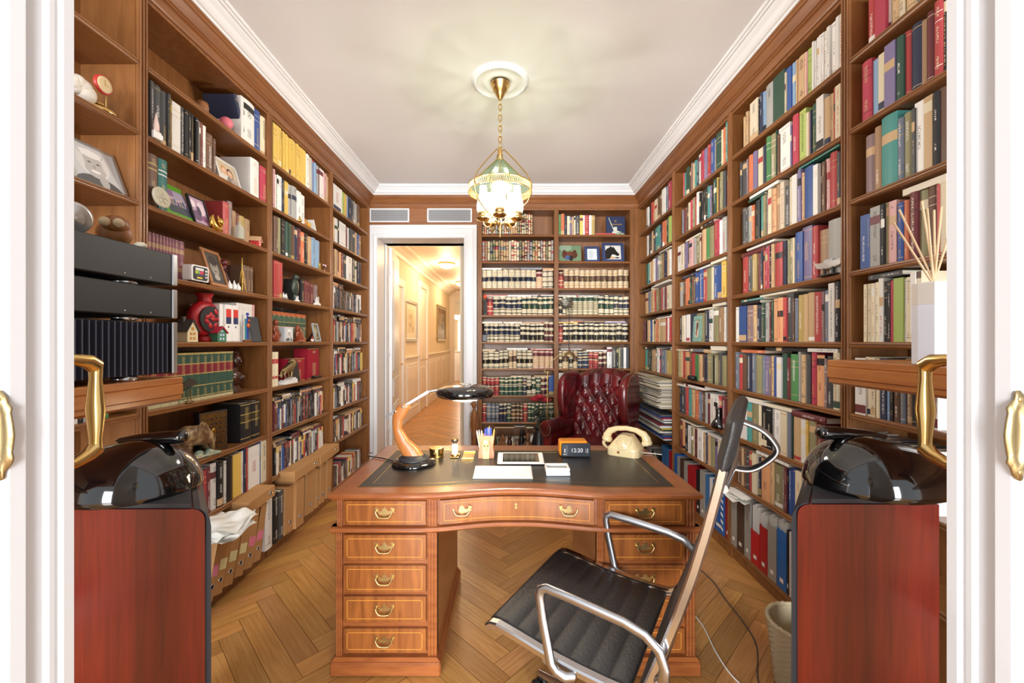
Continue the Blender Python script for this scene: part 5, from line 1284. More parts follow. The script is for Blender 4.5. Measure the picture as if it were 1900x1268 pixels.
# right wall, bay D (nearest)
row('RD0', 'd', '135 175R6 228K6 258W6 290T6 330C6 385T5 430S5 460B4 500H5 540D5')
row('RD1', 'd', '103 152K6 192b5 222C5 275P6 314G6 355R6 408N6 436h6 472M7 515R7 545k7')
row('RD2', 'd', '122 168m6 202h7 283E8 316S6 362v6 378D6 425W7 468T7 497k7 540H7')
row('RD3', 'd', '100 132B5 150B5 200A6 220k6 240v6 285p6 315B5 345O5 385M6 440v6 490H6 500R6 540C6', '315-540C24')
row('RD4', 'e', '112 128C6 150C6 165C6 185C6 208W7 228k6 242k6 257K6 305L6 322W6 340C6 366W7 395H7', '135-300D20 185-395W16')
row('RD5', 'e', '70 122W6 145C6 168C6 192C6 222N6 240b6 257k6 284H6 312S6 350h6 368k6 384k6 402D6 440A6 475W6')
row('RD6', 'e', '60 110S5 150T5 200H5 240N5 290R5 340G5 390D5 440W5')
# right wall, bay B
row('RB0', 'f', '365 376R4 388E4 412G5 428H4 443m5 455T4 470E5 495N5 510W6 528K6 555P6 578R6 615B7 622C6 665G7 678C7 698O7 716E8')
row('RB1', 'f', '357 371S4 386M4 400H4 411D5 423C5 437K6 458v6 475K6 490W7 503k6 516k6 529k6 542k6 556k6 572E6 590P6 601k5 625G7 640Y7 652H6 675v8 697D7 713K7')
row('RB2', 'f', '328 352W5 373I5 402P5 417D5 440p5 470A5 500v5 512I4 545T6 570g6 607v6 648K7 668W6 706A7', '390-500W14 498-608k26 606-700W14')
row('RB3', 'g', '318 341A4 359H4 375O5 391O5 405G5 420H5 436H5 461B6 490B7 515R6 546v6 567C6 600B6 628B6 663Y7', '335-430N22 440-545W14 548-660W22')
row('RB4', 'g', '320 338D5 355I5 371P5 395W5 440N5 500v5 532N6 564W6 603v6 633h6 660W6', '455-560C12 562-658W24')
row('RB5', 'g', '305 321v5 341T5 358R5 390o5 402H5 432R4 456g4 486T4 496H4 525N4 556v5 571k4 597v4 627D5 660v4', '250-388W10 390-495S20 497-548T24 548-658W22 545-655W10')
row('RB6', 'g', '315 331N5 358D5 381R5 403E5 430T5 456O5 476S5 502H5 521A5 546M5 572W5 600W5 625R5 660M5', '300-440W14 355-500W18 505-640W16 540-658E14')
row('RB7', 'g', '320 336M6 357o6 381k6 400W5 416v5 432C5 451M5 487W6 506T5 521N5 540T5 576v5 601P5 640I5', '330-445C10 525-640W14')
# right wall, bay A
row('RA0', 'f', '83 97W4 114k4 130R5 146O4 165C5 186H5 203H6 228W6 248S6 275K7')
row('RA1', 'f', '80 96W5 109D5 121D5 131T5 146D5 166E6 185E6 201N6 218O6 235O6 255G6 271L6')
row('RA2', 'f', '75 88G5 101E5 114I5 130T5 148W6 163P6 185A6 201v6 220h6 238N6 253T6 271W6', '145-235D14 180-271W10')
row('RA3', 'g', '65 86T5 104S5 130T6 144R5 163v5 180H5 193R5 206A5 219M5 252I5', '30-110k16 115-250W12 140-240C10')
row('RA4', 'g', '45 55H5 69M5 80k5 95T5 118B5 126C5 141T5 156O5 173T5 216T5 231R5 239W5 252R5', '70-150k18 150-250W10 155-252k16')
row('RA5', 'g', '65 81E5 91D5 106G5 119H5 141T5 153H5 168W5 184R5 214S5 252u5', '50-150k16 152-252D14')
# left wall
row('L10', 'i', '880 902W7p 1002W7 1052B7 1108C7', '')
row('L11', 'i', '95 125D7 190D7 245D7 268D7 277H6 352W6 396D6 425k6 448k6 470k6 492k6 516k6 528H5 547M5 572W5 585H3x 640H3 665H3')
row('L20', 'k', '107 135Y8p 150Y8p 165Y8p 178Y8p 190Y8p 200Y8p 212Y8p 224Y8p 238Y8p 252Y8p 266Y8p 280Y8p 294Y8p 310Y8p 328Y8p 345Y8p 356C8 371W8 390I8 400b7 412R8 430b7 446A7 480W7 500p6 517T6')
row('L21', 'k', '107 122p7 134W6 150W6 168W6 192N6 216Y6 250A6 285A6 312W5 336W5')
row('L22', 'k', '115 130H7 147H7 168v7 190k7 203N7 220G7 239G7 268H7 291N7 315M7 340O6 366k6 394T6 421b6 451b6')
row('L23', 'l', '110 150R7 170R7')
row('L30', 'k', '550 605W5 618W5 632L5 646Y5 663b5 681N5 697D5 712A5 728A5 746H5')
row('L31', 'k', '552 561T5 586W5 593k5 640W5 656M5 669W5 696D5 712D5 726T5 740B5 755h5')
row('L32', 'k', '552 563H6 574T6 586h6 598H6 610o6 622M6 634D6 653D6 686W6 711D6 726C6 742N6 756N6')
row('L17', 'n', '80 140I6 178E6 196R6 224M6 270W7 312k7 330W6 370k7 425Y7 445W7 462N8 474R8 550W7 562B8 600C9')
row('BR0', 'o', '960 986g6 1026O6 1056N5 1086C4 1113P4 1134T4 1151C4 1200D5 1236Y5 1258W5 1306R5 1336W5 1373u5', '1380-1600R16')
row('BR8', 'q', '835 860k5 890H5 920D5 950T5 980N5 1010k5 1050M5')
row('BL8', 'q', '250 262k5 275v5 290k5 310D5 340N5 372T5 410C5 430S5 465H5 500D5 530k5 552S5 605W7')
row('RA8', 'q', '1640 1655A4 1670p4 1690W4 1710D4 1728C4 1742k4')

# ---- bound volumes on the back wall: bands of colour on rounded leather spines
VP = {'n': 'CIICCICINNkNNCICCIICC', 'r': 'MMpMMpMMMMpMMMMpMMpMM', 't': 'IkIIIIIkIIIIIkIIIIIkI', 'b': 'TITTITITkHHHHkTITTITI', 'e': 'vCIvCIvIvIvIvIvCGGGkC', 'w': 'CIkCICkCNNNNkCINNkCIC', 'g': 'CkCCICCkGGGGkCICGGkIC',
      'a': 'CIkkkkkkCICkkkCICkkCI', 'd': 'CMkMMkCIMMMkCICMkMMCC', 's': 'CkCICCkkkkkCICkCICkCI', 'q': 'pIoIoIoIoIoIoIMMMMpIM', 'G': 'GGGGCGGGGGCkCGGGCCGGC', 'N': 'NNNNCNNNNNCNNTTNNCNNC', 'R': 'RRMRRMRRRRCMMRRRRCRRC', 'S': 'SSSkSSSSSCSSSASSSCSSS', 'H': 'HHkHCHHHTTkHHCHHkHCHH', 'V': 'NNNNNkNNNTTkNNkINNkII', 'u': 'RRRRCRRRRCRRRRRMMMMCM'}
VN = {'n': 'cream with dark label', 'r': 'dull red', 't': 'plain tan', 'b': 'tan with brown label', 'e': 'olive patterned', 'w': 'cream with navy labels', 'g': 'cream with green labels', 'a': 'cream and black', 'd': 'cream and maroon', 's': 'ribbed cream with black label', 'q': 'peach and maroon', 'G': 'dark green', 'N': 'navy blue', 'R': 'red', 'S': 'slate grey', 'H': 'brown', 'V': 'navy and cream', 'u': 'red and cream'}
def volumes(code, z, data, lying=''):
    bay = code[:2]; r_ = int(code[2]); ox, sc = ZM[z]; toks = data.split(); x0 = float(toks[0]); tops = []; n = 0
    for tk in toks[1:]:
        m = re.match(r'(\d+)([A-Za-z])(\d)', tk); x1 = float(m[1]); rc = BR.uniform(.004, .01)
        u0, u1 = u_of('B', ox + x0 / sc, rc), u_of('B', ox + x1 / sc, rc); n += 1; x0 = x1; ty = m[2]; h = .15 + .0145 * int(m[3])
        if ty == 'x':
            L_ = BR.choice(['C', 'T', 'I', 'v', 'C', 'A', 'T']); alt = BR.choice('RGMkNHR'); P = [L_] * 21
            for i in range(21):
                if i % BR.choice((3, 4, 5)) == 0: P[i] = alt
            if BR.random() < .4: P[12] = P[13] = P[14] = BR.choice('RGSM')
            P = ''.join(P); nm = f'slim {CN[L_]} and {CN[alt]}'
        else: P = VP[ty]; nm = VN[ty]
        v = BR.uniform(.85, 1.08); k = len(P); bands = [(i / k, (i + 1) / k, tuple(min(.9, q * v) for q in PL[P[i]])) for i in range(k)]
        t = u1 - u0 - .004; h += BR.uniform(-.006, .004); u0 += .0016; sh_ = BR.uniform(-.012, .012); bands = [(max(0, a + sh_ * (a > 0)), min(1, e + sh_ * (e < 1)), c_) for a, e, c_ in bands]
        enqueue('leather_volume', dict(M=WALLM['B'] @ T(u0 + .0004, rc, SH[r_] + .0003), t=t, h=h, d=min(.21, h * .72), bands=bands, ink=(*PL['u'], BR.uniform(.05, 1)), rounded=2, hard=True, name='leather_volume', cat='book', area=(x1 - x0) * h,
                group='bound volumes in the ' + BAYN[bay], label=f"{nm} leather volume, {nth(n)} from left, {ROWN[r_]} shelf, {BAYN[bay]}"))
        tops.append((u0, u1, h))
    lst = []; k = 0
    for tk in lying.split():
        m = re.match(r'(\d+)-(\d+)([A-Za-z])(\d+)', tk); rc = BR.uniform(.0, .015); u0, u1 = u_of('B', ox + float(m[1]) / sc, rc), u_of('B', ox + float(m[2]) / sc, rc); c = m[3]; t = float(m[4]) / 1000
        base = max([h for a, b_, h in tops + lst if a < u1 - .001 and b_ > u0 + .001] or [0]) + .0004; t = min(t, .274 - base)
        if t < .006: continue
        k += 1; L_ = u1 - u0; bands, col = mkbands(c, L_); kind = 'hardback_book' if c not in 'WCI' else 'paperback_book'
        enqueue(kind, dict(M=WALLM['B'] @ T(u1, rc, SH[r_] + base) @ Matrix.Rotation(-PI / 2, 4, 'Y'), t=t, h=L_, d=.16, bands=bands, ink=mkink(c), rounded=False, hard=c not in 'WCI', name=kind, cat='book', area=L_ * t * 26000,
                group='books lying in the ' + BAYN[bay], label=f"{CN[c]} book lying flat, {nth(k)} of those atop {ROWN[r_]} shelf row, {BAYN[bay]}"))
        lst.append((u0, u1, base + t))
volumes('BL0', 'o', '90 ' + ' '.join(f'{90 + 25 * i}x6' for i in range(1, 24)))
volumes('BL1', 'o', '90 ' + ' '.join(f'{round(90 + 30.1 * i)}x6' for i in range(1, 28)))
volumes('BL2', 'o', '88 135n4 198n4 258n4 322n4 390n4 460n4 528n4 590n4 645n4 705n4 775q3 835t4 900t4', '85-310W11 310-510H9 520-775H13 780-902q12'.replace('q', 'o') + ' 90-310W8 320-520S8 530-770b10 780-902T10')
volumes('BR2', 'o', '960 1018u3 1078b4 1140b4 1200b4 1265b4 1322b4 1384b4 1450b4 1520b4 1582b4 1640b4 1700b4 1762b4', '958-1180T9')
volumes('BL3', 'p', '145 212u4 288w4 356w4 425w4 482w4 540w4 597g4 655g4 722g4 782g4 838g4 902g4', '120-375W9 378-650W9 660-900N8 130-375R8 380-650W11 660-900W11')
volumes('BR3', 'p', '962 1005a3 1050g4 1115e4 1178e4 1240e4 1298e4 1362e4 1415e4 1485g4 1545g4 1592g4 1648w4 1702w4 1765w4', '958-1190W12 1192-1420W11 1440-1680N12 1195-1420k8')
volumes('BL4', 'p', '110 172w4 222w4 272w4 348w4 400w4 455w4 522w4 585a4 635a4 702a4 732a4 797a4 850d5 902d5', '90-320C9 330-545W13 555-795T14 92-315W11 330-545T9')
volumes('BR4', 'p', '962 1010u4 1068a4 1126a4 1190a4 1250a4 1308a4 1368a4 1422a4 1486a4 1546a4 1620a4 1688a4 1755a4', '958-1175Y12 1245-1475k13 1480-1735P13 1060-1235O8 1250-1475T8 1490-1715W8')
volumes('BL5', 'p', '95 158s3 225s3 282s3 330s4 388s4 440b4 482b4 542s4 600s4 665s4 738q4 804q4 860q4 900q4', '92-235T12 370-605W10 640-890R10 95-240C11 372-605W10 642-890W8')
volumes('BR5', 'p', '962 1004s4 1075b4 1126s4 1178b4 1238N3 1305N3 1360R3 1415R3 1466d3 1508d3', '960-1180k10 985-1220W9 1275-1508W16')
row('BR5', 'p', '1510 1568W6 1618D6 1640k6 1662v6 1698D6 1708W6 1728W6 1765D6')
volumes('BL6', 'q', '125 165R4 198R4 238R4 282R4 330G4 366G4 408G4 448G4 498G4 536N4 582s4 622g4 668G4 712d4 740d4', '390-575C9 605-760T12')
row('BL6', 'q', '742 788B5'); row('BR6', 'q', '832 885W7 900R4 960D5 1000H5', '')
volumes('BL7', 'q', '125 160R4 208S4 246S4 280S4 318V4 352V4 392G4 438H4 472H4 504H4 544R4 580G4 612G4 650g4 690G4 742G4 788G4')
volumes('BR7', 'q', '832 858s4 884s4 910d4 940g4 970s4 1010d4')
# ---- film cases on the left wall
DV = random.Random(5)
def dvds(code, z, x0, x1, n, h=.19, lying=''):
    bay = code[:2]; r_ = int(code[2]); ox, sc = ZM[z]
    ws = [DV.uniform(.8, 1.25) for _ in range(n)]; tot = sum(ws); x = x0
    for i in range(n):
        xa, xb = x, x + (x1 - x0) * ws[i] / tot; x = xb; rc = DV.uniform(.004, .014)
        u0, u1 = u_of('L', ox + xa / sc, rc), u_of('L', ox + xb / sc, rc)
        c = DV.choice('WkDWHMNkTDSCHkWRYoDBHWkmA'); col = PL[c]; alt = PL[DV.choice('WkRNTDYH')]; a = DV.uniform(.1, .25); b2 = DV.uniform(.75, .9)
        bands = [(0, a, PL[DV.choice('kWDN')] if DV.random() < .4 else col), (a, b2, col), (b2, 1, alt if DV.random() < .6 else col)]
        hh = h + DV.uniform(-.003, .003)
        enqueue('film_case', dict(M=WALLM['L'] @ T(u0 + .0003, rc, SH[r_] + .0003), t=u1 - u0 - .0006, h=hh, d=.135, bands=bands, ink=(*PL['k' if c in LIGHT else 'W'], DV.uniform(.05, 1)), rounded=False, hard=False, pages=False, name='film_case', cat='disc case', area=1 + (xb - xa) / sc,
                group='film cases in the ' + BAYN[bay], label=f"{CN[c]} spined film case, {nth(i + 1)} from left, {ROWN[r_]} shelf, {BAYN[bay]}"))
    k = 0; lst = []
    for tk in lying.split():
        m = re.match(r'(\d+)-(\d+)x(\d)', tk); u0, u1 = u_of('L', ox + float(m[1]) / sc), u_of('L', ox + float(m[2]) / sc)
        for j in range(int(m[3])):
            k += 1; c = DV.choice('kDHMTWoN'); bands = [(0, .2, PL[c]), (.2, .85, PL[c]), (.85, 1, PL[DV.choice('WkT')])]
            enqueue('film_case', dict(M=WALLM['L'] @ T(u1 - .001, .005 + .004 * (j % 2), SH[r_] + h + .004 + .0146 * j) @ Matrix.Rotation(-PI / 2, 4, 'Y'), t=.014, h=u1 - u0 - .002, d=.135, bands=bands, ink=(*PL['W' if c not in LIGHT else 'k'], DV.uniform(.05, 1)), rounded=False, hard=False, pages=False, name='film_case', cat='disc case', area=3,
                    group='film cases in the ' + BAYN[bay], label=f"{CN[c]} film case lying flat, {nth(k)} of those atop {ROWN[r_]} shelf, {BAYN[bay]}"))
dvds('L26', 'l', 107, 445, 29, .19, '107-160x2 165-225x3 230-262x2 290-370x4 375-443x3')
dvds('L27', 'n', 648, 975, 30, .19, '650-740x2 760-830x3 835-900x3 905-970x2')
dvds('L33', 'l', 520, 708, 22, .19, '520-555x3 557-590x3'); dvds('L34', 'l', 520, 712, 23, .19, '520-545x3 558-600x4 604-655x3 660-712x4')
dvds('L35', 'l', 520, 718, 23, .19, '522-548x3 552-604x4 608-655x3 660-708x4'); dvds('L36', 'l', 520, 712, 22, .19, '522-540x2 545-596x3 655-710x2')
dvds('L37', 'l', 520, 714, 22, .19, '525-560x2 600-712x1'); dvds('L38', 'n', 1050, 1228, 22, .19, '')
for kind, items in QUEUE.items():
    items.sort(key=lambda s_: -s_['area']); n = 300
    for sp in items[:n]: make_book(sp)
    if len(items) > n:
        mg = BookMesh()
        for sp in items[n:]: make_book(sp, mg)
        nm = {'hardback_book': 'hardback_books', 'clothbound_book': 'clothbound_books', 'paperback_book': 'paperback_books', 'leather_volume': 'leather_volumes', 'film_case': 'film_cases'}[kind]
        o = bpy.data.objects.new(nm, mg.mesh(nm)); C.objects.link(o); o['kind'] = 'stuff'; o['label'] = f"remaining small {nm.replace('_', ' ')} on the far shelves"; o['category'] = 'books'
print('BOOKS', {k: len(v) for k, v in QUEUE.items()})
# ---------------------------------------------------------------- ornaments on the shelves
def wt(name, label, cat, wall, u, d, z, group=None):
    return thing(name, label, cat, WALLM[wall] @ Vector((u, d, z)), 0, group)
def wb(wall, *mx):
    b = MB(); b.M = WALLM[wall]
    for m in mx: b.M = b.M @ m
    return b
def px2u(z, x, wall='L', d=.0): return u_of(wall, ZM[z][0] + x / ZM[z][1], d)
def pic(b, w_, h_, kind, y=-.0006):
    """flat printed picture in local x,z (0..w, 0..h), facing -y"""
    def E(cx, cz, rx, rz, c, k, n=20):
        b.col = (*s2l(c), 1); b.add([(w_ * min(1, max(0, cx + rx * math.cos(2 * PI * i / n))), y - .00006 * k, h_ * min(1, max(0, cz + rz * math.sin(2 * PI * i / n)))) for i in range(n)], [tuple(range(n))], False)
    def Rr(x0, x1, z0, z1, c, k=0):
        b.col = (*s2l(c), 1); b.add([(w_ * x0, y - .00006 * k, h_ * z0), (w_ * x1, y - .00006 * k, h_ * z0), (w_ * x1, y - .00006 * k, h_ * z1), (w_ * x0, y - .00006 * k, h_ * z1)], [(0, 1, 2, 3)], False)
    if kind == 'portrait_bw':
        Rr(0, 1, 0, 1, 'C9C9C9'); E(.5, -.05, .5, .3, '5A5A5A', 1); E(.5, .56, .33, .36, 'E2E0DC', 2); E(.5, .5, .24, .31, 'BDBAB6', 3); E(.42, .58, .035, .018, '3A3A3A', 4); E(.6, .58, .035, .018, '3A3A3A', 4); E(.5, .48, .03, .05, 'A8A5A1', 4); E(.5, .36, .1, .035, 'F2F0EE', 5); E(.5, .81, .26, .1, 'EDEBE7', 5); E(.25, .6, .07, .24, 'DAD8D4', 5); E(.76, .6, .07, .24, 'DAD8D4', 5); E(.62, .14, .1, .16, 'B5B2AE', 5)
    elif kind == 'portrait_dark':
        Rr(0, 1, 0, 1, '4A4740'); E(.5, .0, .45, .32, '2C2A27', 1); E(.5, .55, .28, .32, '8F8A80', 2); E(.5, .75, .3, .16, '35322E', 3); E(.42, .57, .04, .02, '2A2826', 3); E(.6, .57, .04, .02, '2A2826', 3); E(.5, .4, .08, .025, '57524C', 3); E(.5, .2, .2, .1, 'A39E94', 3)
    elif kind == 'couple':
        Rr(0, 1, 0, 1, 'C9B79C'); E(.33, .1, .3, .3, 'D8D2CC', 1); E(.68, .1, .3, .3, 'A89C92', 1); E(.35, .58, .17, .27, 'C79A66', 2); E(.35, .52, .13, .2, 'E0B496', 3); E(.66, .54, .17, .27, '5A3C28', 2); E(.66, .5, .13, .2, 'DDB090', 3); E(.35, .44, .05, .015, 'A04A3E', 4); E(.66, .42, .05, .015, 'A04A3E', 4)
    elif kind == 'violet':
        Rr(0, 1, 0, 1, 'B79AB0'); E(.3, .3, .3, .2, '6E5672', 1); E(.7, .6, .25, .3, 'D8C4D0', 1); E(.5, .5, .14, .2, '4E4458', 2); E(.75, .25, .2, .12, '8A5A86', 2); E(.2, .75, .15, .15, 'E4D8DE', 2)
    elif kind == 'horse_brown':
        Rr(0, 1, 0, 1, '6E8A6C'); E(.3, .85, .3, .2, '8FA68C', 1); E(.5, .4, .36, .22, '6A3A26', 1); E(.26, .46, .1, .26, '5A3020', 2); E(.72, .46, .1, .26, '54301F', 2); E(.4, .25, .12, .14, '4A5E8C', 3); E(.55, .22, .1, .16, '222024', 3); Rr(0, 1, 0, .06, '7A4A34', 3)
    elif kind == 'horse_black':
        Rr(0, 1, 0, 1, 'D9D8D2'); 
        P = [(.0, .0), (.0, .62), (.12, .78), (.3, .88), (.36, .99), (.42, .88), (.55, .9), (.62, .8), (.72, .6), (.9, .38), (.88, .28), (.76, .24), (.6, .34), (.44, .36), (.36, .22), (.3, .05)]
        b.col = (*s2l('1E1A18'), 1); b.add([(w_ * x, y - .0001, h_ * z) for x, z in P], [tuple(range(len(P)))], False); E(.45, .12, .14, .08, 'C9A468', 2); E(.75, .12, .16, .05, '3A3A34', 2)
    elif kind == 'letter':
        Rr(0, 1, 0, 1, 'DCE4E8')
        for i in range(11): Rr(.16, .5 + .35 * ((i * 37) % 10) / 10, .12 + .07 * i, .145 + .07 * i, '8C939A', 1)
    elif kind == 'rug':
        Rr(0, 1, 0, 1, 'C8B8A4'); E(.4, .6, .3, .3, '7A5A50', 1); E(.65, .4, .25, .3, 'E0D0C0', 1); E(.3, .25, .2, .15, '9A5A58', 2); E(.55, .7, .12, .2, '4E4440', 2); E(.72, .72, .1, .12, 'B89888', 2)
    elif kind == 'arab':
        Rr(0, 1, 0, 1, '5C5A48'); E(.5, .5, .4, .42, '8A8668', 1); E(.45, .55, .2, .26, 'B0A890', 2); E(.6, .35, .16, .14, '44443A', 2)
    elif kind == 'street':
        Rr(0, 1, 0, 1, 'A79CB4'); Rr(0, 1, 0, .35, '3E4650', 1)
        for i in range(7): E(.12 + .13 * i, .4 + .05 * (i % 3), .05, .13, ('5A4A68', '7C6A50', '4A5868')[i % 3], 2); E(.12 + .13 * i, .56 + .05 * (i % 3), .03, .04, 'D8B49A', 3)
        Rr(.0, .45, .7, 1, '8E6F92', 1)
def photo_frame(wall, uc, d, z, w_, h_, label, kind, fm, border=.016, lean=.22, yaw=0, name='framed_photo', group=None, mat_=None):
    Mx = T(uc, d, z + .0005) @ rotz(yaw) @ Matrix.Rotation(-lean, 4, 'X') @ T(-w_ / 2, 0, 0)
    t = wt(name, label, 'framed photo', wall, uc, d, z, group); bd = border
    b = wb(wall, Mx); b.box(0, w_, 0, .014, 0, bd, .003); b.box(0, w_, 0, .014, h_ - bd, h_, .003); b.box(0, bd, 0, .014, bd, h_ - bd); b.box(w_ - bd, w_, 0, .014, bd, h_ - bd); b.part('frame', fm, t)
    b = wb(wall, Mx, T(bd, .006, bd)); b.col = (*s2l('D8D4CC'), 1); b.box(0, w_ - 2 * bd, 0, .006, 0, h_ - 2 * bd); pic(b, w_ - 2 * bd, h_ - 2 * bd, kind); b.part('photo', M_vg, t)
    b = wb(wall, T(uc, d + .014, z + .0005) @ rotz(yaw)); k = math.sin(lean) * h_; b.prism([(k * .62 + .002, h_ * .62), (k * .62 + .006, h_ * .62), (k + .055, 0), (k + .045, 0)], 'x', -.015, .015); b.part('easel_back', M_blk, t)
    return t
M_silver = mat('silver_frame', 'C4C2BE', .3, .8); M_fblk = mat('black_frame', '232326', .4); M_ftan = mat('copper_frame', 'A9764E', .4, .3); M_fwhite = mat('pearl_frame', 'DAD5D0', .35); M_navyf = mat('navy_board', '2F3C66', .6); M_tealf = mat('pale_teal_frame', '7FA79C', .6)
def book1(wall, u0, u1, r_, h, d, c, label, rc=.012, bands=None, lean=0, hard=True, name='hardback_book', cat='book', group=None, M=None, ink=None):
    col = PL[c] if c in PL else s2l(c); sp = dict(M=(WALLM[wall] @ T(u0, rc, SH[r_] + .0004) @ (Matrix.Rotation(lean, 4, 'Y') if lean else Matrix.Identity(4))) if M is None else M, t=u1 - u0, h=h, d=d, bands=bands or [(0, .1, col), (.1, .11, PL['u']), (.11, .88, col), (.88, .89, PL['u']), (.89, 1, col)], ink=ink or (*PL['T'], .4), rounded=hard, hard=hard, name=name, cat=cat, group=group, label=label, area=9)
    if group is None: sp['group'] = None
    o = make_book2(sp); return o
def make_book2(sp):
    g = sp['group']; sp['group'] = g or 'x'; o = make_book(sp)
    if not g: del o['group']
    return o
# --- left wall, bay beside the left door
u = 1.665; z = SH[1]
t = wt('dome_clock', 'anniversary clock with red dial under a glass dome, near the left door', 'clock', 'L', u, .06, z)
b = wb('L', T(u, .06, z)); b.lathe([(.062, 0), (.064, .008), (.056, .016), (.05, .018)], (0, 0, 0), 28); b.part('base', M_brass, t)
b = wb('L', T(u, .06, z)); b.lathe([(.052, .018), (.052, .12), (.046, .15), (.03, .168), (0, .174)], (0, 0, 0), 28); b.part('glass_dome', mat('dome_glass', '30302E', .02, alpha=.07), t)
b = wb('L', T(u, .03, z + .115) @ Matrix.Rotation(PI / 2, 4, 'X')); b.lathe([(.036, -.008), (.036, .002), (.032, .004), (.022, .003)], (0, 0, 0), 32); dd = b.part('dial_ring', mat('dial_red', 'C8382E', .4), t)
b = wb('L', T(u, .03, z + .115) @ Matrix.Rotation(PI / 2, 4, 'X')); b.lathe([(.031, .0042), (.031, .005), (.021, .005)], (0, 0, 0), 32); b.part('hour_ring', mat('dial_cream', 'E3C99A', .4), dd)
b = wb('L', T(u, .03, z + .115)); b.box(-.001, .001, -.006, -.0055, -.002, .02); b.box(-.002, .014, -.006, -.0055, -.001, .001); b.part('hands', M_gold, dd)
b = wb('L', T(u, .05, z))
for dx in (-.028, .028): b.tube([(dx, 0, .017), (dx, 0, .09)], .004, 8)
b.lathe([(0, .03), (.018, .034), (.018, .04), (0, .044)], (0, 0, 0), 12); b.part('pillars', M_brass, t)
t = wt('sea_shell', 'pale spiral sea shell left of the dome clock', 'shell', 'L', 1.575, .05, z)
b = wb('L', T(1.575, .05, z + .042)); 
for i in range(9): b.ell((.028 * math.cos(i * .8) * (1 - i / 10), -.01, .02 * math.sin(i * .8) + .003 * i), (.036 * (1 - i / 11), .03 * (1 - i / 12), .036 * (1 - i / 11)), 14, 8)
b.part('shell', mat('shell_pale', 'D8CFC2', .5, bump=.3, bs=50), t)
photo_frame('L', 1.665, .03, SH[2], .225, .20, 'silver framed black and white photo of a laughing person, near the left door', 'portrait_bw', M_silver, .014, .35)
# silver ornament and brown owl on the amplifiers
t = thing('silver_ornament', 'polished silver spiral ornament on top of the amplifiers', 'ornament', (-1.235, 1.165, 1.7305))
b = MB(); b.M = T(-1.235, 1.165, 1.7305) @ rotz(1.0)
b.lathe([(.045, -.012), (.047, 0), (.04, .01), (.03, .008), (.026, .012), (.012, .013), (.008, .018), (0, .02)], (0, 0, .048), 32, M=Matrix.Rotation(PI / 2 + .35, 4, 'X')); b.part('disc', M_silver, t)
b = MB(); b.M = T(-1.235, 1.165, 1.7305) @ rotz(1.0); b.ell((-.04, .02, .045), (.05, .04, .045), 20, 12); b.ell((-.045, .0, .1), (.022, .02, .03), 14, 8); b.part('body', M_silver, t)
t = thing('wooden_owl', 'small carved brown owl with pale eye discs on the amplifiers', 'ornament', (-1.27, 1.33, 1.7305))
b = MB(); b.ell((-1.27, 1.33, 1.775), (.05, .04, .045), 18, 12); b.ell((-1.25, 1.315, 1.80), (.035, .035, .03), 16, 10); b.part('body', M_carve, t)
b = MB(); Mo = Matrix.Rotation(PI / 2 + .2, 4, 'X')
for dx in (-.016, .016): b.M = T(-1.235, 1.285, 1.80) @ rotz(.6); b.lathe([(.014, 0), (.012, .004), (0, .005)], (dx, 0, 0), 16, M=Mo)
b.part('eye_discs', mat('eye_tan', 'C9B28C', .5), t)
b = MB(); b.ell((-1.2, 1.345, 1.742), (.02, .014, .011), 10, 6); b.part('foot_pebble', mat('pebble', 'D9CDB4', .5), t)
# --- left wall, second bay: row 1 (top) to row 3
z = SH[0]
book1('L', px2u('i', 935), px2u('i', 960), 0, .25, .19, 'N', 'navy album leaning at an angle on the top shelf, bay with red vase', lean=-.42)
book1('L', px2u('i', 965), px2u('i', 985), 0, .25, .18, 'G', 'dark green book leaning beside the navy album, top shelf', lean=-.33)
book1('L', px2u('i', 990), px2u('i', 1006), 0, .255, .18, 'o', 'orange and navy thin book leaning on white books, top shelf', lean=-.25, bands=[(0, 1, PL['O'])])
def lump(wall, u, d, z, r, label, m, cat='ornament', name='ornament'):
    t = wt(name, label, cat, wall, u, d, z); b = wb(wall, T(u, d, z + r[2])); b.ell((0, 0, 0), r, 18, 12); b.ell((r[0] * .4, -r[1] * .2, r[2] * .6), (r[0] * .5, r[1] * .5, r[2] * .5), 14, 8); b.part('body', m, t); return t
lump('L', px2u('i', 620), .05, z, (.035, .03, .035), 'small brown rounded ornament on the top shelf left of the navy album', M_carve)
t = wt('ball', 'pink rounded ball on the top shelf in front of the navy album', 'ball', 'L', px2u('i', 795), .03, z); b = wb('L', T(px2u('i', 795), .03, z + .034)); b.ell((0, 0, 0), .034, 20, 12); b.part('ball', mat('soft_pink', 'D8707E', .5), t)
z = SH[1]
t = wt('church_figurine', 'tiny white church with red tipped spire in front of the black books', 'ornament', 'L', px2u('i', 140), .02, z)
uu = px2u('i', 140); b = wb('L', T(uu, -.0 + .002, z)); b.box(-.02, .02, -.012, .004, 0, .035, .003); b.box(.01, .024, -.016, .004, 0, .025, .003); b.part('nave', M_whitep, t)
b = wb('L', T(uu, -.002, z)); b.lathe([(.012, .035), (.012, .06), (.002, .115), (0, .118)], (-.003, 0, 0), 8, smooth=False); b.part('spire', mat('spire_rose', 'E3C8C0', .5), t)
photo_frame('L', px2u('i', 800, d=.03), .03, z, .19, .15, 'pearl framed colour photo of two smiling people on second shelf', 'couple', M_fwhite, .016, .3)
book1('L', px2u('i', 985), px2u('i', 1058), 1, .235, .2, 'W', 'very thick white box volume right of the framed couple', bands=[(0, .2, PL['W']), (.2, .205, PL['T']), (.205, .8, PL['W']), (.8, .805, PL['T']), (.805, 1, PL['W'])])
book1('L', px2u('i', 1066), px2u('i', 1140), 1, .225, .17, 'K', 'thick crimson volume beside the thick white box volume')
z = SH[2]
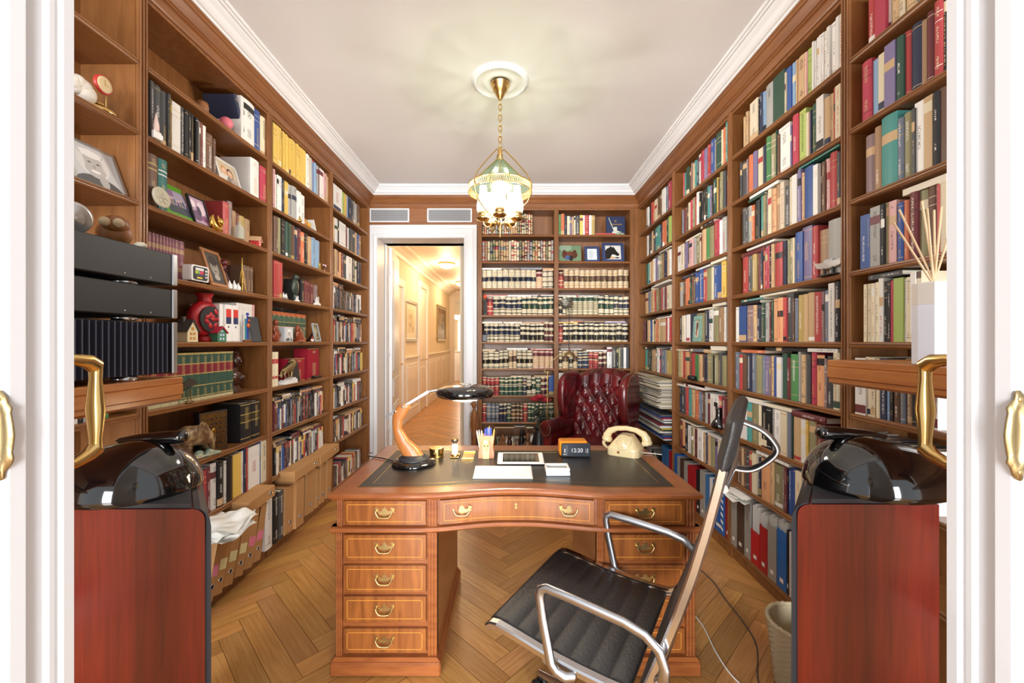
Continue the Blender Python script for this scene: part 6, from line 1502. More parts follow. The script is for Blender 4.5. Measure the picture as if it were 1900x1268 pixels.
book1('L', px2u('i', 100), px2u('i', 186), 2, .235, .18, 'H', 'thick worn brown volume at the near end of third shelf', bands=[(0, .7, PL['H']), (.7, .73, PL['u']), (.73, .8, PL['H']), (.8, .83, PL['u']), (.83, 1, PL['H'])])
book1('L', px2u('i', 190), px2u('i', 268), 2, .235, .17, 'E', 'thick teal green volume beside the worn brown volume', bands=[(0, .68, s2l('2A6A66')), (.68, .7, PL['W']), (.7, .76, s2l('2A6A66')), (.76, .78, PL['W']), (.78, 1, s2l('2A6A66'))])
uu = px2u('i', 165); t = wt('stone_plaque', 'round carved pale stone plaque leaning on the brown volume', 'ornament', 'L', uu, .0, z)
b = wb('L', T(uu, -.006, z + .046) @ Matrix.Rotation(PI / 2 - .15, 4, 'X')); b.lathe([(0, 0), (.046, 0), (.048, .006), (.044, .01), (.034, .009)], (0, 0, 0), 32)
for i in range(6): b.ell((.02 * math.cos(i * PI / 3), .02 * math.sin(i * PI / 3), .009), (.014, .008, .004), 10, 6, M=rotz(i * PI / 3))
b.ell((0, 0, .01), (.008, .008, .005), 10, 6); b.part('disc', mat('pale_stone', 'BDB5A0', .8, bump=.3, bs=80), t)
Mg = WALLM['L'] @ T(px2u('i', 395), .02, z + .0005) @ Matrix.Rotation(-.4, 4, 'X') @ rotz(.0)
t = wt('photo_book', 'lime green album with a street scene on the cover, propped on third shelf', 'book', 'L', px2u('i', 395), .03, z)
b = MB(); b.M = Mg; b.box(-.085, .085, 0, .03, 0, .185, .003); b.part('cover', mat('lime_cover', '5E9A2C', .4), t); b = MB(); b.M = Mg @ T(-.055, -.0005, .02); pic(b, .14, .13, 'street'); b.part('cover_print', M_vg, t)
photo_frame('L', px2u('i', 545, d=.02), .01, z, .12, .16, 'slim black framed violet picture leaning in front of the lime album', 'violet', M_fblk, .008, .3)
book1('L', px2u('j', 805), px2u('j', 858), 2, .19, .14, 'R', 'bright red boxed volume behind the golden cat', rc=.03)
book1('L', px2u('j', 862), px2u('j', 903), 2, .21, .15, 'm', 'dull brown volume right of the red boxed volume', rc=.04)
for i, (a, c_, l) in enumerate(((905, 'h', 'tan leather volume behind the glass bottle'), (952, 'M', 'narrow maroon volume between tan and gilt volumes'), (978, 'u', 'gilt backed volume right of the narrow maroon one'), (1026, 'h', 'gilt brown volume at the right end, behind the toy house'))):
    w_ = (47, 24, 46, 46)[i]; book1('L', px2u('j', a), px2u('j', a + w_), 2, .17 - .004 * i, .13, c_, l, rc=.05)
uu = px2u('j', 705); t = wt('golden_cat', 'golden crescent shaped cat ornament in front of the red volume', 'ornament', 'L', uu, .0, z)
b = wb('L', T(uu, .006, z)); P = []
for i in range(18): a = -2.2 + 3.6 * i / 17; P.append((.042 * math.sin(a) * .9, 0, .05 - .042 * math.cos(a)))
b.tube(P, [.004 + .016 * math.sin(PI * i / 17) for i in range(18)], 12); b.ell((.02, -.006, .05), (.024, .014, .02), 14, 8); b.tube([(.008, -.004, .06), (.002, -.004, .082)], [.009, .001], 8); b.tube([(.034, -.004, .058), (.044, -.004, .074)], [.009, .001], 8); b.lathe([(.03, 0), (.024, .006), (.01, .01)], (0, 0, 0), 16); b.part('body', M_gold, t)
uu = px2u('j', 915); t = wt('glass_bottle', 'small clear corked glass bottle on third shelf', 'bottle', 'L', uu, .012, z); b = wb('L', T(uu, .012, z)); b.lathe([(.026, 0), (.027, .004), (.027, .06), (.022, .075), (.01, .083), (.01, .1)], (0, 0, 0), 20); b.part('bottle', mat('pale_glass', 'C9CFC6', .08, alpha=.45), t); b = wb('L', T(uu, .012, z)); b.lathe([(.009, .095), (.0095, .118), (0, .119)], (0, 0, 0), 12); b.part('cork', mat('cork', 'C09A68', .8), t)
def house(uu, d, z, w_, dp, h_, roof_h, wall_m, roof_m, label, yaw=0, chim=False, win='C98A3C'):
    t = wt('model_house', label, 'model house', 'L', uu, d, z); Mx = T(uu, d, z + .0003) @ rotz(yaw)
    b = wb('L', Mx); b.prism([(-w_ / 2, 0), (w_ / 2, 0), (w_ / 2, h_), (0, h_ + roof_h), (-w_ / 2, h_)], 'y', 0, dp); bd = b.part('walls', wall_m, t)
    b = wb('L', Mx); o_ = .008
    for s in (-1, 1): b.prism([(0, h_ + roof_h + .004), (0, h_ + roof_h - .001), (s * (w_ / 2 + o_), h_ - .006), (s * (w_ / 2 + o_), h_ - .001)], 'y', -o_, dp + o_)
    if chim: b.box(-.014, .002, dp * .55, dp * .75, h_ + roof_h * .4, h_ + roof_h + .018)
    b.part('roof', roof_m, t); b = wb('L', Mx)
    for x0, z0 in ((-.55, .2), (.1, .2), (-.5, .62), (.1, .62)): b.box(w_ / 2 * x0, w_ / 2 * (x0 + .4), -.0012, .0005, h_ * z0, h_ * (z0 + .24))
    b.box(-w_ * .12, w_ * .12, -.0012, .0005, h_ * 1.05, h_ + roof_h * .35); b.part('windows', mat('win_' + win, win, .5), bd); return t
house(px2u('j', 1092), .005, z, .05, .05, .035, .025, mat('doll_red', 'C8302E', .5), mat('doll_tan', 'D9B58C', .5), 'tiny red and tan toy house at the right end of third shelf', .25, win='F0EEE8')
# row 4: burgundy set, toy television, copper frame, bottles
z = SH[3]; xs_ = [104, 136, 172, 210, 242, 272, 302, 330, 358, 386, 408, 446, 500]
for i in range(12): book1('L', px2u('j', xs_[i]), px2u('j', xs_[i + 1]) - .001, 3, .2, .14, '6E3C4A', f'{nth(i + 1)} burgundy volume from the left in the gilt burgundy set', rc=.05, group='burgundy set on the fourth shelf', bands=[(k / 9, (k + 1) / 9, s2l('6E3C4A') if k % 2 == 0 else s2l('7C4654')) if k not in (2, 6) else (k / 9, (k + 1) / 9, PL['h']) for k in range(9)], name='leather_volume')
uu = px2u('j', 545); t = wt('toy_television', 'small white retro toy television on fourth shelf', 'toy', 'L', uu, .01, z); Mx = T(uu, .0, z + .008) @ rotz(-.05)
b = wb('L', Mx); b.prism([(-.055, .004), (-.05, 0), (.05, 0), (.055, .004), (.056, .07), (.048, .08), (-.048, .08), (-.056, .07)], 'y', 0, .05); b.prism([(-.05, .004), (.05, .004), (.045, .06), (-.045, .06)], 'y', .05, .13); b.part('case', M_whitep, t)
b = wb('L', Mx); b.prism([(-.045, .012), (-.038, .006), (.038, .006), (.045, .012), (.046, .066), (.04, .073), (-.04, .073), (-.046, .066)], 'y', -.003, .0); sc_ = b.part('bezel', M_fblk, t)
b = wb('L', Mx); 
for i, c_ in enumerate(('C8C83A', '5AB04A', 'C83A7A', 'D03030')): b.col = (*s2l(c_), 1); b.box(-.035 + .013 * i, -.022 + .013 * i, -.0036, -.003, .036, .052)
b.col = (*s2l('E0E0E0'), 1); b.box(-.034, .018, -.0036, -.003, .054, .066); b.col = (*s2l('3A3A44'), 1); b.box(-.035, .018, -.0036, -.003, .022, .035); b.col = (*s2l('E0C040'), 1); b.box(-.025, .01, -.0036, -.003, .012, .02)
for i in range(3): b.col = (*s2l('D8D8D8'), 1); b.lathe([(.006, 0), (.005, .004), (0, .004)], (.033, -.003, .055 - .016 * i), 12, M=Matrix.Rotation(PI / 2, 4, 'X'))
b.part('screen_pattern', M_vc, sc_)
b = wb('L', Mx)
for s in (-1, 1): b.box(s * .04 - .008, s * .04 + .008, .01, .03, -.0078, 0)
b.part('feet', M_blk, t)
photo_frame('L', px2u('j', 690, d=.03), .0, z, .165, .215, 'copper framed dark portrait photo on the fourth shelf', 'portrait_dark', M_ftan, .02, .3, .1)
uu = px2u('j', 835); t = wt('perfume_bottle', 'dark red perfume bottle with ball stopper on fourth shelf', 'bottle', 'L', uu, .05, z); b = wb('L', T(uu, .05, z)); b.lathe([(.034, 0), (.036, .01), (.03, .05), (.016, .09), (.012, .1), (.02, .106), (.02, .112)], (0, 0, 0), 20); b.part('bottle', mat('dark_red_glass', '38101A', .1, coat=.6), t); b = wb('L', T(uu, .05, z)); b.ell((0, 0, .15), .02, 16, 10); b.lathe([(.018, .112), (.01, .12), (.016, .13), (.01, .136)], (0, 0, 0), 16); b.part('stopper', mat('wine_glass_red', '5A0F1C', .1, coat=.6), t)
for i, (x, h_) in enumerate(((828, .05), (870, .055), (905, .045))):
    uu = px2u('j', x); t = wt('white_figurine', ('small white spired figurine left of its two neighbours', 'tallest white spired figurine in the middle', 'white spired figurine beside the gilt tower')[i] + ' on fourth shelf', 'ornament', 'L', uu, .012, z, 'white figurines on the fourth shelf')
    b = wb('L', T(uu, .012, z)); b.lathe([(.012, 0), (.014, .006), (.012, h_ * .5), (.006, h_ * .7), (.001, h_)], (0, 0, 0), 12); b.ell((.006, -.004, h_ * .3), (.008, .008, h_ * .25), 8, 6); b.part('body', M_whitep, t)
uu = px2u('j', 945); t = wt('tower_model', 'slender gilt lattice tower model with needle top on fourth shelf', 'ornament', 'L', uu, .015, z); b = wb('L', T(uu, .015, z))
for sx in (-1, 1):
    for sy in (-1, 1): b.tube([(sx * .02, sy * .014, 0), (sx * .009, sy * .008, .05), (sx * .004, sy * .004, .12)], .0018, 6)
for k in range(6): q = .02 - .0028 * k; b.box(-q, q, -q * .7, q * .7, .016 * k + .01, .016 * k + .0125)
b.tube([(0, 0, .11), (0, 0, .2)], [.004, .0008], 6); b.part('lattice', M_gold, t)
for i, (a, e) in enumerate(((985, 1015), (1016, 1047), (1048, 1072))): book1('L', px2u('j', a), px2u('j', e), 3, .165, .16, 'H', f'{nth(i + 1)} of three brown leather volumes right of the gilt tower', rc=.03, group='brown volumes on the fourth shelf', name='leather_volume')
# row 5: red vase, houses, binders
z = SH[4]; uu = px2u('j', 575, d=.09); t = wt('red_vase', 'round red moon flask vase with black carved medallion', 'vase', 'L', uu, .1, z); Mx = T(uu, .085, z) @ rotz(-.12)
b = wb('L', Mx); b.lathe([(.0, -.035), (.05, -.035), (.085, -.028), (.1, -.01), (.1, .01), (.085, .028), (.05, .035), (0, .035)], (0, 0, .125), 40, M=Matrix.Rotation(PI / 2, 4, 'X')); b.lathe([(.038, 0), (.045, .004), (.04, .02), (.034, .03)], (0, 0, 0), 24); b.lathe([(.03, .215), (.034, .23), (.03, .24), (.042, .262), (.044, .266), (.036, .266)], (0, 0, 0), 24); b.part('body', M_red, t)
b = wb('L', Mx); b.lathe([(0, .0), (.07, 0), (.072, .004), (.07, .006)][::-1], (0, -.0355, .125), 36, M=Matrix.Rotation(PI / 2, 4, 'X')); md = b.part('medallion', M_fblk, t)
b = wb('L', Mx); rnd = random.Random(3)
for i in range(9): a = i * .9; r_ = .012 + .005 * i; b.ell((r_ * math.cos(a), -.042, .125 + r_ * math.sin(a)), (.02, .004, .012), 10, 6, M=Matrix.Rotation(a, 4, 'Y'))
b.part('relief', M_red, md)
house(px2u('j', 480), -.0 + .002, z, .062, .07, .055, .055, mat('cream_wall', 'DCCFA8', .7), mat('slate_roof', '4E4644', .7), 'cream model house with grey roof in front of the red vase', -.1, True)
house(px2u('j', 745), .0 + .002, z, .06, .07, .052, .03, mat('green_wall', '3E7A58', .7), mat('crimson_roof', 'B82A40', .7), 'green model house with crimson roof right of the vase', -.12, True, 'B8C4E0')
def binder(u0, u1, r_, h, label, c, rc=.02, lab=True, wall='L'):
    t = wt('ring_binder', label, 'binder', wall, (u0 + u1) / 2, rc, SH[r_]); b = wb(wall); b.box(u0, u1 - .0006, rc, rc + .17, SH[r_] + .0003, SH[r_] + h, .003); bd = b.part('cover', M_whitep, t)
    b = wb(wall); w_ = u1 - u0; z = SH[r_]
    if lab: b.col = (*s2l('D0382E'), 1); b.box(u0 + .15 * w_, u1 - .15 * w_, rc - .0008, rc, z + h * .66, z + h * .88); b.col = (*s2l('23305C'), 1); b.box(u0 + .15 * w_, u1 - .15 * w_, rc - .0008, rc, z + h * .48, z + h * .66)
    b.col = (*s2l('2E2E30'), 1); b.lathe([(.006, 0), (.005, .001), (0, .001)], ((u0 + u1) / 2, rc, z + h * .4), 12, M=Matrix.Rotation(PI / 2, 4, 'X'))
    b.part('spine_label', M_vc, bd)
binder(px2u('j', 770), px2u('j', 800), 4, .215, 'plain white ring binder left of the labelled pair', 'W', .03, False)
binder(px2u('j', 800), px2u('j', 864), 4, .215, 'white ring binder with red and navy label, left one of the pair', 'W')
binder(px2u('j', 866), px2u('j', 925), 4, .215, 'white ring binder with red and navy label, right one of the pair', 'W')
for i in range(7): book1('L', px2u('j', 932 + i * 23), px2u('j', 954 + i * 23), 4, .235, .17, 'W' if i < 6 else 'R', f'{nth(i + 1)} slim white report right of the labelled binders' if i < 6 else 'slim red report at the right end of the white reports', rc=.04, hard=False, name='paperback_book', bands=[(0, 1, PL['W' if i < 6 else 'p'])])
uu = px2u('j', 985); t = wt('tin_figure', 'little blue and orange figure on a stand before the white reports', 'ornament', 'L', uu, .01, z); b = wb('L', T(uu, .012, z)); b.box(-.03, .03, -.01, .01, 0, .012, .003); b.part('stand', M_carve, t)
b = wb('L', T(uu, .012, z)); b.tube([(-.012, 0, .012), (-.014, 0, .14)], .005, 8); b.part('post', mat('turquoise', '2A8A98', .4), t); b = wb('L', T(uu, .012, z)); b.tube([(.004, 0, .02), (.004, 0, .16)], [.006, .004], 8); b.ell((.004, 0, .17), .009, 10, 6); b.part('body', mat('toy_blue', '2A3CA8', .4), t); b = wb('L', T(uu, .012, z)); b.ell((.0, -.008, .1), (.012, .008, .015), 10, 6); b.ell((.01, -.006, .13), (.007, .006, .01), 10, 6); b.part('ornaments', mat('toy_orange', 'D0602A', .4), t)
uu = px2u('j', 1060); t = wt('slate_plaque', 'dark slate plaque with scratched drawing leaning at the right end', 'plaque', 'L', uu, .005, z); b = wb('L', T(uu, -.004, z) @ Matrix.Rotation(-.18, 4, 'X') @ Matrix.Rotation(.0, 4, 'Y')); b.box(-.045, .045, 0, .008, .0, .16, .002); b.part('slab', mat('slate', '3E4044', .7, bump=.3, bs=70), t)
# row 6: green reference set, bust, metal stand
z = SH[5]; xs_ = [92, 205, 272, 332, 396, 446, 494, 550, 592, 640, 686, 730]
for i in range(11): book1('L', px2u('m', xs_[i]), px2u('m', xs_[i + 1]) - .001, 5, .25, .19, 'G', f'{nth(i + 1)} tall green volume with red label, from the left of its set', rc=.03, group='green reference set on the sixth shelf', name='leather_volume', bands=[(0, .06, s2l('BFB58C')), (.06, .08, PL['G']), (.08, .1, PL['u']), (.1, .3, PL['G']), (.3, .32, PL['u']), (.32, .55, PL['G']), (.55, .57, PL['u']), (.57, .76, s2l('7C2030')), (.76, .78, PL['u']), (.78, .96, PL['G']), (.96, 1, PL['u'])], ink=(*PL['u'], .3))
uu = px2u('m', 365); t = wt('metal_ornament', 'small iron diamond shaped plate on a stand before the green volumes', 'ornament', 'L', uu, .005, z); b = wb('L', T(uu, .0, z)); b.box(-.02, .02, -.006, .012, 0, .012, .002); b.box(-.012, -.008, 0, .003, .012, .07); b.box(.008, .012, 0, .003, .012, .07); b.part('stand', M_obrass, t); b = wb('L', T(uu, 0, z)); b.prism([(-.05, .095), (0, .075), (.05, .1), (.0, .125)], 'y', -.003, .003); b.part('plate', mat('iron', '4A4038', .5, .5), t)
uu = px2u('m', 795); Mx = WALLM['L'] @ T(uu, .09, z) @ rotz(-.2)
t = wt('carved_bust', 'dark carved wooden bust of a long haired figure at the right end of sixth shelf', 'sculpture', 'L', uu, .09, z); M_dkw = wood('dark_rosewood', '33190F', '4A2618', (6, 6, 3), .3, .3)
hb = Vector(t.location); b = MB(); b.M = Mx; b.lathe([(.045, 0), (.05, .006), (.03, .03), (.035, .045)], (0, 0, 0), 20); b.part('plinth', M_dkw, t)
b = MB(); b.M = Mx; b.ell((0, 0, .085), (.062, .038, .05), 22, 14); b.ell((-.03, -.026, .085), (.026, .022, .024), 14, 10); b.ell((.03, -.026, .085), (.026, .022, .024), 14, 10); b.tube([(0, .0, .11), (0, -.004, .16)], [.024, .02], 14); b.part('torso', M_dkw, t)
b = MB(); b.M = Mx; b.ell((0, -.006, .19), (.034, .042, .046), 20, 14); b.ell((0, -.048, .185), (.006, .01, .012), 8, 6); b.ell((0, -.042, .168), (.012, .006, .005), 8, 6)
for s in (-1, 1): b.ell((s * .014, -.042, .198), (.006, .004, .004), 8, 6)
hd = b.part('head', M_dkw, t); b = MB(); b.M = Mx; b.ell((0, .016, .205), (.044, .04, .044), 18, 10); b.ell((-.03, .02, .17), (.02, .026, .05), 12, 8); b.ell((.03, .02, .17), (.02, .026, .05), 12, 8)
for i in range(5): a = PI * (i + .5) / 5; b.ell((.03 * math.cos(a), .0, .225 + .02 * math.sin(a)), (.012, .012, .014), 8, 6)
b.part('hair', M_dkw, hd)
# row 7: bison and ornate volumes
z = SH[6]; uu = px2u('m', 470); Mb = WALLM['L'] @ T(uu, .07, z) @ rotz(-.25) @ Matrix.Scale(1.12, 4)
t = wt('bison_figurine', 'stoneware bison figurine grazing beside the ornate black volume', 'figurine', 'L', uu, .07, z)
def gl(name, c1, c2, sc):
    m = bpy.data.materials.new(name); m.use_nodes = True; nt = m.node_tree; bb = nt.nodes['Principled BSDF']; tc = nt.nodes.new('ShaderNodeTexCoord'); n = nt.nodes.new('ShaderNodeTexNoise'); n.inputs['Scale'].default_value = sc; r = nt.nodes.new('ShaderNodeValToRGB')
    r.color_ramp.elements[0].position = .4; r.color_ramp.elements[1].position = .62; r.color_ramp.elements[0].color = (*s2l(c1), 1); r.color_ramp.elements[1].color = (*s2l(c2), 1)
    nt.links.new(tc.outputs['Object'], n.inputs['Vector']); nt.links.new(n.outputs['Fac'], r.inputs['Fac']); nt.links.new(r.outputs[0], bb.inputs['Base Color']); bb.inputs['Roughness'].default_value = .35
    bp = nt.nodes.new('ShaderNodeBump'); bp.inputs['Strength'].default_value = .4; bp.inputs['Distance'].default_value = .01; nt.links.new(n.outputs['Fac'], bp.inputs['Height']); nt.links.new(bp.outputs[0], bb.inputs['Normal']); return m
M_bis = gl('bison_glaze', '6E5138', 'B59A72', 28); M_bdk = gl('bison_dark', '2A2C30', '4A5050', 30); M_bgr = gl('bison_grass', '7E9482', 'B9B49A', 30)
N_ = [(.085, 0, .085, .032, .038), (.05, 0, .1, .042, .05), (.0, 0, .115, .05, .062), (-.035, 0, .12, .05, .06), (-.07, 0, .09, .036, .042),
      (.085, -.022, .06, .014), (.088, -.024, .02, .01), (.085, .022, .06, .014), (.088, .024, .02, .01), (-.03, -.026, .065, .015), (-.03, -.026, .02, .011), (-.03, .026, .065, .015), (-.03, .026, .02, .011), (.115, 0, .09, .006), (.12, 0, .05, .006)]
o = skin('body', N_, [(0, 1), (1, 2), (2, 3), (3, 4), (0, 5), (5, 6), (0, 7), (7, 8), (3, 9), (9, 10), (3, 11), (11, 12), (0, 13), (13, 14)], M_bis)
def settle(o, M, parent):
    o.data.transform(M); o.data.transform(T(*(-Vector(parent.location)))); o.parent = parent
settle(o, Mb, t)
b = MB(); b.M = Mb; b.ell((-.105, 0, .07), (.034, .034, .044), 18, 12, M=Matrix.Rotation(-.5, 4, 'Y')); b.ell((-.12, 0, .035), (.02, .022, .026), 14, 10); hd = b.part('head', M_bdk, t)
b = MB(); b.M = Mb
for s in (-1, 1): b.tube([(-.1, s * .026, .095), (-.105, s * .045, .1), (-.11, s * .046, .118)], [.008, .006, .002], 8)
b.part('horns', mat('horn_pale', 'B8B09C', .4), hd)
b = MB(); b.M = Mb; b.box(-.12, .12, -.05, .05, 0, .014, .006)
for i in range(12): b.ell((-.1 + .018 * i, -.035 + .02 * (i % 3), .014), (.022, .016, .014 + .006 * (i % 2)), 10, 6)
b.part('ground', M_bgr, t)
# ornate black and gold volume shown by its cover, and two spines
xa, xb = px2u('m', 548), px2u('m', 765); t = wt('ornate_volume', 'large black volume with gold scroll cover facing out', 'book', 'L', (xa + xb) / 2, .06, z); hgt = .225
Mx = WALLM['L'] @ T(xa, .085, z + .0005) @ rotz(-.38); w_ = .155
b = MB(); b.M = Mx; b.box(0, w_, 0, .05, 0, hgt, .003); bd = b.part('cover', M_fblk, t)
b = MB(); b.M = Mx
for g_ in (.006, .014):
    k = .0022; b.box(g_, w_ - g_, -.0008, .0, g_, g_ + k); b.box(g_, w_ - g_, -.0008, 0, hgt - g_ - k, hgt - g_); b.box(g_, g_ + k, -.0008, 0, g_, hgt - g_); b.box(w_ - g_ - k, w_ - g_, -.0008, 0, g_, hgt - g_)
for i in range(5):
    for j in range(7):
        cxg, czg = .03 + (w_ - .06) * i / 4, .03 + (hgt - .06) * j / 6
        if 1 < i < 3 and 2 < j < 4: b.ell((cxg, -.0005, czg), (.014, .002, .018), 12, 6); continue
        for s in (1, -1):
            P = [(cxg + s * (.003 + .011 * q / 9) * math.cos(q * .75 + i + j), -.0006, czg + s * (.003 + .011 * q / 9) * math.sin(q * .75 + i + j)) for q in range(10)]
            b.tube(P, .0015, 4)
b.part('gold_scrolls', M_gold, bd)
for i, (a, e) in enumerate(((770, 848), (852, 908))): book1('L', px2u('m', a), px2u('m', e), 6, .235, .17, 'k', f'{nth(i + 1)} black gilt volume right of the ornate cover', rc=.02, bands=[(0, .08, PL['k']), (.08, .1, PL['u']), (.1, .5, PL['k']), (.5, .52, PL['u']), (.52, .7, s2l('3A3422')), (.7, .72, PL['u']), (.72, .95, PL['k']), (.95, .97, PL['u']), (.97, 1, PL['k'])], ink=(*PL['u'], .7), name='leather_volume')
# small tapes and magazines in the nearest left bay
for i, c_ in enumerate('WkWYWkAWETg'): book1('L', 1.455 + .02 * i, 1.474 + .02 * i, 5, .1, .12, c_, f'{CN[c_]} small tape box, {nth(i + 1)} from left behind the console, left door bay', rc=.02, hard=False, name='tape_box', cat='tape', group='tape boxes behind the left console', bands=[(0, 1, PL[c_])])
for i, c_ in enumerate('WkWTWWkBWEA'): book1('L', 1.455 + .02 * i, 1.474 + .02 * i, 6, .12, .12, c_, f'{CN[c_]} small tape box, {nth(i + 1)} from left below the console, left door bay', rc=.02, hard=False, name='tape_box', cat='tape', group='tape boxes below the left console', bands=[(0, 1, PL[c_])])
for i, c_ in enumerate('WES'): book1('L', 0, .012, 7, .21, .2, c_, f'{CN[c_]} magazine lying flat behind the left speaker head', M=WALLM['L'] @ T(1.66, .01, SH[7] + .2 + .0126 * i) @ Matrix.Rotation(-PI / 2, 4, 'Y'), hard=False, name='magazine', cat='magazine', bands=[(0, 1, PL[c_])])
b = MB(); 
for i, c_ in enumerate('DHSRk'): book1('L', 1.45 + .041 * i, 1.49 + .041 * i, 7, .199, .16, c_, f'{CN[c_]} volume standing under the flat magazines, {nth(i + 1)} from left', rc=.012)
# --- left wall, third bay
z = SH[1]
uu = px2u('k', 305); t = wt('brass_figurine', 'tiny brass bell shaped figurine before the white books', 'ornament', 'L', uu, .004, z); b = wb('L', T(uu, .006, z)); b.lathe([(.018, 0), (.02, .004), (.012, .02), (.006, .03), (.009, .036), (0, .044)], (0, 0, 0), 14); b.part('body', M_brass, t)
uu = px2u('k', 375); t = wt('yellow_ornament', 'yellow and tan crouching animal ornament on second shelf', 'ornament', 'L', uu, .03, z); b = wb('L', T(uu, .03, z)); b.ell((-.02, 0, .03), (.035, .022, .03), 14, 10); b.part('body', mat('tan_glaze', 'BE8A4A', .4), t); b = wb('L', T(uu, .03, z)); b.ell((.03, -.004, .022), (.022, .02, .022), 14, 8); b.part('head', mat('yellow_glaze', 'D8A428', .4), t)
Mx = WALLM['L'] @ T(px2u('k', 455), .03, z + .001) @ Matrix.Rotation(-.5, 4, 'Y'); t = wt('white_card', 'white card leaning beside the yellow ornament', 'card', 'L', px2u('k', 455), .03, z); b = MB(); b.M = Mx; b.box(-.008, 0, 0, .1, 0, .11, .001); b.part('card', M_paper, t)
z = SH[2]
uu = px2u('k', 458); t = wt('gold_figurine', 'small gold figurine between books and flower pot', 'ornament', 'L', uu, .01, z); b = wb('L', T(uu, .012, z)); b.lathe([(.014, 0), (.014, .006), (.008, .01), (.01, .03), (.006, .04), (.009, .05), (0, .06)], (0, 0, 0), 12); b.part('body', M_gold, t)
uu = px2u('k', 495); t = wt('flower_ornament', 'tiny pot of red and white flowers at the end of third shelf', 'ornament', 'L', uu, .012, z); b = wb('L', T(uu, .014, z)); b.lathe([(.01, 0), (.016, .022), (.014, .022)], (0, 0, 0), 12); b.part('pot', M_carve, t); b = wb('L', T(uu, .014, z)); 
for i in range(6): b.tube([(0, 0, .02), (.014 * math.cos(i), .01 * math.sin(i), .035 + .006 * (i % 3))], .0025, 5); 
b.part('leaves', M_leaf, t)
for nm, off, m in (('white_blooms', 0, M_whitep), ('red_blooms', 1, M_rose)):
    b = wb('L', T(uu, .014, z))
    for i in range(off, 6, 2): b.ell((.015 * math.cos(i), .011 * math.sin(i) - .004, .042 + .006 * (i % 3)), .0075, 8, 6)
    b.part(nm, m, t)
z = SH[3]
uu = px2u('l', 195); t = wt('pewter_figurine', 'pewter figure group beside the two red volumes', 'ornament', 'L', uu, .015, z); b = wb('L', T(uu, .015, z)); b.box(-.03, .03, -.012, .012, 0, .008, .002)
for dx, h_ in ((-.018, .05), (0, .036), (.018, .045)): b.lathe([(.009, .008), (.01, .02), (.005, h_ * .75), (.007, h_ * .85), (0, h_)], (dx, 0, 0), 10)
b.part('group', M_alu, t)
uu = px2u('l', 285); t = wt('bronze_sculpture', 'dark green bronze abstract figure on fourth shelf', 'sculpture', 'L', uu, .03, z); b = wb('L', T(uu, .04, z)); b.ell((0, 0, .11), (.045, .026, .07), 18, 12); b.ell((.005, -.006, .185), (.026, .022, .024), 14, 10); b.lathe([(.03, 0), (.032, .01), (.016, .03), (.02, .05)], (0, 0, 0), 16); b.part('figure', mat('green_bronze', '47524A', .35, .5), t)
for i, (a, e, c_) in enumerate(((330, 353, 'k'), (354, 370, 'M'), (371, 387, 'M'), (388, 417, 'M'), (418, 445, 'm'))): book1('L', px2u('l', a), px2u('l', e) - .001, 3, .19 - .004 * i, .14, c_, f'{nth(i + 1)} dark leather volume right of the green bronze', rc=.04, group='dark volumes on the fourth shelf', name='leather_volume')
def castle(uu, z, s, label):
    t = wt('white_castle', label, 'ornament', 'L', uu, .006, z); b = wb('L', T(uu, .01, z) @ Matrix.Scale(s, 4)); b.prism([(-.04, 0), (.04, 0), (.036, .012), (.02, .02), (-.03, .016)], 'y', -.014, .014)
    for dx, h_, r_ in ((-.022, .036, .007), (-.006, .05, .008), (.01, .04, .007), (.022, .058, .006)): b.lathe([(r_, .01), (r_, h_), (r_ * 1.25, h_), (0, h_ + .018)], (dx, 0, 0), 10)
    b.part('castle', M_whitep, t)
castle(px2u('l', 275), z, .6, 'tiny white castle ornament at the foot of the green bronze'); castle(px2u('l', 412), z, 1.0, 'white castle ornament before the dark volumes')
z = SH[4]; M_pl = None
xs_ = [107 + 33.5 * i for i in range(9)]
for i in range(8): book1('L', px2u('l', xs_[i]), px2u('l', xs_[i + 1]) - .0012, 4, .215, .16, 'G', f'{nth(i + 1)} green plaid volume with orange band, from left', rc=.05, group='plaid volumes on the fifth shelf', bands=[(0, .12, s2l('B8623A')), (.12, .14, PL['T']), (.14, .5, s2l('46604E')), (.5, .52, PL['o']), (.52, .66, s2l('3E5446')), (.66, .68, PL['u']), (.68, .88, s2l('46604E')), (.88, 1, s2l('B8623A'))])
uu = px2u('l', 225); t = wt('black_cable_coil', 'coil of shiny black cable on top of the plaid volumes', 'cable', 'L', uu, .1, z + .216); b = wb('L'); P = []
for i in range(160):
    f = i / 159; P.append((px2u('l', 110 + 215 * f), .1 + .04 * math.sin(i * .9), z + .2275 + .009 * abs(math.sin(i * .45)) + .004 * math.sin(i * 1.7) ** 2))
b.tube(P, .0075, 7); b.part('cable', mat('shiny_black', '111114', .12, coat=.6), t)
uu = px2u('l', 132); t = wt('carved_figure', 'reddish carved seated figure before the plaid volumes', 'sculpture', 'L', uu, .015, z); M_redw = wood('red_wood', '6E2F18', '96472A', (8, 8, 3), .3, .3); b = wb('L', T(uu, .018, z)); b.ell((0, 0, .035), (.036, .024, .034), 16, 10); b.ell((0, 0, .085), (.025, .02, .035), 14, 10); b.ell((0, -.004, .135), (.018, .018, .02), 14, 10); b.ell((-.02, -.014, .05), (.012, .012, .025), 10, 6); b.ell((.02, -.014, .05), (.012, .012, .025), 10, 6); b.part('figure', M_redw, t)
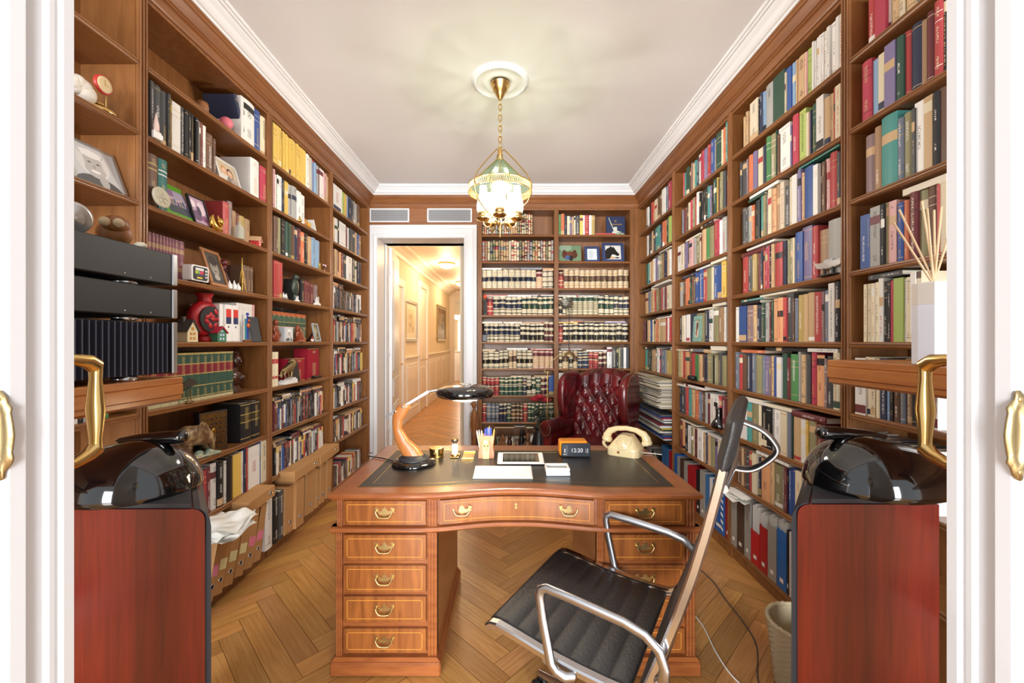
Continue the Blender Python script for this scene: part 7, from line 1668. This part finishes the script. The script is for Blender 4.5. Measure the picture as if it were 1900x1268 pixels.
uu = px2u('l', 210); t = wt('photo_cube', 'clear photo cube with grey pictures before the plaid volumes', 'photo cube', 'L', uu, .0, z); Mx = T(uu, .0, z + .0005) @ rotz(-.15); b = wb('L', Mx); b.box(-.045, .045, .0, .06, 0, .105, .002); b.part('cube', mat('cube_clear', 'CFD2D8', .08, coat=.5), t); b = wb('L', Mx, T(-.04, -.0004, .006)); pic(b, .08, .092, 'portrait_bw'); b.part('photo', M_vg, t)
uu = px2u('l', 292); t = wt('carved_animal', 'orange brown carved humped animal right of the photo cube', 'sculpture', 'L', uu, .015, z); b = wb('L', T(uu, .015, z)); b.ell((0, 0, .055), (.045, .022, .05), 18, 12); b.ell((-.03, -.004, .1), (.016, .016, .03), 12, 8); b.ell((.035, 0, .035), (.025, .02, .03), 12, 8); b.lathe([(.04, 0), (.04, .01), (.02, .02)], (0, 0, 0), 16); b.part('figure', M_redw, t)
photo_frame('L', px2u('l', 418, d=.02), .02, z, .125, .16, 'pale grey framed dark picture at the right of fifth shelf', 'arab', mat('pale_grey_frame', 'A9ADAA', .4), .016, .2, .1)
uu = px2u('l', 375); t = wt('red_white_figurine', 'tiny red and white figurine before the pale grey frame', 'ornament', 'L', uu, -.0, z); b = wb('L', T(uu, -.0 + .004, z)); b.ell((0, 0, .014), (.022, .01, .014), 12, 8); b.part('body', M_whitep, t); b = wb('L', T(uu, .004, z)); b.ell((-.012, -.004, .03), (.01, .008, .01), 10, 6); b.ell((.014, -.004, .026), (.008, .007, .008), 10, 6); b.part('patches', mat('toy_red', 'A8382E', .4), t)
z = SH[5]
for i, (a, e) in enumerate(((105, 126), (127, 150))): book1('L', px2u('l', a), px2u('l', e) - .001, 5, .235, .16, 'C', ('left', 'right')[i] + ' one of the two cream volumes with red bands', rc=.008, bands=[(0, .22, PL['C']), (.22, .3, PL['R']), (.3, .66, PL['C']), (.66, .8, PL['R']), (.8, 1, PL['C'])], name='leather_volume')
uu = px2u('l', 230); t = wt('lion_figurine', 'gilt striding lion figurine on a white rock base', 'figurine', 'L', uu, .03, z); Ml = WALLM['L'] @ T(uu, .03, z) @ rotz(PI)
b = MB(); b.M = Ml; b.prism([(-.085, 0), (.085, 0), (.08, .016), (.05, .03), (.0, .026), (-.05, .042), (-.08, .026)], 'y', -.03, .03); b.part('rock_base', M_whitep, t)
N_ = [(.06, 0, .10, .018, .022), (.02, 0, .105, .02, .025), (-.025, 0, .115, .026, .03), (-.05, 0, .135, .024, .026), (-.075, 0, .152, .023, .024), (-.105, 0, .146, .015, .014),
      (.062, -.012, .07, .01), (.07, -.012, .045, .007), (.066, .012, .07, .01), (.05, .012, .04, .007), (-.03, -.014, .08, .009), (-.045, -.014, .045, .007), (-.03, .014, .08, .009), (-.02, .014, .04, .007), (.085, 0, .1, .004), (.1, 0, .07, .004), (.11, 0, .06, .006)]
o = skin('body', N_, [(0, 1), (1, 2), (2, 3), (3, 4), (4, 5), (0, 6), (6, 7), (0, 8), (8, 9), (2, 10), (10, 11), (2, 12), (12, 13), (0, 14), (14, 15), (15, 16)], M_obrass); settle(o, Ml, t)
b = MB(); b.M = Ml
for i in range(10): a = 2 * PI * i / 10; b.ell((-.058, .022 * math.cos(a), .142 + .026 * math.sin(a)), (.018, .01, .012), 8, 6)
for s in (-1, 1): b.ell((-.078, s * .018, .178), (.006, .005, .008), 8, 6)
b.part('mane', M_obrass, t)
for a, e, h_, l in ((285, 376, .175, 'lower crimson album right of the lion'), (395, 470, .25, 'tall crimson album with gilt edge at the right')): 
    xa, xb = px2u('l', a), px2u('l', e); book1('L', xa, xb, 5, h_, .12, 'K', l, rc=.06, bands=[(0, .02, PL['u']), (.02, .97, s2l('A01830')), (.97, 1, PL['u'])])
uu = px2u('l', 300); t = wt('dark_card', 'dark folded card behind the lion', 'card', 'L', uu, .035, z); b = wb('L', T(uu, .04, z + .0004) @ Matrix.Rotation(-.12, 4, 'X')); b.box(-.05, .05, 0, .006, 0, .155, .001); b.part('card', M_dark, t)
uu = px2u('l', 418); t = wt('black_tray', 'low black box in front of the tall crimson album', 'box', 'L', uu, .02, z); b = wb('L', T(uu, .005, z)); b.box(-.06, .06, 0, .035, 0, .022, .003); b.part('box', M_blk, t)
# --- cardboard magazine files along the left floor shelf
def card_file(xa, xb, lean, h, label, d0=-.07, dep=.25, note=None, base=SH[8], z='n'):
    u0, u1 = px2u(z, xa, d=d0), px2u(z, xb, d=d0); w_ = u1 - u0 - .002
    t = wt('cardboard_file', label, 'box file', 'L', (u0 + u1) / 2, d0 + dep / 2, base, 'cardboard files along the left floor shelf')
    Mx = T(u0, d0, base + .0004 + w_ * math.sin(max(0, lean))) @ Matrix.Rotation(lean, 4, 'Y')
    b = wb('L', Mx); k = .0025
    b.box(0, w_, 0, k, 0, h, 0); b.box(0, w_, dep - k, dep, 0, h); b.box(0, k, k, dep - k, 0, h); b.box(w_ - k, w_, k, dep - k, 0, h); b.box(k, w_ - k, k, dep - k, 0, k); b.box(k, w_ - k, k, dep - k, h - k - .002, h - .002); bd = b.part('box', M_card, t)
    b = wb('L', Mx); b.tube([(w_ / 2 + .013 * math.cos(2 * PI * i / 20), -.001, .07 + .013 * math.sin(2 * PI * i / 20)) for i in range(20)], .0028, 6, True); rg = b.part('finger_ring', M_chrome, t)
    b = wb('L', Mx); b.lathe([(.011, 0), (.011, .0006), (0, .0006)], (w_ / 2, 0, .07), 16, M=Matrix.Rotation(PI / 2, 4, 'X')); b.part('finger_hole', M_blk, rg)
    if note:
        b = wb('L', Mx); b.box(w_ * .12, w_ * .92, -.0012, -.0002, h * .36, h * .52); b.part('sticky_note', mat('note_' + note, note, .8), t)
    return t
LF = 'leaning cardboard file with '
card_file(190, 235, .3, .33, LF + 'no note in view, nearest the left speaker', note='E58AA8')
card_file(238, 300, .3, .33, LF + 'a pale yellow note, second from the left speaker', note='E6DFA8')
card_file(305, 370, .3, .33, LF + 'a pale yellow note, third from the left speaker', note='E2DDAA')
card_file(378, 438, .3, .33, LF + 'a pale yellow note, fourth from the left speaker', note='E6DFA8')
card_file(444, 500, .28, .33, LF + 'a pink note, fifth from the left speaker', note='E8829E')
card_file(505, 556, .22, .33, LF + 'a pink note, last before the white books', note='E8829E')
for i, (a, e, c_, l) in enumerate(((592, 640, 'W', 'white picture book standing among the cardboard files'), (648, 680, 'k', 'tall black book with white spine lettering among the cardboard files'), (684, 715, 'D', 'grey edged folder among the cardboard files'))):
    book1('L', px2u('n', a, d=-.05), px2u('n', e, d=-.05) - .001, 8, .34 - .01 * i, .22, c_, l, rc=-.05, ink=(*PL['W' if c_ != 'W' else 'S'], .3))
card_file(718, 784, .06, .32, 'upright cardboard file right of the grey edged folder', d0=-.06)
card_file(792, 846, .04, .34, 'upright cardboard file, second right of the grey folder', d0=-.08)
card_file(856, 915, .1, .34, 'tilted cardboard file, third right of the grey folder', d0=-.05)
card_file(928, 948, .06, .31, 'slim cardboard file, fourth right of the grey folder', d0=-.05)
card_file(955, 985, .1, .32, 'slim cardboard file, fifth right of the grey folder', d0=-.05)
card_file(1000, 1030, .08, .32, 'slim cardboard file farthest along, before the film cases', d0=-.05)
def lying_file(xa, xb, zz, label, d0=-.1, tilt=0):
    u0, u1 = px2u('n', xa, d=d0), px2u('n', xb, d=d0); w_ = u1 - u0
    t = wt('cardboard_file', label, 'box file', 'L', (u0 + u1) / 2, d0 + .1, zz, 'cardboard files along the left floor shelf'); Mx = T(u0, d0, zz) @ Matrix.Rotation(tilt, 4, 'Y')
    b = wb('L', Mx); b.box(0, w_, 0, .24, 0, .07, .002); b.part('box', M_card, t); b = wb('L', Mx); b.tube([(w_ * .82 + .012 * math.cos(2 * PI * i / 20), -.001, .035 + .012 * math.sin(2 * PI * i / 20)) for i in range(20)], .0026, 6, True); rg = b.part('finger_ring', M_chrome, t)
    b = wb('L', Mx); b.lathe([(.01, 0), (.01, .0006), (0, .0006)], (w_ * .82, 0, .035), 16, M=Matrix.Rotation(PI / 2, 4, 'X')); b.part('finger_hole', M_blk, rg)
lying_file(480, 655, .432, 'cardboard file lying on the leaning files, under the lowest shelf front', -.1, -.06)
lying_file(785, 950, .45, 'cardboard file lying across the upright files, nearer of two', -.1, -.03)
lying_file(960, 1085, .45, 'cardboard file lying across the slim files, farther of two', -.1, -.05)
# loose papers on the leaning files
t = wt('paper_pile', 'crumpled pile of white papers on the leaning cardboard files', 'papers', 'L', px2u('n', 330, d=-.1), -.06, .425); rnd = random.Random(9)
for i in range(7):
    b = wb('L', T(px2u('n', 330, d=-.1) + rnd.uniform(-.02, .02), -.05 + rnd.uniform(-.03, .02), .43 + .009 * i) @ rotz(rnd.uniform(-.35, .35)) @ Matrix.Rotation(-.12, 4, 'Y'))
    ph = rnd.uniform(0, 6); b.grid(lambda u, v: ((u - .5) * .21, (v - .5) * .27, .014 * math.sin(7 * u + ph) * math.sin(9 * v + ph * 2) + .006 * math.sin(19 * u * v + ph)), 24, 24); b.part('sheet', M_paper, t)
# --- right wall: frame, vase, binoculars, dish
photo_frame('R', u_of('R', 1180 + 437 / 3.96), -.0 + .004, SH[4], .135, .205, 'pale teal wooden photo frame on the right wall', 'rug', M_tealf, .035, .06)
uu = u_of('R', 1180 + 602 / 3.96); t = wt('black_vase', 'small glossy black bottle vase on the right wall', 'vase', 'R', uu, .0, SH[6]); b = wb('R', T(uu, .006, SH[6])); b.lathe([(.04, 0), (.048, .006), (.05, .03), (.036, .055), (.022, .075), (.019, .12), (.024, .15), (.02, .15)], (0, 0, 0), 24); b.part('vase', M_black, t)
uu = u_of('R', 1180 + 420 / 3.96); t = wt('binoculars', 'small black binoculars lying before the books on the right wall', 'binoculars', 'R', uu, -.0, SH[5]); b = wb('R', T(uu, .0, SH[5] + .018))
for s in (-1, 1): b.lathe([(.012, -.03), (.014, -.01), (.017, .0), (.018, .03), (.0, .03)], (s * .022, 0, 0), 14, M=Matrix.Rotation(PI / 2, 4, 'X'))
b.box(-.016, .016, -.012, .014, -.006, .012, .004); b.tube([(.03, -.01, -.01), (.06, -.012, -.014), (.08, .0, -.015)], .004, 6); b.part('body', M_blk, t)
uu = u_of('R', 1340 + 835 / 4.227); z = SH[3]; t = wt('model_boat', 'white model boat on a clear stand in the bay behind the swivel chair', 'model boat', 'R', uu, -.0, z)
b = wb('R', T(uu, .0, z)); b.grid(lambda u, v: ((u - .5) * .15, (v - .5) * .05 * math.sin(PI * min(1, .15 + u * .9)) , .03 + .028 * abs(v - .5) * 2 + .012 * (2 * u - 1) ** 2), 20, 10); b.grid(lambda u, v: ((u - .5) * .148, (v - .5) * .048 * math.sin(PI * min(1, .15 + u * .9)), .056 + .012 * (2 * u - 1) ** 2), 20, 4); b.part('hull', M_whitep, t)
b = wb('R', T(uu, .0, z)); b.box(-.02, .03, -.012, .012, .05, .075, .005); b.part('cabin', mat('clear_grey', 'B8BCBE', .1, coat=.4), t); b = wb('R', T(uu, 0, z)); b.box(-.05, .05, -.02, .02, 0, .006, .002); b.box(-.03, -.02, -.004, .004, .006, .038); b.box(.02, .03, -.004, .004, .006, .038); b.part('stand', M_dark, t)
# --- back wall: navy book, frames, small things
xa, xb = u_of('B', 880 + 1512 / 6.129), u_of('B', 880 + 1730 / 6.129); z = SH[0]; Mx = T(xa, .045, z + .0005) @ Matrix.Rotation(-.08, 4, 'X'); w_ = xb - xa
t = wt('navy_picture_book', 'navy book with gilt title facing out at the top right', 'book', 'B', (xa + xb) / 2, .05, z); b = wb('B', Mx); b.box(0, w_, 0, .02, 0, .225, .002); bd = b.part('cover', mat('navy_cover', '1E2C52', .4), t)
b = wb('B', Mx); b.tube([(.03, -.002, .21), (.09, -.002, .05)], .0045, 6); b.box(.085, .125, -.0015, 0, .055, .1); b.ell((.115, -.001, .035), (.05, .002, .022), 14, 6); b.part('cover_drawing', mat('cover_pale', 'C9CDBE', .5), bd)
Mw = Matrix.Translation(-Vector(t.location)) @ WALLM['B'] @ Mx
text('El', .034, Mw @ T(w_ * .5, -.0008, .168) @ Matrix.Rotation(PI / 2, 4, 'X'), M_gold, bd, 'title', .0002); text('Telescopio', .032, Mw @ T(w_ * .52, -.0008, .132) @ Matrix.Rotation(PI / 2, 4, 'X'), M_gold, bd, 'title', .0002)
t = wt('glass_pebble_dish', 'small pale ornament at the foot of the navy picture book', 'ornament', 'B', xa + .14, .02, z); b = wb('B', T(xa + .13, .02, z)); b.ell((0, 0, .014), (.03, .014, .014), 12, 8); b.ell((.05, 0, .012), (.025, .012, .012), 12, 8); b.ell((.025, .004, .03), (.016, .01, .012), 10, 6); b.part('ornament', mat('sea_pale', '9AA694', .4), t)
z = SH[1]
def bframe(a, e, h_, label, kind, fm, bd_, yaw=0): photo_frame('B', u_of('B', 880 + (a + e) / 2 / 6.129), .05, z, (e - a) / 6.129 * YB / F, h_, label, kind, fm, bd_, .2, yaw)
bframe(962, 1232, .215, 'unframed picture of brown horses in a wood, left on second shelf', 'horse_brown', M_carve, .006); bframe(1268, 1440, .195, 'narrow navy frame holding a typed page, between the horse pictures', 'letter', M_navyf, .03); bframe(1472, 1722, .24, 'navy frame with a black horse head, right end of second shelf', 'horse_black', M_navyf, .035)
z = SH[3]; uu = u_of('B', 880 + 122 / 6.129); t = wt('orange_headed_figure', 'thin dark figurine with round orange head, left end of fourth shelf', 'figurine', 'B', uu, .02, z); b = wb('B', T(uu, .02, z)); b.tube([(-.012, 0, 0), (.004, 0, .1), (0, 0, .19)], [.008, .012, .008], 8); b.tube([(.016, 0, 0), (.004, 0, .1)], .007, 8); b.tube([(.004, 0, .16), (-.02, -.01, .11)], .005, 6); b.part('body', M_dark, t); b = wb('B', T(uu, .02, z)); b.ell((0, 0, .21), (.022, .022, .026), 14, 10); b.part('head', mat('figure_orange', 'D0502A', .5), t)
z = SH[4]; uu = u_of('B', 880 + 120 / 6.129); t = wt('patterned_box', 'small dark patterned box, left end of fifth shelf', 'box', 'B', uu, -.0, z); b = wb('B', T(uu, .0, z)); b.box(-.028, .028, -.012, .03, 0, .082, .004); bd = b.part('box', M_dark, t); b = wb('B', T(uu, 0, z))
for i in range(3):
    for j in range(4): b.lathe([(.005, 0), (.003, .001), (0, .001)], (-.016 + .016 * i, -.012, .016 + .017 * j), 8, M=Matrix.Rotation(PI / 2, 4, 'X'))
b.part('studs', M_alu, bd)
z = SH[8]
def carved(x, h_, label, m, kind):
    uu = u_of('B', 870 + x / 5); t = wt('carved_figure', label, 'sculpture', 'B', uu, .01, z); b = wb('B', T(uu, .012, z))
    if kind == 0: b.prism([(-.05, 0), (.07, 0), (.06, h_ * .75), (.03, h_), (-.0, h_ * .8), (-.045, h_ * .35)], 'y', -.03, .03); b.ell((.03, -.02, h_ * .8), (.02, .02, .03), 12, 8)
    if kind == 1: b.ell((0, 0, h_ * .3), (.036, .026, h_ * .33), 16, 10); b.ell((0, 0, h_ * .62), (.03, .022, h_ * .2), 14, 10); b.ell((0, -.004, h_ * .87), (.022, .022, h_ * .13), 14, 10)
    if kind == 2: b.ell((0, 0, h_ * .35), (.048, .03, h_ * .38), 18, 12); b.ell((0, -.006, h_ * .8), (.028, .026, h_ * .19), 16, 10); b.tube([(-.045, -.01, h_ * .58), (-.03, -.034, h_ * .4), (.02, -.036, h_ * .44)], .011, 8); b.tube([(.045, -.01, h_ * .58), (.03, -.034, h_ * .36), (-.01, -.038, h_ * .4)], .011, 8)
    b.part('figure', m, t)
carved(290, .29, 'jagged brown carved wood piece on the lowest shelf, left of the dark figure', M_carve, 0); carved(378, .28, 'small near black standing figure on the lowest shelf', M_dkw, 1); carved(490, .33, 'tall black seated figure between the two carved wooden ones', M_blk, 1); carved(548, .30, 'brown carved woman with folded arms on the lowest shelf', mat('bronze_wood', '7A5030', .4), 2)
for i, (a, e, c_) in enumerate(((235, 420, 'T'), (420, 520, 'A'), (530, 600, 'C'))): book1('B', 0, .012, 8, (e - a) / 5 * YB / F - .002, .2, c_, f'{CN[c_]} folder lying atop the lowest shelf row, {nth(i + 1)} from the doorway', M=WALLM['B'] @ T(u_of('B', 870 + e / 5), .005, SH[8] + .345 + .0135 * (i % 2)) @ Matrix.Rotation(-PI / 2, 4, 'Y'), hard=False, name='folder', cat='folder', bands=[(0, 1, PL[c_])])
# --- newspapers and magazines in the right corner
rnd = random.Random(21)
def paper(u0, u1, d0, dep, z, th_, c_, label, group, name='newspaper', yaw=0, curl=0):
    Mx = T((u0 + u1) / 2, d0, z) @ rotz(yaw); L_ = u1 - u0
    b = wb('R', Mx); b.smooth = False; n = 10
    V = []
    for k in range(n + 1):
        x = L_ * (k / n - .5); s_ = curl * (2 * k / n - 1) ** 2 * -1
        V += [(x, 0, s_), (x, dep, s_), (x, dep, s_ + th_), (x, th_ * .2, s_ + th_)]
    b.add(V, [(4 * k + j, 4 * k + (j + 1) % 4, 4 * k + 4 + (j + 1) % 4, 4 * k + 4 + j) for k in range(n) for j in range(4)] + [(0, 1, 2, 3), tuple(4 * n + j for j in (3, 2, 1, 0))], False)
    return b.top(name, mat('print_' + c_, c_, .85, bump=.12, bs=60), label, 'newspaper' if name == 'newspaper' else 'magazine', group)
ua, ub = -4.64, -3.755; z = SH[6]
PC = ['C2B8A4', 'A9A498', 'CFC5B0', '98948A', 'BDB09A', '7E7A72', 'D2C9B6']
for side, (u0, u1, n, d0) in enumerate(((-4.18, ub, 40, -.11), (ua, -4.2, 36, -.06))):
    zz = z + .0006
    for i in range(n):
        th_ = rnd.uniform(.0055, .012); j = rnd.uniform(-.022, .022)
        if zz + th_ > SH[5] - .032: break
        paper(u0 + .006 + abs(j) * .4, u1 - .006 - abs(j) * .4, d0 + j, .3, zz, th_, PC[(i * 3 + side) % 7] if i % 6 != 4 else ('9C9478', '8A6A62')[side], f'{nth(i + 1)} folded newspaper from the bottom of the {("right", "left")[side]} hand newspaper stack', 'newspapers stacked in the right corner', yaw=rnd.uniform(-.035, .035)); zz += th_ + .0006
zz = SH[7] + .0006; MC = ['2E2E32', 'C9C9CC', '8A1E2A', '1F3E7A', '55565A', 'D8D4C4', '3A3A3E', 'B8A83A', 'CFCFD2', '7A2A30', '44464A', 'E0DCD0']
for i in range(17):
    th_ = rnd.uniform(.008, .02); j = rnd.uniform(-.03, .03)
    if zz + th_ > SH[6] - .032: break
    paper(ua + .05 + abs(j), ub - .02 - abs(j), -.07 + j, .26, zz, th_, MC[i % 12], f'{nth(i + 1)} magazine from the bottom of the magazine pile under the newspapers', 'magazines piled in the right corner', 'magazine'); zz += th_ + .0006
# --- box files along the right floor shelf
def box_file(xa, xb, h, c_, label, cut=0, d0=-.0, zc='h', full=None, striped=False):
    u0, u1 = px2u(zc, xa, 'R', d0), px2u(zc, xb, 'R', d0); w_ = u1 - u0 - .0015; m = mat('file_' + c_, c_, .5)
    t = wt('box_file', label, 'box file', 'R', (u0 + u1) / 2, d0 + .12, SH[8], 'box files along the right floor shelf'); z = SH[8] + .0004; k = .003; dep = .25 - max(0, d0)
    b = wb('R', T(u0, d0, z))
    hf = h * (1 - cut)
    for x in (0, w_ - k): b.prism([(0, 0), (dep, 0), (dep, h), (dep * .55, h), (0, hf)], 'x', x, x + k)
    b.box(k, w_ - k, 0, k, 0, hf); b.box(k, w_ - k, dep - k, dep, 0, h); b.box(k, w_ - k, k, dep - k, 0, k)
    if not cut: b.box(k, w_ - k, k, dep - k, h - k - .002, h - .002)
    bd = b.part('box', m, t)
    if cut:
        b = wb('R', T(u0, d0, z)); n = 5
        for i in range(n): x = k + (w_ - 2 * k) * (i + .3) / n; b.box(x, x + .002, k + .004, dep - .01, k, (full or h) + .01 * ((i * 7) % 3))
        b.part('papers', M_paper, t)
    b = wb('R', T(u0, d0, z)); b.box(w_ * .3, w_ * .72, -.0012, 0, .035, .06); lb = b.part('label_holder', M_alu, t)
    b = wb('R', T(u0, d0, z)); b.box(w_ * .34, w_ * .68, -.0016, -.0012, .038, .057); b.part('label_card', M_paper, lb)
    b = wb('R', T(u0, d0, z)); b.box(w_ * .2, w_ * .8, -.001, 0, hf * .5, hf * .5 + .0016); b.box(w_ * .2, w_ * .8, -.001, 0, hf * .82, hf * .82 + .0016); b.box(w_ * .2, w_ * .2 + .0016, -.001, 0, hf * .5, hf * .82); b.box(w_ * .8, w_ * .8 + .0016, -.001, 0, hf * .5, hf * .82); b.part('embossing', m, bd)
    if striped:
        b = wb('R', T(u0, d0, z))
        for i in range(6): b.prism([(w_ * .72, hf * (.12 + .14 * i)), (w_ * .9, hf * (.08 + .14 * i)), (w_ * .9, hf * (.13 + .14 * i)), (w_ * .72, hf * (.17 + .14 * i))], 'y', -.0014, 0)
        b.part('white_flashes', M_paper, bd)
BL_, RD_, GY_, BN_, WH_ = '1F5FA8', 'A81C26', '9C9890', '4E3A30', 'DAD8D4'
box_file(168, 214, .34, '3C6EA0', 'blue and white box file farthest along the right floor shelf')
box_file(216, 238, .33, RD_, 'narrow red box file next to the farthest blue one'); box_file(240, 268, .34, BL_, 'bright blue box file third from the far end'); box_file(270, 286, .33, GY_, 'narrow grey box file between blue and brown ones'); box_file(288, 312, .33, BN_, 'brown box file fifth from the far end'); box_file(314, 336, .33, GY_, 'grey box file left of the wide red one')
box_file(338, 392, .32, RD_, 'wide red box file beside the black binder'); box_file(394, 416, .33, '1C1C20', 'black box file right of the wide red one'); box_file(418, 452, .35, GY_, 'grey box file right of the black one'); box_file(454, 480, .34, '3C6EA0', 'pale blue box file hidden partly by the chair rail'); box_file(482, 500, .34, WH_, 'white box file behind the chair rail')
box_file(502, 578, .34, BL_, 'blue box file with white diagonal flashes', striped=True); box_file(583, 616, .35, '8E1A26', 'dark red box file under the loose papers'); box_file(618, 658, .345, GY_, 'grey box file under the loose papers'); box_file(660, 705, .345, BN_, 'brown box file under the loose papers'); box_file(708, 748, .35, GY_, 'grey box file left of the cut red magazine file')
box_file(752, 806, .34, 'C01A26', 'red magazine file with white papers standing tall in it', .42, full=.345); box_file(808, 858, .35, 'B01A24', 'red magazine file with pointed side, right of the paper filled one', .25, full=.33); box_file(861, 918, .345, GY_, 'grey magazine file full of papers left of the bright blue one', .12, full=.35); box_file(922, 984, .35, '1A66B0', 'bright blue magazine file nearest the right speaker', .1, full=.36); box_file(986, 1000, .34, '17171A', 'black narrow box file beside the right speaker'); box_file(1002, 1040, .34, 'D8D0C8', 'pale box file behind the right speaker')
t = wt('paper_pile', 'loose white papers draped over the box files on the right', 'papers', 'R', px2u('h', 650, 'R'), .04, SH[8] + .36)
for i in range(6):
    b = wb('R', T(px2u('h', 660, 'R') + rnd.uniform(-.02, .02), .06 + rnd.uniform(-.02, .02), SH[8] + .356 + .004 * i) @ rotz(rnd.uniform(-.3, .3))); ph = i
    b.grid(lambda u, v: ((u - .5) * .26, (v - .5) * .2 - .03, .006 * math.sin(4 * u + ph) - .05 * max(0, .35 - v) ** 1.5), 14, 12); b.part('sheet', M_paper, t)
